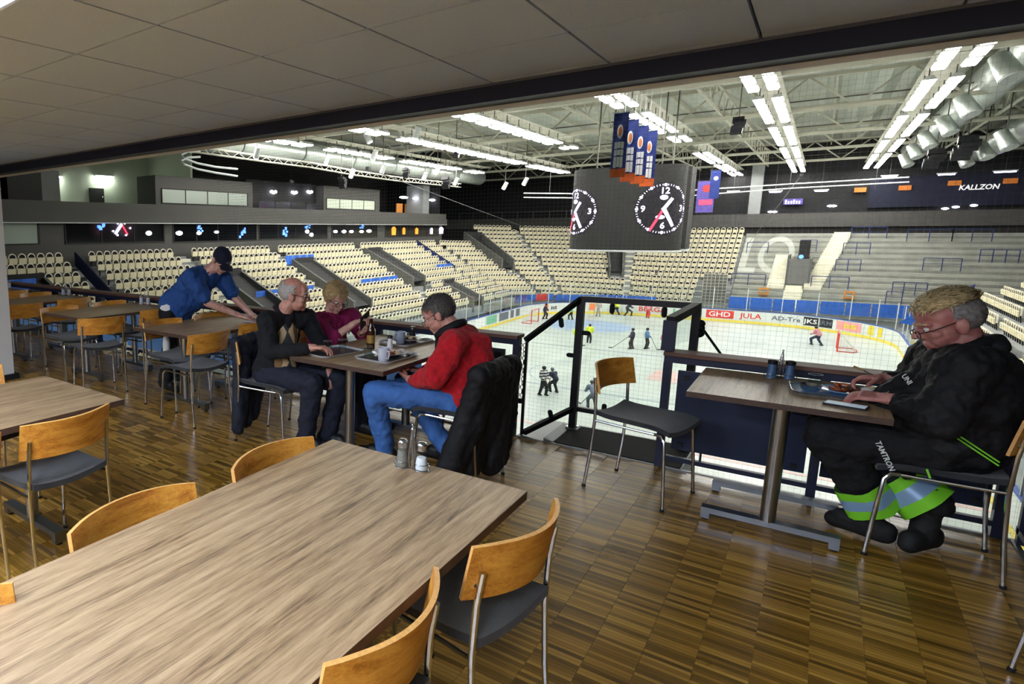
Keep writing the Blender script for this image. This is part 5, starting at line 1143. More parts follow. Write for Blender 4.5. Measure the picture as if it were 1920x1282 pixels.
def face_parts(root, f, O, k=1.0, brow='hair_grey', lids=0.35):
    for s in (-1, 1):
        b = MB(); b.ell(f(s*0.031*k, 0.0745*k, -0.002*k)-O, 0.0125*k, None, 12, 8); b.build('eye', 'eye_white', root, 'all')
        b = MB(); b.ell(f(s*0.031*k, 0.0855*k, -0.004*k)-O, (0.0055*k, 0.0022*k, 0.0055*k), f.R, 10, 6); b.build('iris', 'iris', root, 'all')
        b = MB(); b.tube([f(s*x*k, y*k, z*k)-O for x, y, z in ((0.012, 0.098, 0.021), (0.03, 0.093, 0.026), (0.05, 0.075, 0.020))], 0.004*k, 6); b.build('eyebrow', brow, root, 'all')
    b = MB(); b.cap(f(-0.017*k, 0.0905*k, -0.0665*k)-O, f(0.017*k, 0.0905*k, -0.0665*k)-O, 0.0028*k, 0.0028*k); b.build('mouth', 'lip', root, 'all')
def glasses(root, f, O, k=1.0, m_='glass_frame', r=0.02, drop=0.0):
    g = MB()
    for s in (-1, 1):
        P = [f((s*0.033+r*1.15*math.cos(a))*k, (0.108-0.012*abs(0.033+0*s))*k, (-0.008-drop+r*0.8*math.sin(a))*k)-O for a in np.linspace(0, 2*math.pi, 17)]
        g.tube(P, 0.0018*k, 5, cap=False); g.tube([f(s*0.056*k, 0.106*k, (0.0-drop)*k)-O, f(s*0.08*k, 0.07*k, (0.004-drop)*k)-O, f(s*0.086*k, -0.01*k, 0.012*k)-O, f(s*0.084*k, -0.03*k, -0.006*k)-O], 0.0022*k, 5)
    g.tube([f(-0.011*k, 0.108*k, (-0.002-drop)*k)-O, f(0, 0.113*k, (0.001-drop)*k)-O, f(0.011*k, 0.108*k, (-0.002-drop)*k)-O], 0.0018*k, 5)
    go = g.build('glasses', m_, root, 'all')
    for s in (-1, 1):
        vs = [f((s*0.033+r*1.1*math.cos(a))*k, 0.1075*k, (-0.008-drop+r*0.76*math.sin(a))*k)-O for a in np.linspace(0, 2*math.pi, 17)[:-1]]
        MB().add(vs, [tuple(range(16))]).build('lens', 'pane', go)
def hair(root, f, O, m_, test, n=700, ln=0.03, comb=(0, -1, -0.3), lift=0.25, k=1.0, w_=0.0035, fat=1.0, seed=3, wild=0.35):
    rnd = random.Random(seed); b = MB(); cc = Vector((0, -0.018, 0.035)); rr = Vector((0.078*fat, 0.1, 0.09))
    # scalp cap that the strands grow from
    nu, nv = 40, 24; vs = []; ok = {}
    for i in range(nv+1):
        for j in range(nu):
            th = math.pi*i/nv; ph = 2*math.pi*j/nu; q = Vector((rr.x*math.sin(th)*math.cos(ph), rr.y*math.sin(th)*math.sin(ph), rr.z*math.cos(th)))+cc
            ok[(i, j)] = test(q.x, q.y, q.z); vs.append(f(q.x*k, q.y*k, q.z*k)-O)
    fs = [(i*nu+j, (i+1)*nu+j, (i+1)*nu+(j+1) % nu, i*nu+(j+1) % nu) for i in range(nv) for j in range(nu) if ok[(i, j)] and ok[(i+1, j)] and ok[(i, (j+1) % nu)] and ok[(i+1, (j+1) % nu)]]
    if fs: b.add(vs, fs)
    c = Vector(comb); cnt = 0; tries = 0
    while cnt < n and tries < n*12:
        tries += 1; z = rnd.uniform(-0.75, 1); ph = rnd.uniform(0, 2*math.pi); s = math.sqrt(max(0, 1-z*z)); nn = Vector((s*math.cos(ph), s*math.sin(ph), z)); q = Vector((rr.x*nn.x, rr.y*nn.y, rr.z*nn.z))+cc
        if not test(q.x, q.y, q.z): continue
        cnt += 1; d = c+Vector((nn.x*0.5, 0, 0))+Vector((rnd.gauss(0, wild), rnd.gauss(0, wild), rnd.gauss(0, wild*0.6))); t = (d-nn*d.dot(nn)); t = t.normalized() if t.length > 1e-4 else Vector((0, -1, 0)); L_ = ln*rnd.uniform(0.6, 1.25); sd = t.cross(nn).normalized()*w_*rnd.uniform(0.6, 1.4)
        p0 = q; p1 = q+t*L_*0.5+nn*(L_*lift); p2 = q+t*L_+nn*(L_*lift*0.7)-nn*0.002
        P = [p0-sd, p0+sd, p1+sd*0.9+nn*0.001, p1-sd*0.9+nn*0.001, p2]
        b.add([f(p.x*k, p.y*k, p.z*k)-O for p in P], [(0, 1, 2, 3), (3, 2, 4)])
    return b.build('hair', m_, root, 'all')
def hand_prims(b, wr, d, n, thumb, curl=(35, 35, 25), spread=0.0, k=1.0, tcurl=25, curls=None, tdir=None):
    # wr wrist, d towards the fingers, n the way the palm faces, thumb +1/-1 picks the side
    wr, d = Vector(wr), Vector(d).normalized(); n = Vector(n); n = (n-d*n.dot(d)).normalized(); L_ = d.cross(n).normalized()*thumb
    for o_, r in ((0.028, 0.0125), (0.010, 0.0135), (-0.010, 0.0135), (-0.027, 0.0115)):
        b.cap(wr+d*0.012*k+L_*o_*0.7*k, wr+d*0.088*k+L_*o_*k, r*1.05*k, r*k, 10)
    b.cap(wr-d*0.03*k, wr+d*0.02*k, 0.027*k, 0.026*k)
    for q, (o_, ln, r) in enumerate(((0.029, 0.074, 0.0092), (0.0097, 0.082, 0.0095), (-0.0097, 0.077, 0.0092), (-0.0275, 0.060, 0.008))):
        p = wr+d*0.09*k+L_*o_*k; a = 0.0; cl = curls[q] if curls else curl; sp = L_*(o_*spread*6)
        for sgl, c_ in zip((0.45, 0.31, 0.24), cl):
            a += math.radians(c_); dr = (d*math.cos(a)+n*math.sin(a)+sp).normalized(); e = p+dr*ln*sgl*k; b.cap(p, e, r*k, r*0.92*k, 10); p = e; r *= 0.93
    p = wr+d*0.028*k+L_*0.03*k+n*0.006*k; td = Vector(tdir).normalized() if tdir else (d*0.62+L_*0.62+n*0.35).normalized(); e = p+td*0.042*k; b.cap(p, e, 0.0135*k, 0.0112*k, 10)
    A = math.radians(tcurl); td2 = (td*math.cos(A)+(d*0.7+n*0.7).normalized()*math.sin(A)).normalized(); e2 = e+td2*0.033*k; b.cap(e, e2, 0.011*k, 0.0098*k, 10); b.cap(e2, e2+td2*0.022*k, 0.0098*k, 0.0085*k, 10)
def limb(b, pts, rs):
    for i in range(len(pts)-1): b.cap(pts[i], pts[i+1], rs[i], rs[i+1], 14)
def torso_prims(b, hip, chest, neck, shL, shR, infl=0.0, belly=0.0, fwd=(1, 0, 0), wide=1.0):
    hip, chest, neck, shL, shR = map(Vector, (hip, chest, neck, shL, shR)); lat = (shL-shR).normalized(); f = Vector(fwd).normalized()
    up = (chest-hip).normalized(); fw = lat.cross(up).normalized(); 
    if fw.dot(f) < 0: fw = -fw
    R = Matrix((lat, fw, up)).transposed()
    b.ell(hip, (0.165*wide+infl, 0.125+infl, 0.12+infl), R, 18, 12); mid = hip.lerp(chest, 0.45)
    b.ell(mid+fw*(0.02+belly*0.6), (0.155*wide+infl, 0.115+belly+infl, 0.17+infl), R, 18, 12); b.ell(chest, (0.165*wide+infl, 0.115+infl, 0.17+infl), R, 18, 12)
    b.ell(chest.lerp(neck, 0.45), (0.15*wide+infl, 0.09+infl, 0.10+infl), R, 18, 12)
    for s in (shL, shR): b.cap(chest.lerp(neck, 0.6), s, 0.075+infl, 0.065+infl, 14)
    b.cap(chest, neck, 0.08+infl, 0.058+infl*0.4, 14)
def person(label, base, vox=0.0045):
    o = bpy.data.objects.new('person', None); return o
def make_person(label, base, body, skin, vox=0.0045, sm=2):
    O = Vector(base); b2 = MB(); b2.f = body.f; b2.m = [0]*len(body.f); b2.v = [tuple(Vector(v)-O) for v in body.v]
    me = blob(b2, vox, sm, fac=0.45); me.name = 'person'; me.materials.append(M[skin]); o = put('person', me, None, O); tag(o, label, 'person', None); return o, O
def garment(name, root, O, mb, m_, vox=0.008, sm=6, folds=0.016):
    b2 = MB(); b2.f = mb.f; b2.m = [0]*len(mb.f); b2.v = [tuple(Vector(v)-O) for v in mb.v]
    me = blob(b2, vox, sm, folds); me.name = name; me.materials.append(M[m_]); return put(name, me, root)
def shoe(root, O, ankle, toe, m_='shoe_black', k=1.0, sole=0.0):
    b = MB(); a, t = Vector(ankle), Vector(toe); d = (t-a); d.z = 0; d.normalize(); lat = Vector((-d.y, d.x, 0))
    gz = min(a.z, t.z)
    heel = Vector((a.x, a.y, t.z))-d*0.05*k
    b.cap(heel+Vector((0, 0, 0.01)), t+Vector((0, 0, 0.005)), 0.042*k, 0.038*k); b.cap(heel+Vector((0, 0, 0.03)), heel+d*0.15*k+Vector((0, 0, 0.03)), 0.042*k, 0.04*k); b.cap(a+Vector((0, 0, 0.03)), heel+d*0.07*k+Vector((0, 0, 0.03)), 0.048*k, 0.05*k)
    if sole: b.cap(a+Vector((0, 0, 0.10)), a+d*0.01, 0.06, 0.058)
    return garment('shoe', root, O, b, m_, 0.007, 4, 0.004)
ell_up = Vector((0, 0, 1))
# ---------------------------------------------------------------- old man in the argyle vest
def old_man():
    hip = Vector((-3.05, 3.47, 0.56)); chest = Vector((-2.99, 3.47, 0.83)); neck = Vector((-2.945, 3.475, 1.005)); shR = Vector((-2.945, 3.285, 0.955)); shL = Vector((-2.86, 3.645, 0.945))
    hf = Fr((-2.865, 3.50, 1.135), (0.80, 0.56, -0.10), (0.10, 0.02, 1))
    eR = Vector((-2.87, 3.235, 0.745)); wR = Vector((-2.60, 3.335, 0.785)); eL = Vector((-2.76, 3.70, 0.74)); wL = Vector((-2.585, 3.56, 0.60))
    kR, aR = Vector((-2.60, 3.385, 0.53)), Vector((-2.70, 3.43, 0.11)); kL, aL = Vector((-2.52, 3.60, 0.53)), Vector((-2.62, 3.60, 0.11))
    b = MB(); head_prims(b, hf, 1.04); limb(b, [hf(0, -0.025, -0.06), neck], [0.056, 0.06]); torso_prims(b, hip, chest, neck, shL, shR, 0, 0.03)
    for p in ([shR, eR, wR], [shL, eL, wL]): limb(b, p, [0.05, 0.04, 0.027])
    for h, k_, a in ((hip+Vector((0.03, -0.09, -0.03)), kR, aR), (hip+Vector((0.03, 0.09, -0.03)), kL, aL)): limb(b, [h, k_, a], [0.075, 0.055, 0.04])
    hand_prims(b, wR+Vector((0.02, 0.005, 0.012)), (0.93, 0.35, 0.05), (0.1, 0.0, -1), 1, curls=((22, 30, 20), (22, 30, 20), (24, 32, 22), (28, 34, 24)), spread=0.25)
    hand_prims(b, wL, (0.45, -0.1, -0.88), (-0.9, 0.1, -0.4), 1, curls=((12, 18, 12), (14, 20, 14), (18, 22, 14), (20, 24, 16)), spread=0.3)
    r, O = make_person('elderly man in black shirt and argyle vest looking aside at the table', (-3.05, 3.47, 0.0), b, 'skin')
    g = MB(); torso_prims(g, hip, chest, neck-Vector((0, 0, 0.03)), shL, shR, 0.014, 0.03); limb(g, [shR, eR, wR.lerp(eR, 0.08)], [0.074, 0.06, 0.046]); limb(g, [shL, eL, wL.lerp(eL, 0.1)], [0.074, 0.06, 0.046]); garment('shirt', r, O, g, 'knit_black')
    g = MB(); fr = Fr(chest, (0.9, -0.42, 0.0)); 
    g.ell(chest+fr.y*0.045+Vector((0, 0, -0.02)), (0.125, 0.118, 0.19), fr.R, 18, 12); g.ell(chest+fr.y*0.06+Vector((0, 0, -0.16)), (0.125, 0.135, 0.16), fr.R, 18, 12)
    for s in (-1, 1): g.cap(chest+fr.x*(0.085*s)+fr.y*0.07+Vector((0, 0, 0.03)), neck+fr.x*(0.10*s)+Vector((0, 0, -0.04))-fr.y*0.01, 0.042, 0.035)
    garment('vest', r, O, g, 'argyle', 0.008, 5, 0.008)
    g = MB(); 
    for s in (-1, 1): g.cap(neck+fr.x*(0.05*s)+Vector((-0.01, 0, 0.03)), neck+fr.x*(0.035*s)+fr.y*0.08-Vector((0, 0, 0.055)), 0.024, 0.018)
    g.cap(neck-fr.x*0.05+Vector((-0.02, 0, 0.035)), neck+fr.x*0.05+Vector((-0.02, 0, 0.035)), 0.022, 0.022); g.cap(neck+fr.y*0.085-Vector((0, 0, 0.05)), chest+fr.y*0.13+Vector((0, 0, 0.0)), 0.03, 0.012); garment('collar', r, O, g, 'knit_black', 0.006, 3, 0.003)
    g = MB(); 
    for h, k_, a in ((hip+Vector((0.03, -0.09, -0.03)), kR, aR), (hip+Vector((0.03, 0.09, -0.03)), kL, aL)): limb(g, [h, k_, a+Vector((0, 0, -0.02))], [0.10, 0.078, 0.066])
    g.ell(hip-Vector((0, 0, 0.03)), (0.15, 0.185, 0.10)); garment('trousers', r, O, g, 'trouser_navy', 0.009, 5, 0.02)
    shoe(r, O, aR, (-2.50, 3.42, 0.042)); shoe(r, O, aL, (-2.43, 3.62, 0.042))
    face_parts(r, hf, O, 1.04, 'hair_grey'); glasses(r, hf, O, 1.04)
    hair(r, hf, O, 'hair_white', lambda x, y, z: (y < 0.01 and z < 0.075 and z > -0.05 and abs(x) > 0.02) or (y < -0.07 and -0.05 < z < 0.1), 900, 0.022, (0, -0.6, -0.8), 0.10, 1.04, 0.003)
    w_ = MB(); P = [wL+Vector((-0.03, 0.005, 0.02))+Vector((0.03*math.cos(a), 0.028*math.sin(a), 0.012*math.cos(a))) for a in np.linspace(0, 2*math.pi, 14)]; w_.tube([p-O for p in P], 0.006, 6, cap=False); w_.build('wristwatch', 'metal_frame', r, 'all')
    return r
# ---------------------------------------------------------------- woman in magenta
def woman():
    hip = Vector((-3.06, 4.10, 0.55)); chest = Vector((-3.0, 4.10, 0.77)); neck = Vector((-2.965, 4.105, 0.925)); shR = Vector((-2.98, 3.935, 0.865)); shL = Vector((-2.88, 4.285, 0.875))
    hf = Fr((-2.92, 4.10, 1.055), (0.83, -0.36, -0.40), (0.42, -0.1, 0.95))
    eR = Vector((-2.81, 3.88, 0.755)); wR = Vector((-2.67, 3.975, 0.87)); eL = Vector((-2.75, 4.28, 0.745)); wL = Vector((-2.69, 4.12, 0.785))
    b = MB(); head_prims(b, hf, 0.99, 1.03); limb(b, [hf(0, -0.025, -0.06), neck], [0.05, 0.055]); torso_prims(b, hip, chest, neck, shL, shR, 0, 0.03)
    limb(b, [shR, eR, wR], [0.048, 0.042, 0.026]); limb(b, [shL, eL, wL], [0.048, 0.042, 0.026])
    for s in (-1, 1): limb(b, [hip+Vector((0.03, 0.09*s, -0.03)), Vector((-2.56, 4.1+0.1*s, 0.53)), Vector((-2.62, 4.1+0.1*s, 0.11))], [0.08, 0.055, 0.04])
    hand_prims(b, wR+Vector((0.012, 0.01, 0.014)), (0.72, 0.35, 0.42), (0.45, 0.3, -0.85), 1, curls=((10, 25, 15), (35, 45, 30), (45, 50, 30), (50, 50, 30)), spread=0.1, k=0.92)
    hand_prims(b, wL+Vector((0.012, -0.008, 0.006)), (0.72, -0.55, 0.25), (-0.1, -0.35, 0.9), -1, curls=((55, 50, 20), (55, 50, 20), (55, 50, 20), (55, 45, 20)), k=0.92, tdir=(0.5, -0.3, 0.7))
    r, O = make_person('woman in magenta sweater with short blond hair tapping a dark phone', (-3.05, 4.10, 0.0), b, 'skin_pale')
    g = MB(); torso_prims(g, hip, chest, neck-Vector((0, 0, 0.045)), shL, shR, 0.022, 0.045); limb(g, [shR, eR], [0.078, 0.072]); limb(g, [eR, eR.lerp(wR, 0.22)], [0.068, 0.058]); limb(g, [shL, eL, eL.lerp(wL, 0.4)], [0.078, 0.07, 0.06]); garment('sweater', r, O, g, 'knit_magenta', 0.008, 6, 0.02)
    g = MB(); g.ell(hip-Vector((0, 0, 0.03)), (0.15, 0.19, 0.11))
    for s in (-1, 1): limb(g, [hip+Vector((0.03, 0.09*s, -0.03)), Vector((-2.56, 4.1+0.1*s, 0.53)), Vector((-2.62, 4.1+0.1*s, 0.09))], [0.105, 0.08, 0.068]); shoe(r, O, (-2.62, 4.1+0.1*s, 0.10), (-2.44, 4.1+0.1*s, 0.04))
    garment('trousers', r, O, g, 'trouser_navy', 0.01, 5, 0.018)
    face_parts(r, hf, O, 0.99, 'hair_blond'); glasses(r, hf, O, 0.99, r=0.019)
    hair(r, hf, O, 'hair_blond', lambda x, y, z: (z > 0.045 + 0.55*max(0, y-0.03)) or (y < 0.02 and z > -0.055) or (abs(x) > 0.06 and z > 0.0 and y < 0.05), 1500, 0.05, (0.25, -0.3, -0.7), 0.28, 0.99, 0.004, 1.04, 5, 0.45)
    return r
# ---------------------------------------------------------------- man in the red sweater
def red_man():
    hip = Vector((-1.60, 3.71, 0.56)); chest = Vector((-1.655, 3.74, 0.80)); neck = Vector((-1.735, 3.76, 0.965)); shL = Vector((-1.64, 3.56, 0.895)); shR = Vector((-1.735, 3.93, 0.89))
    hf = Fr((-1.835, 3.745, 1.05), (-0.84, -0.20, -0.50), (-0.52, -0.08, 0.85))
    eL = Vector((-1.70, 3.44, 0.70)); wL = Vector((-1.885, 3.51, 0.635)); eR = Vector((-1.84, 4.0, 0.68)); wR = Vector((-1.95, 3.80, 0.63))
    kL, aL = Vector((-2.145, 3.475, 0.52)), Vector((-2.13, 3.60, 0.10)); kR, aR = Vector((-2.10, 3.82, 0.54)), Vector((-1.80, 3.86, 0.10))
    hL, hR = hip+Vector((-0.03, -0.09, -0.03)), hip+Vector((-0.03, 0.09, -0.03))
    b = MB(); head_prims(b, hf, 1.02); limb(b, [hf(0, -0.025, -0.06), neck], [0.056, 0.062]); torso_prims(b, hip, chest, neck, shL, shR, 0, 0.04, (-1, 0, 0))
    for p in ([shL, eL, wL], [shR, eR, wR]): limb(b, p, [0.05, 0.04, 0.027])
    limb(b, [hL, kL, aL], [0.075, 0.055, 0.04]); limb(b, [hR, kR, aR], [0.075, 0.055, 0.04])
    hand_prims(b, wL+Vector((-0.012, 0.004, 0.004)), (-0.88, 0.33, 0.18), (0.25, 0.6, 0.75), 1, curls=((40, 45, 25), (42, 45, 25), (42, 45, 25), (40, 40, 25)), tdir=(-0.75, -0.05, 0.65))
    hand_prims(b, wR+Vector((-0.01, -0.006, 0.004)), (-0.70, -0.55, 0.30), (-0.2, 0.0, -0.95), 1, curls=((10, 35, 20), (35, 45, 25), (45, 45, 25), (45, 45, 25)))
    r, O = make_person('man in red sweater and blue jeans bending over a phone', (-1.62, 3.70, 0.0), b, 'skin')
    g = MB(); torso_prims(g, hip+Vector((0, 0, 0.02)), chest, neck-Vector((0, 0, 0.05)), shL, shR, 0.026, 0.05, (-1, 0, 0), 1.04)
    limb(g, [shL, eL, wL.lerp(eL, 0.12)], [0.092, 0.078, 0.052]); limb(g, [shR, eR, wR.lerp(eR, 0.12)], [0.092, 0.078, 0.052]); g.cap(chest+Vector((0.06, 0.0, 0.03)), hip+Vector((0.05, 0, 0.12)), 0.13, 0.14); garment('sweater', r, O, g, 'knit_red', 0.008, 6, 0.026)
    g = MB(); n2 = neck; P = [n2+Vector((0.0, 0, 0.005))+Vector((0.068*math.cos(a)-0.01, 0.078*math.sin(a), 0.045*math.cos(a)*0.9)) for a in np.linspace(0, 2*math.pi, 15)]
    for a_, c_ in zip(P, P[1:]): g.cap(a_, c_, 0.026, 0.026)
    for a_, c_ in zip(P[9:], P[10:]): g.cap(a_-Vector((0.03, 0, 0.03)), c_-Vector((0.03, 0, 0.03)), 0.022, 0.022)
    g.cap(neck+Vector((-0.07, -0.03, -0.03)), chest+Vector((-0.16, -0.02, -0.02)), 0.035, 0.03); g.cap(chest+Vector((-0.16, 0.0, -0.02)), hip+Vector((-0.17, 0.03, 0.1)), 0.05, 0.05); garment('collar', r, O, g, 'coat_black', 0.007, 3, 0.006)
    g = MB(); limb(g, [hL, kL, aL], [0.105, 0.082, 0.066]); limb(g, [hR, kR, aR], [0.105, 0.082, 0.066]); g.cap(kL, kL.lerp(aL, 0.3), 0.083, 0.075); g.ell(hip-Vector((0, 0, 0.03)), (0.15, 0.185, 0.11)); garment('jeans', r, O, g, 'denim', 0.009, 5, 0.024)
    shoe(r, O, aL, (-2.31, 3.585, 0.042)); shoe(r, O, aR, (-1.98, 3.86, 0.042))
    face_parts(r, hf, O, 1.02, 'hair_dark'); glasses(r, hf, O, 1.02, drop=0.006)
    hair(r, hf, O, 'hair_dark', lambda x, y, z: (z > 0.05 + 0.5*max(0, y-0.02)) or (y < 0.0 and z > -0.055), 1300, 0.035, (0.1, 0.5, -0.4), 0.22, 1.02, 0.0035, 1.02, 9, 0.35)
    return r
# ---------------------------------------------------------------- man wiping the table
def worker():
    hip = Vector((-4.86, 4.02, 0.86)); chest = Vector((-4.57, 4.06, 1.10)); neck = Vector((-4.40, 4.10, 1.235)); shR = Vector((-4.47, 3.90, 1.165)); shL = Vector((-4.45, 4.27, 1.18))
    hf = Fr((-4.295, 4.135, 1.32), (0.75, -0.12, -0.66), (0.62, 0.0, 0.78))
    eR = Vector((-4.34, 3.99, 0.925)); wR = Vector((-4.15, 4.21, 0.80)); eL = Vector((-4.30, 4.33, 0.94)); wL = Vector((-4.12, 4.37, 0.79))
    kR, aR = Vector((-4.80, 3.90, 0.48)), Vector((-4.86, 3.86, 0.11)); kL, aL = Vector((-4.96, 4.14, 0.47)), Vector((-5.05, 4.17, 0.11))
    hR, hL = hip+Vector((0.02, -0.085, -0.05)), hip+Vector((0, 0.085, -0.05))
    b = MB(); head_prims(b, hf, 1.0); limb(b, [hf(0, -0.025, -0.06), neck], [0.054, 0.06]); torso_prims(b, hip, chest, neck, shL, shR)
    for p in ([shR, eR, wR], [shL, eL, wL]): limb(b, p, [0.05, 0.041, 0.028])
    limb(b, [hR, kR, aR], [0.085, 0.06, 0.042]); limb(b, [hL, kL, aL], [0.085, 0.06, 0.042])
    hand_prims(b, wR+Vector((0.01, 0.006, -0.006)), (0.84, 0.42, -0.22), (0, 0, -1), 1, curl=(8, 10, 8), spread=0.2); hand_prims(b, wL+Vector((0.01, 0.0, -0.006)), (0.86, 0.1, -0.2), (0, 0, -1), -1, curl=(8, 10, 8), spread=0.2)
    r, O = make_person('man in blue work shirt and dark cap leaning to wipe a table', (-4.92, 4.02, 0.0), b, 'skin_pale')
    g = MB(); torso_prims(g, hip+(chest-hip)*0.16, chest, neck-Vector((0.02, 0, 0.035)), shL, shR, 0.03, 0.03, (0.6, 0, -0.6), 1.05); limb(g, [shR, shR.lerp(eR, 0.72)], [0.095, 0.085]); limb(g, [shL, shL.lerp(eL, 0.72)], [0.095, 0.085]); g.cap(chest-Vector((0.05, 0, 0.05)), hip+Vector((0.08, 0, -0.02)), 0.14, 0.15); garment('shirt', r, O, g, 'shirt_navy', 0.009, 6, 0.028)
    g = MB(); g.cap(hip+Vector((0.03, -0.1, 0.0)), hip+Vector((0.03, 0.1, 0.0)), 0.10, 0.10); garment('undershirt', r, O, g, 'print_white', 0.01, 4, 0.004)
    g = MB(); limb(g, [hR, kR, aR+Vector((0, 0, -0.03))], [0.115, 0.085, 0.07]); limb(g, [hL, kL, aL+Vector((0, 0, -0.03))], [0.115, 0.085, 0.07]); g.ell(hip-Vector((0, 0, 0.02)), (0.14, 0.18, 0.10)); garment('trousers', r, O, g, 'trouser_black', 0.01, 5, 0.02)
    shoe(r, O, aR, (-4.66, 3.84, 0.042)); shoe(r, O, aL, (-4.86, 4.18, 0.042))
    face_parts(r, hf, O, 1.0, 'hair_dark')
    hair(r, hf, O, 'hair_dark', lambda x, y, z: y < 0.02 and -0.05 < z < 0.03, 500, 0.012, (0, -0.4, -0.8), 0.1, 1.0, 0.003)
    g = MB(); g.ell(hf(0, -0.01, 0.052), (0.087, 0.108, 0.085), hf.R, 20, 14); g.ell(hf(0, 0.0, 0.03), (0.085, 0.104, 0.03), hf.R, 20, 12); cp = garment('cap', r, O, g, 'cap_navy', 0.006, 3, 0.0)
    br = MB(); br.slab(lambda u, v: (hf((u-0.5)*0.15, 0.085+0.075*v*(1-0.8*(u-0.5)**2*2), 0.028-0.012*v-0.05*(u-0.5)**2)-O, hf.z), 0.006, 10, 6); br.build('brim', 'cap_navy', r, 'all'); e_ = MB().ell(hf(0, 0.098, 0.062)-O, (0.03, 0.006, 0.016), hf.R); e_.build('emblem', 'print_grey', r, 'all')
    return r
# ---------------------------------------------------------------- man in black at the right
def black_man():
    hip = Vector((0.52, 4.27, 0.58)); chest = Vector((0.535, 4.25, 0.87)); neck = Vector((0.53, 4.25, 1.045)); shL = Vector((0.535, 4.03, 0.985)); shR = Vector((0.50, 4.47, 0.975))
    hf = Fr((0.485, 4.25, 1.15), (-0.91, -0.18, -0.36), (-0.37, -0.02, 0.93))
    eL = Vector((0.475, 3.955, 0.755)); wL = Vector((0.335, 4.10, 0.785)); eR = Vector((0.42, 4.52, 0.77)); wR = Vector((0.325, 4.40, 0.83))
    kL, aL = Vector((0.12, 4.14, 0.545)), Vector((0.335, 4.28, 0.15)); kR, aR = Vector((0.13, 4.36, 0.56)), Vector((0.53, 4.30, 0.20))
    hL, hR = hip+Vector((-0.04, -0.1, -0.03)), hip+Vector((-0.04, 0.1, -0.03))
    b = MB(); head_prims(b, hf, 1.12, 1.1); limb(b, [hf(0, -0.03, -0.07), neck], [0.066, 0.075]); b.ell(hf(0, 0.045, -0.09), (0.05, 0.045, 0.03), hf.R); torso_prims(b, hip, chest, neck, shL, shR, 0.01, 0.08, (-1, 0, 0), 1.1)
    for p in ([shL, eL, wL], [shR, eR, wR]): limb(b, p, [0.055, 0.046, 0.031])
    limb(b, [hL, kL, aL], [0.085, 0.06, 0.045]); limb(b, [hR, kR, aR], [0.085, 0.06, 0.045])
    hand_prims(b, wL+Vector((-0.014, 0.004, 0.0)), (-0.90, 0.20, -0.02), (0.15, 0.25, -0.95), -1, curls=((18, 28, 18), (20, 30, 18), (22, 32, 20), (26, 34, 20)), k=1.1)
    hand_prims(b, wR+Vector((-0.014, -0.004, 0.0)), (-0.88, -0.30, -0.12), (-0.3, -0.5, -0.8), 1, curls=((25, 45, 30), (35, 55, 35), (40, 55, 35), (45, 55, 35)), k=1.1)
    r, O = make_person('heavy man in black jacket and glasses eating at the right table', (0.52, 4.27, 0.0), b, 'skin_red')
    g = MB(); torso_prims(g, hip, chest, neck-Vector((0, 0, 0.06)), shL, shR, 0.04, 0.06, (-1, 0, 0), 1.12); g.cap(chest+Vector((0.06, -0.04, 0.02)), hip+Vector((0.07, -0.04, 0.05)), 0.17, 0.18); limb(g, [shL, eL, wL.lerp(eL, 0.24)], [0.108, 0.088, 0.056]); limb(g, [shR, eR, wR.lerp(eR, 0.2)], [0.105, 0.086, 0.056]); garment('jacket', r, O, g, 'coat_black', 0.009, 6, 0.03)
    g = MB(); P = [neck+Vector((0.0, 0, -0.005))+Vector((0.085*math.cos(a), 0.095*math.sin(a), 0.05*math.cos(a))) for a in np.linspace(0, 2*math.pi, 15)]
    for a_, c_ in zip(P, P[1:]): g.cap(a_, c_, 0.028, 0.028)
    for a_, c_ in zip(P[9:13], P[10:13]): pass
    g.cap(P[0]+Vector((0.02, 0, -0.01)), P[0]+Vector((0.03, -0.05, -0.03)), 0.04, 0.035); g.cap(P[0]+Vector((0.02, 0, -0.01)), P[0]+Vector((0.03, 0.05, -0.03)), 0.04, 0.035); garment('hood', r, O, g, 'coat_black', 0.007, 3, 0.008)
    g = MB(); limb(g, [hL, kL, aL+Vector((0, 0, 0.06))], [0.12, 0.095, 0.082]); limb(g, [hR, kR, aR+Vector((0, 0, 0.06))], [0.12, 0.095, 0.082]); g.ell(hip-Vector((0, 0, 0.03)), (0.17, 0.2, 0.12)); garment('trousers', r, O, g, 'trouser_black', 0.009, 5, 0.026)
    for a_, kk in ((aL, kL), (aR, kR)):                               # high visibility cuffs
        top = a_.lerp(kk, 0.34)+Vector((0, 0, 0.02)); bot = a_.lerp(kk, 0.02)+Vector((0, 0, 0.03))
        for i, (f0, f1, mm) in enumerate(((0, 0.3, 'hivis_green'), (0.3, 0.68, 'hivis_silver'), (0.68, 1.0, 'hivis_green'))):
            p0, p1 = top.lerp(bot, f0), top.lerp(bot, f1); rr = lambda q: 0.098+0.022*q
            c_ = MB(); ax = (p1-p0).normalized(); n1 = ax.cross(Vector((0, 1, 0))).normalized(); n2 = ax.cross(n1)
            vs = []
            for q, p in ((f0, p0), (f1, p1)):
                for t_ in range(24):
                    A = 2*math.pi*t_/24; rad = rr(q)*(1+0.06*math.sin(5*A+q*2)); vs.append(p+(n1*math.cos(A)+n2*math.sin(A))*rad-O)
            c_.add(vs, [(t_, (t_+1) % 24, 24+(t_+1) % 24, 24+t_) for t_ in range(24)]); c_.build('reflective_cuff', mm, r, 'all')
    shoe(r, O, aL, (0.20, 4.34, 0.048), 'boot_black', 1.15, 1); shoe(r, O, aR, (0.47, 4.20, 0.048), 'boot_black', 1.1, 1)
    face_parts(r, hf, O, 1.12, 'hair_straw'); glasses(r, hf, O, 1.12, r=0.021, drop=0.008)
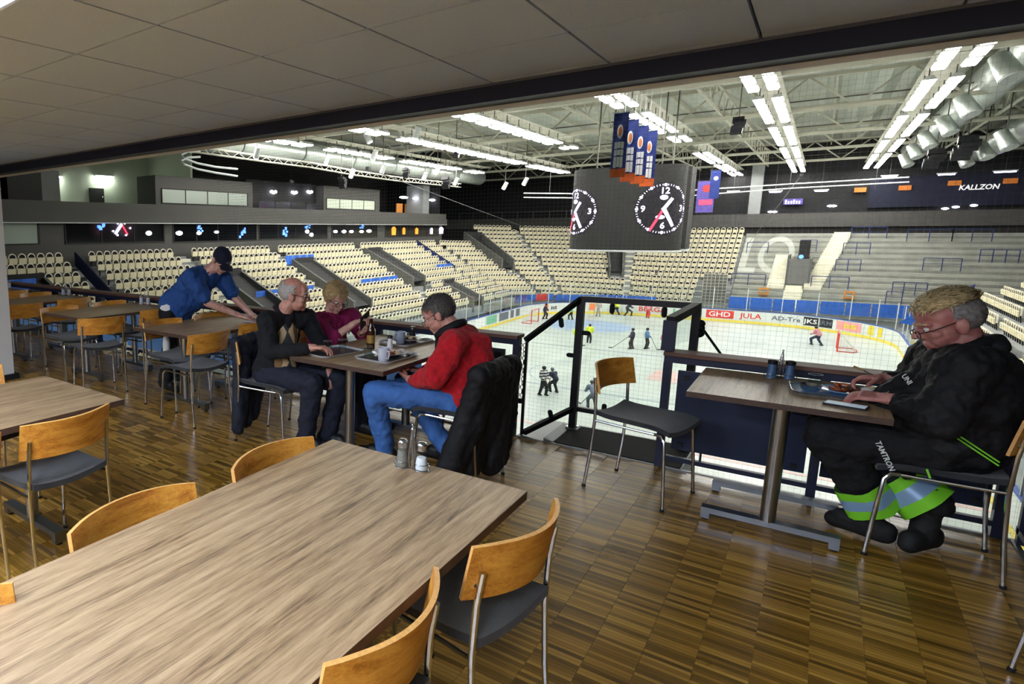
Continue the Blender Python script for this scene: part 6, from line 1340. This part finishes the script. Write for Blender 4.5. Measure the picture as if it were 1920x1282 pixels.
    hair(r, hf, O, 'hair_straw', lambda x, y, z: (z > 0.075 + 0.15*max(0, y-0.02)), 1700, 0.046, (0, 0.9, 0.45), 0.5, 1.12, 0.003, 1.1, 4, 0.35)
    hair(r, hf, O, 'hair_grey', lambda x, y, z: (y < 0.0 and -0.05 < z < 0.09), 1100, 0.014, (0, -0.5, -0.7), 0.12, 1.12, 0.0028, 1.09, 6, 0.3)
    # printed name on the thigh, lime piping, chest mark
    side = Vector((0, -1, 0)); m1 = hL.lerp(kL, 0.42)+Vector((0, -0.112, -0.03)); text('lettering', 'TAMTRON', 0.03, 'print_white', r, m1-O, (0.45, -0.05, -0.9), (0.9, 0, 0.43), 0.001)
    q0, q1 = hip+Vector((0.02, -0.225, 0.08)), hip+Vector((0.16, -0.225, -0.02))
    for dz in (0, 0.016): MB().bar(q0+Vector((0, 0, dz))-O, q1+Vector((0, 0, dz))-O, 0.006).build('piping', 'hivis_green', r)
    MB().bar(hip+Vector((-0.05, -0.225, -0.09))-O, hip+Vector((-0.035, -0.225, -0.13))-O, 0.008).build('piping', 'hivis_green', r)
    text('lettering', 'UNI', 0.03, 'print_white', r, chest+Vector((-0.17, -0.155, 0.02))-O, (0.45, -0.5, -0.6), (0.5, -0.2, 0.6), 0.001)
    return r
for fn in (old_man, woman, red_man, worker, black_man): fn()
# ---------------------------------------------------------------- jackets on the chair backs
def jacket(label, pts_top, hem, th, m_, base):
    t = thing('jacket', label, 'jacket', base); O = Vector(base); b = MB()
    A, B = map(Vector, pts_top); C_, D = map(Vector, hem)
    for i in range(9):
        u = i/8; p = A.lerp(B, u); q = D.lerp(C_, 1-u) if False else C_.lerp(D, u); mid = p.lerp(q, 0.5)+Vector((0.015*math.sin(u*9), 0.015*math.cos(u*7), 0)); r0 = th*(0.8+0.25*math.sin(u*12)); b.cap(p, mid, th*0.75, r0); b.cap(mid, q, r0, th*(0.7+0.35*math.sin(u*17+1)))
    b.cap(A.lerp(B, 0.0), A.lerp(B, 1.0), th*0.9, th*0.9); me = garment('cloth', t, O, b, m_, 0.009, 7, 0.016)
    return t
jacket('navy jacket hanging over the chair back of the old man', ((-3.255, 3.28, 0.765), (-3.27, 3.68, 0.77)), ((-3.22, 3.25, 0.10), (-3.34, 3.60, 0.14)), 0.055, 'coat_navy', (-3.22, 3.45, 0.1))
j = jacket('black jacket hanging over the chair back of the man in red', ((-1.43, 3.47, 0.745), (-1.405, 3.91, 0.74)), ((-1.585, 3.44, 0.14), (-1.40, 3.84, 0.12)), 0.08, 'coat_black', (-1.43, 3.7, 0.1))
# ---------------------------------------------------------------- skaters on the ice
def skater(label, px_, py_, h, face, top, legs, lean=0.0, stride=0.1, helmet='print_black', stick=None, bend=0.0):
    p = pw(px_, py_, Z=ICE); k = h/1.75; f = Fr((p.x, p.y, ICE+0.006), (math.cos(face), math.sin(face), 0)); q = lambda x, y, z: f(x*k, y*k, z*k)
    hip = q(0, -lean*0.5, 0.92-bend*0.35); chest = q(0, lean*0.4, 1.28-bend*0.5); neck = q(0, lean*0.7, 1.47-bend*0.55); head = q(0, lean*0.9, 1.60-bend*0.58)
    fl, fr_ = q(-0.13, stride, 0.05), q(0.13, -stride, 0.05); kl, kr = q(-0.12, stride+0.06+bend*0.2, 0.5), q(0.12, -stride*0.3+0.05+bend*0.2, 0.5); sl, sr = q(-0.21, lean*0.6, 1.40-bend*0.55), q(0.21, lean*0.6, 1.40-bend*0.55); el, er = q(-0.29, lean*0.6+0.05, 1.12-bend*0.5), q(0.29, lean*0.6+0.05, 1.12-bend*0.5); hl, hr = q(-0.2, lean+0.25, 0.98-bend*0.4), q(0.2, lean+0.25, 0.98-bend*0.4)
    b = MB(); b.ell(head, (0.085*k, 0.1*k, 0.12*k), f.R); b.cap(neck, head, 0.06*k, 0.06*k); b.cap(hip, chest, 0.12*k, 0.14*k); b.cap(chest, neck, 0.13*k, 0.07*k)
    for s_, e_, h_ in ((sl, el, hl), (sr, er, hr)): limb(b, [s_, e_, h_], [0.06*k, 0.05*k, 0.045*k]); b.ell(h_, 0.055*k)
    for k_, a_ in ((kl, fl), (kr, fr_)): limb(b, [hip, k_, a_], [0.09*k, 0.07*k, 0.045*k])
    O = p; r, O = make_person(label, (p.x, p.y, ICE+0.002), b, 'skin', 0.028, 2)
    g = MB(); g.cap(hip+Vector((0, 0, 0.06)), chest, 0.17*k, 0.185*k); g.cap(sl, sr, 0.10*k, 0.10*k); limb(g, [sl, el, hl.lerp(el, 0.25)], [0.1*k, 0.085*k, 0.075*k]); limb(g, [sr, er, hr.lerp(er, 0.25)], [0.1*k, 0.085*k, 0.075*k]); garment('jersey', r, O, g, top, 0.03, 3, 0.0)
    g = MB(); limb(g, [hip, kl, fl], [0.13*k, 0.1*k, 0.075*k]); limb(g, [hip, kr, fr_], [0.13*k, 0.1*k, 0.075*k]); garment('trousers', r, O, g, legs, 0.03, 3, 0.0)
    for a_ in (fl, fr_): sk = MB(); sk.cap(a_-f.y*0.07*k-O, a_+f.y*0.14*k-O, 0.05*k, 0.045*k); sk.build('skate', 'print_black', r, 'all')
    g = MB(); g.ell(head+Vector((0, 0, 0.025*k))-O, (0.105*k, 0.125*k, 0.115*k), f.R); g.build('helmet', helmet, r, 'all')
    if stick:
        o_ = f(hr.x*0, 0, 0); a_ = hr; tip = q(stick[0], stick[1], 0.02); t = thing('hockey_stick', 'hockey stick of the %s' % label.split(',')[0].replace('skater', 'skater')[:60], 'stick', tuple(tip)); up = (a_-tip); MB().bar(up*1.15, Vector((0, 0, 0.01)), 0.03*k).build('shaft', 'print_black', t); MB().bar((0, 0, 0.02), f.y*0.28*k+Vector((0, 0, 0.02)), 0.02, 0.07*k).build('blade', 'print_black', t)
    return r
mat('stripe_jersey', '3a3a3c', 0.8)
m, nt, b_ = nodes('stripe_jersey'); tc_ = N(nt, 'TexCoord'); sp_ = N(nt, 'SeparateXYZ'); nt.links.new(tc_.outputs['Object'], sp_.inputs[0]); q_ = N(nt, 'Math', operation='MULTIPLY', n_1=7.0); nt.links.new(sp_.outputs['Z'], q_.inputs[0]); q2 = N(nt, 'Math', operation='FRACT'); nt.links.new(q_.outputs[0], q2.inputs[0]); q3 = N(nt, 'Math', operation='GREATER_THAN', n_1=0.5); nt.links.new(q2.outputs[0], q3.inputs[0]); nt.links.new(ramp(nt, q3.outputs[0], (0.2, '2a2a2c'), (0.8, 'c9ccce')), b_.inputs['Base Color'])
mat('jersey_blue', '5a7ea8', 0.8); mat('jersey_steel', '7d8aa0', 0.8); mat('jersey_pink', 'c98a92', 0.8); mat('jersey_red', 'c2413e', 0.8); mat('jersey_grey', 'a39f95', 0.8); mat('jersey_navy', '2a2e44', 0.8)
skater('skater in a striped black and white shirt standing on the near ice', 1017, 741, 1.55, -0.4, 'stripe_jersey', 'print_black', stride=0.12, helmet='print_black')
skater('skater in dark clothes bending beside the striped shirt', 1038, 735, 1.45, 2.6, 'jersey_navy', 'print_black', 0.25, 0.14, 'print_grey', (0.1, 0.75), 0.35)
skater('skater in steel blue leaning by the bay post with a stick', 1110, 766, 1.5, 2.2, 'jersey_steel', 'print_grey', 0.28, 0.22, 'print_grey', (-0.3, 0.8), 0.3)
skater('skater in a lime vest seen from behind right of the bay post', 1104, 643, 1.45, 1.7, 'hivis_yellow', 'print_black'); skater('skater in a yellow top half hidden by the bay post', 1079, 650, 1.5, 1.2, 'hivis_yellow', 'print_black', stick=(0.1, 0.8))
skater('skater in all dark clothes standing with a long stick', 1184, 654, 1.5, 3.4, 'jersey_navy', 'print_black', stick=(-0.3, 1.4)); skater('skater in a half blue jacket standing in mid ice', 1211, 654, 1.52, 0.4, 'jersey_blue', 'print_black', stick=(0.3, 0.7)); skater('crouching skater in a dark and pink jersey near the bay', 1244, 656, 1.4, -1.2, 'jersey_pink', 'jersey_navy', 0.15, 0.2, 'print_black', None, 0.25)
skater('goalkeeper in navy and pink before the right goal', 1531, 647, 1.5, 2.6, 'jersey_pink', 'jersey_navy', 0.2, 0.3, 'print_black', None, 0.25); skater('goalkeeper in dark kit beside the far left goal', 1021, 598, 1.55, 0.2, 'jersey_navy', 'print_black', 0.1, 0.15, 'print_black', None, 0.1); skater('small skater in green near the far left goal', 1070, 599, 1.35, 2.8, 'print_green', 'print_black', 0.2, 0.15)
skater('skater in beige standing by the far boards', 1121, 593, 1.55, -1.0, 'jersey_grey', 'jersey_grey', helmet='print_white'); skater('skater in a lime vest racing along the far boards', 1155, 590, 1.5, 3.0, 'hivis_yellow', 'print_black', 0.25, 0.3); skater('skater in dark red sprinting by the far boards', 1177, 592, 1.4, 0.2, 'jersey_navy', 'print_black', 0.3, 0.35); skater('skater in red and white under the red board letters', 1214, 596, 1.6, 1.5, 'jersey_pink', 'jersey_red', 0.1, 0.15, 'print_white')
# ================================================================ small things on the tables
TZ = 0.7302
mat('salt', 'e8e8ea', 0.8); mat('pepper', '8d867a', 0.8, var=0.6, vscale=400); mat('mug_grey', 'a9b2c4', 0.35); mat('mug_white', 'c9ccd6', 0.3); mat('plate_white', 'd7d8da', 0.3); mat('tray_black', '3a3a3e', 0.3); mat('tray_steel', 'a8adb5', 0.25, 0.9); mat('tray_rim', 'c6c6c8', 0.4); mat('plate_blue', '6d93bb', 0.3)
mat('food_orange', 'b4552a', 0.6, bump=0.6, bscale=60, var=0.5, vscale=40); mat('food_brown', '5b3320', 0.7, bump=0.8, bscale=70, var=0.5, vscale=50); mat('food_cream', 'd9c7a4', 0.7, bump=0.6, bscale=60); mat('paper', 'dcd8d4', 0.8, bump=0.2, bscale=30); mat('sauce', '8a3f1c', 0.3); mat('phone_black', '101114', 0.2); mat('phone_case', '1d1b1d', 0.6, bump=0.4, bscale=60, var=0.6, vscale=60); mat('screen_pale', 'bcd0dd', 0.1, emit=0.35); mat('shaker_blue', '5f7ea6', 0.3, 0.4); mat('cloth_white', 'cfd3e0', 0.8); mat('label_gold', '9a7a34', 0.5)
def condiment(label, x, y, z, rz, kind='glass', s=1.0):
    t = thing('condiment_holder', label, 'salt and pepper', (x, y, z), rz, 'salt and pepper holders')
    for i, sx in enumerate((-0.036*s, 0.036*s)):
        if kind == 'glass':
            b = MB().lathe([(0.0225*s, 0.006), (0.0235*s, 0.012), (0.021*s, 0.04), (0.0165*s, 0.072), (0.0165*s, 0.078)], (sx, 0, 0), 18); g = b.build('shaker_jar', 'pane_old', t, 50)
            fill = 0.052 if i else 0.068; MB().lathe([(0.0205*s, 0.0075), (0.0215*s, 0.012), (0.0195*s, 0.036), (0.0165*s, fill)], (sx, 0, 0), 18).build('salt_fill' if i else 'pepper_fill', 'salt' if i else 'pepper', t, 50)
            MB().lathe([(0.0172*s, 0.0781), (0.0178*s, 0.083), (0.0178*s, 0.095), (0.0195*s, 0.097), (0.0195*s, 0.101), (0.014*s, 0.109), (0.004, 0.111)], (sx, 0, 0), 18).build('cap', 'chrome', t, 50)
        else:
            MB().lathe([(0.021*s, 0.005), (0.022*s, 0.01), (0.017*s, 0.055), (0.019*s, 0.085)], (sx, 0, 0), 16).build('shaker_jar', kind, t, 50); MB().lathe([(0.0195*s, 0.0851), (0.0205*s, 0.09), (0.0205*s, 0.108), (0.012*s, 0.112)], (sx, 0, 0), 16).build('cap', 'chrome' if kind != 'shaker_blue' else 'black_metal', t, 50)
        P = [(sx+0.0255*s*math.cos(a), 0.0255*s*math.sin(a), 0.028) for a in np.linspace(0, 2*math.pi, 19)]; MB().tube(P, 0.0016, 5, cap=False).build('ring', 'chrome', t, 'all')
        P = [(sx+0.0255*s*math.cos(a), 0.0255*s*math.sin(a), 0.0045) for a in np.linspace(0, 2*math.pi, 19)]; MB().tube(P, 0.0018, 5, cap=False).build('base_ring', 'chrome', t, 'all')
        MB().ell((sx*1.8, 0, 0.0035), 0.0035).build('foot', 'chrome', t, 'all')
        for yy in (-0.012, 0.012): MB().tube([(sx*0.22, yy, 0.004), (sx*0.2, yy, 0.06), (sx*0.06, yy*0.4, 0.15), (0, 0, 0.165)], 0.0017, 5).build('handle_wire', 'chrome', t, 'all')
        MB().tube([(sx*1.7, 0, 0.028), (sx*1.9, 0, 0.022), (sx*1.75, 0, 0.006)], 0.0016, 5).build('side_loop', 'chrome', t, 'all')
    MB().ell((0, 0, 0.168), 0.005).build('knob', 'chrome', t, 'all')
    for k in range(2): MB().bar((-0.02+0.005*k, -0.004, 0.004), (0.02-0.005*k, -0.004, 0.004), 0.003).build('link_wire', 'chrome', t)
    for k, dx in enumerate((-0.009, 0.006)): MB().tube([(dx, 0.014, 0.006), (dx, 0.012, 0.09), (dx*0.6, 0.008, 0.13+0.02*k)], 0.0022, 6).build('toothpick_tube', 'chrome', t, 'all')
    return t
condiment('glass salt and pepper shakers in a chrome holder on the foreground table', -1.045, 1.958, TZ, 0.20)
condiment('bluish salt and pepper shakers on the small right table', -0.10, 4.575, TZ, 0.30, 'shaker_blue', 1.15); condiment('salt and pepper shakers on the second railing table', -6.073, 4.55, TZ, 0.6, 'mug_white', 1.2); condiment('salt and pepper shakers on the third railing table', -7.84, 4.53, TZ, 0.6, 'mug_white', 1.2); condiment('salt and pepper shakers at the far left railing table', -9.66, 4.55, TZ, 0.6, 'mug_white', 1.2)
def tray(label, x, y, rz, a, b, m_, rim='tray_rim', z=TZ):
    t = thing('serving_tray', label, 'tray', (x, y, z), rz, 'serving trays')
    def out(k, r): 
        P = []
        for cx_, cy_, a0 in ((a-r, b-r, 0), (-a+r, b-r, 90), (-a+r, -b+r, 180), (a-r, -b+r, 270)):
            for i in range(7): A = math.radians(a0+15*i); P.append((cx_+(r+k)*math.cos(A), cy_+(r+k)*math.sin(A)))
        return P
    L0, L1 = out(-0.012, 0.06), out(0.0, 0.06); n = len(L0)
    MB().add([(p[0], p[1], 0.0) for p in L0]+[(p[0], p[1], 0.005) for p in L0], [tuple(range(n))[::-1], tuple(range(n, 2*n))]+[(i, (i+1) % n, n+(i+1) % n, n+i) for i in range(n)]).build('tray_base', m_, t)
    MB().add([(p[0], p[1], 0.001) for p in L0]+[(p[0], p[1], 0.016) for p in L1]+[(p[0]*0.985, p[1]*0.985, 0.016) for p in L1]+[(p[0]*0.99, p[1]*0.99, 0.0051) for p in L0], [(r*n+i, r*n+(i+1) % n, (r+1)*n+(i+1) % n, (r+1)*n+i) for r in range(3) for i in range(n)]).build('tray_rim', rim, t, 60)
    return t
def mug(label, x, y, m_, rz, z=TZ+0.0055):
    t = thing('mug', label, 'mug', (x, y, z), rz, 'coffee mugs'); MB().lathe([(0.030, 0.0), (0.033, 0.004), (0.037, 0.04), (0.039, 0.092), (0.0365, 0.092), (0.0345, 0.04), (0.030, 0.01)], n=22).build('cup', m_, t, 50); MB().tube([(0.036, 0, 0.075), (0.058, 0, 0.076), (0.064, 0, 0.055), (0.056, 0, 0.028), (0.035, 0, 0.022)], 0.005, 8).build('handle', m_, t, 'all'); MB().lathe([(0.0355, 0.06), (0.0001, 0.0601)], n=16, cap=False).build('coffee', 'food_brown', t)
def tumbler(label, x, y, h=0.085, z=TZ+0.0055):
    t = thing('drinking_glass', label, 'glass', (x, y, z), 0, 'drinking glasses'); MB().lathe([(0.026, 0), (0.031, h), (0.0295, h), (0.025, 0.006)], n=20).build('glass', 'pane_old', t, 50); MB().lathe([(0.0305, h), (0.0315, h+0.001), (0.0295, h+0.001)], n=20, cap=False).build('rim', 'plate_white', t)
def plate(label, x, y, r, m_, foods, z=TZ+0.0055):
    t = thing('plate', label, 'plate', (x, y, z), 0, 'plates'); MB().lathe([(r*0.55, 0), (r*0.6, 0.004), (r, 0.02), (r*0.985, 0.023), (r*0.6, 0.009), (0.001, 0.008)], n=28).build('dish', m_, t, 50)
    rnd = random.Random(int(r*1e4)); 
    for q, (fx, fy, fr, fm) in enumerate(foods):
        b = MB()
        for i in range(7): b.ell((fx+rnd.uniform(-fr, fr), fy+rnd.uniform(-fr, fr), 0.014+rnd.uniform(0, 0.012)), (fr*rnd.uniform(0.4, 0.9), fr*rnd.uniform(0.3, 0.7), 0.01+rnd.uniform(0, 0.012)), Matrix.Rotation(rnd.uniform(0, 3), 3, 'Z'), 8, 6)
        b.build('food', fm, t, 'all')
tray('oval edged tray under the hand of the old man', -2.56, 3.56, 1.35, 0.205, 0.145, 'tray_black'); tray('grey rimmed tray with a plate and mug in front of the man in red', -2.17, 3.66, 1.5, 0.205, 0.15, 'tray_black'); tray('dark tray at the far end of the shared table', -2.36, 4.27, 1.45, 0.20, 0.145, 'tray_black')
mug('pale grey mug on the tray nearest the man in red', -2.108, 3.515, 'mug_white', -0.4); mug('grey mug with its handle towards the camera on the far tray', -2.355, 4.17, 'mug_grey', -1.9)
plate('white plate with leftovers beside the brown bottle', -2.19, 3.70, 0.105, 'plate_white', ((0.0, 0.0, 0.04, 'sauce'), (0.05, 0.03, 0.025, 'food_cream'))); plate('white plate with bread scraps on the far tray', -2.36, 4.31, 0.10, 'plate_white', ((0.0, 0.02, 0.05, 'food_cream'), (0.03, -0.03, 0.03, 'food_brown')))
tumbler('drinking glass held down by the old man', -2.545, 3.485, 0.09); tumbler('drinking glass behind the hand of the old man', -2.52, 3.63, 0.085); tumbler('small drinking glass left of the white plate', -2.26, 3.565, 0.075)
def bottle(label, x, y, z=TZ):
    t = thing('bottle', label, 'bottle', (x, y, z)); MB().lathe([(0.029, 0.0), (0.0305, 0.006), (0.0305, 0.125), (0.026, 0.15), (0.0145, 0.18), (0.013, 0.225), (0.0001, 0.226)], n=20).build('glass', 'bottle_solid', t, 50); MB().lathe([(0.0309, 0.045), (0.0309, 0.105)], n=20, cap=False).build('paper_label', 'label_gold', t, 'all'); MB().lathe([(0.0136, 0.165+0.045), (0.0142, 0.212), (0.0142, 0.2265), (0.0001, 0.228)], n=14).build('lip', 'bottle_solid', t, 50)
mat('bottle_solid', '3a1a0c', 0.12, spec=0.7); bottle('brown glass beer bottle standing between the trays', -2.425, 3.86)
def shaker(label, x, y, m_, capm, z=TZ, s=1.0):
    t = thing('shaker', label, 'shaker', (x, y, z)); MB().lathe([(0.022*s, 0), (0.0225*s, 0.01), (0.016*s, 0.06), (0.0175*s, 0.075)], n=16).build('jar', m_, t, 50); MB().lathe([(0.0178*s, 0.0751), (0.0178*s, 0.095), (0.012*s, 0.10)], n=16).build('cap', capm, t, 50)
shaker('small white salt shaker with dark cap between trays', -2.325, 3.965, 'salt', 'black_metal'); shaker('dark pepper mill at the far end of the shared table', -2.405, 4.455, 'black_metal', 'chrome', TZ, 1.2)
for k_, (x, y, r) in enumerate(((-2.12, 3.83, 0.4), (-2.20, 3.86, -0.5), (-2.30, 4.36, 0.9))):
    t = thing('cutlery', ('fork lying on the tray of the man in red', 'knife lying on the tray of the man in red', 'knife on the far tray')[k_], 'cutlery', (x, y, TZ+0.0275 if k_ == 2 else TZ+0.006), r); MB().b2((-0.09, -0.004, 0), (0.03, 0.004, 0.003)).build('handle', 'chrome', t); MB().b2((0.0301, -0.009, 0.0), (0.1, 0.009, 0.002)).build('head', 'chrome', t)
t = tag(MB().slab(lambda u, v: ((u-0.5)*0.13, (v-0.5)*0.11, 0.016+0.012*math.sin(u*7)*math.cos(v*6)), 0.002, 10, 8).build('napkin', 'paper', None, 60, (-2.13, 3.80, TZ+0.0075)) if False else MB().slab(lambda u, v: (((u-0.5)*0.13, (v-0.5)*0.11, 0.016+0.012*math.sin(u*7)*math.cos(v*6)), (0, 0, 1)), 0.002, 10, 8).build('napkin', 'paper', None, 60, (-2.12, 3.79, TZ+0.008)), 'crumpled paper napkin on the tray of the man in red', 'napkin')
# phones
def phone(label, p, R, m_='phone_black', s=1.0, screen=None):
    t = thing('phone', label, 'phone', p); MB().box((0, 0, 0), (0.074*s, 0.15*s, 0.009), R=R).build('body', m_, t)
    MB().box(R @ Vector((0, 0, 0.005)), (0.066*s, 0.14*s, 0.001), R=R).build('screen', screen or 'phone_black', t); return t
fw = Fr((0, 0, 0), (0.35, -0.55, 0.75), (-0.75, -0.2, 0.6)); phone('dark phone in a leather case held up by the woman', (-2.60, 4.045, 0.885), fw.R, 'phone_case', 1.4)
fw = Fr((0, 0, 0), (-0.85, 0.35, 0.25), (0.3, 0, 0.95)); phone('black phone held over the lap by the man in red', (-1.985, 3.575, 0.672), fw.R)
fw = Fr((0, 0, 0), (-0.97, 0.2, 0.0), (0, 0, 1)); phone('phone with pale screen lying beside the hand of the man in black', (0.17, 4.06, TZ+0.006), fw.R, 'phone_black', 1.05, 'screen_pale')
# tray of food on the right table
tray('blue grey tray with a plate of food before the man in black', 0.15, 4.36, 0.08, 0.20, 0.155, 'plate_blue', 'tray_steel')
t = thing('plate', 'oval plate heaped with meat and sauce on the right tray', 'plate', (0.19, 4.35, TZ+0.0055), 0.1); pl_ = MB().lathe([(0.06, 0), (0.07, 0.004), (0.125, 0.02), (0.123, 0.024), (0.07, 0.009), (0.001, 0.008)], n=30); pl_.v = [(x*1.12, y*0.85, z) for x, y, z in pl_.v]; pl_.build('dish', 'plate_blue', t, 50)
rnd = random.Random(5)
for fm, cx_, cy_, n_, r_ in (('food_orange', -0.03, 0.03, 9, 0.04), ('food_brown', 0.03, -0.02, 16, 0.055), ('food_cream', 0.07, 0.02, 7, 0.03), ('sauce', -0.02, -0.03, 6, 0.04)):
    b = MB()
    for i in range(n_): b.ell((cx_+rnd.uniform(-r_, r_), cy_+rnd.uniform(-r_, r_)*0.8, 0.014+rnd.uniform(0, 0.028)), (rnd.uniform(0.012, 0.032), rnd.uniform(0.008, 0.018), rnd.uniform(0.006, 0.013)), Matrix.Rotation(rnd.uniform(0, 3), 3, 'Z'), 8, 6)
    b.build('food', fm, t, 'all')
t = thing('bowl', 'small shiny steel bowl at the left of the right tray', 'bowl', (0.035, 4.31, TZ+0.0055)); MB().lathe([(0.025, 0), (0.04, 0.01), (0.048, 0.035), (0.046, 0.036), (0.036, 0.012), (0.001, 0.006)], n=20).build('bowl_wall', 'chrome', t, 50); MB().ell((0, 0, 0.018), (0.034, 0.034, 0.008)).build('salad', 'food_cream', t, 'all')
tumbler('drinking glass at the back of the right tray', 0.05, 4.43, 0.07)
t = thing('fork', 'steel fork held in the raised hand of the man in black', 'fork', (0.24, 4.36, 0.83)); MB().bar((0.06, 0.02, 0.0), (-0.01, 0.005, 0.035), 0.006).build('handle', 'chrome', t); MB().bar((-0.0105, 0.005, 0.0355), (-0.05, 0.0, 0.052), 0.004, 0.012).build('tines', 'chrome', t)
t = thing('knife', 'steel knife over the plate of the man in black', 'knife', (0.22, 4.19, TZ+0.03)); MB().bar((0.03, -0.05, 0.02), (0, 0.0, 0.012), 0.01).build('handle', 'black_metal', t); MB().bar((-0.0005, 0.001, 0.0118), (-0.035, 0.09, 0.003), 0.003, 0.014).build('blade', 'chrome', t)
tag(MB().slab(lambda u, v: (((u-0.5)*0.12, (v-0.5)*0.09, 0.022+0.012*math.sin(u*8)*math.cos(v*7)), (0, 0, 1)), 0.002, 10, 8).build('napkin', 'paper', None, 60, (0.285, 4.27, TZ+0.028)), 'crumpled napkin on the plate edge by the man in black', 'napkin')
# wiping cloth and spray bottle
tag(MB().slab(lambda u, v: (((u-0.5)*0.2, (v-0.5)*0.16, 0.004+0.006*math.sin(u*9)*math.sin(v*8)+0.004), (0, 0, 1)), 0.004, 12, 10).build('wiping_cloth', 'cloth_white', None, 60, (-4.0, 4.32, TZ)), 'white cloth under the hands of the wiping man', 'cloth')
t = thing('spray_bottle', 'white spray bottle hooked at the hip of the wiping man', 'spray bottle', (-4.70, 3.76, 0.50)); MB().lathe([(0.028, -0.1), (0.034, -0.09), (0.036, 0.02), (0.03, 0.07), (0.014, 0.1), (0.013, 0.125)], n=16).build('bottle_body', 'white_paint', t, 50); MB().b2((-0.05, -0.014, 0.1251), (0.025, 0.014, 0.16)).build('spray_head', 'print_white', t); MB().bar((-0.03, 0, 0.125), (-0.05, 0, 0.09), 0.01).build('trigger', 'print_white', t); MB().tube([(0.0, 0.01, 0.16), (-0.03, 0.04, 0.22), (-0.06, 0.07, 0.26)], 0.005, 6).build('hook', 'black_metal', t)
bpy.data.scenes.remove(_tmp)
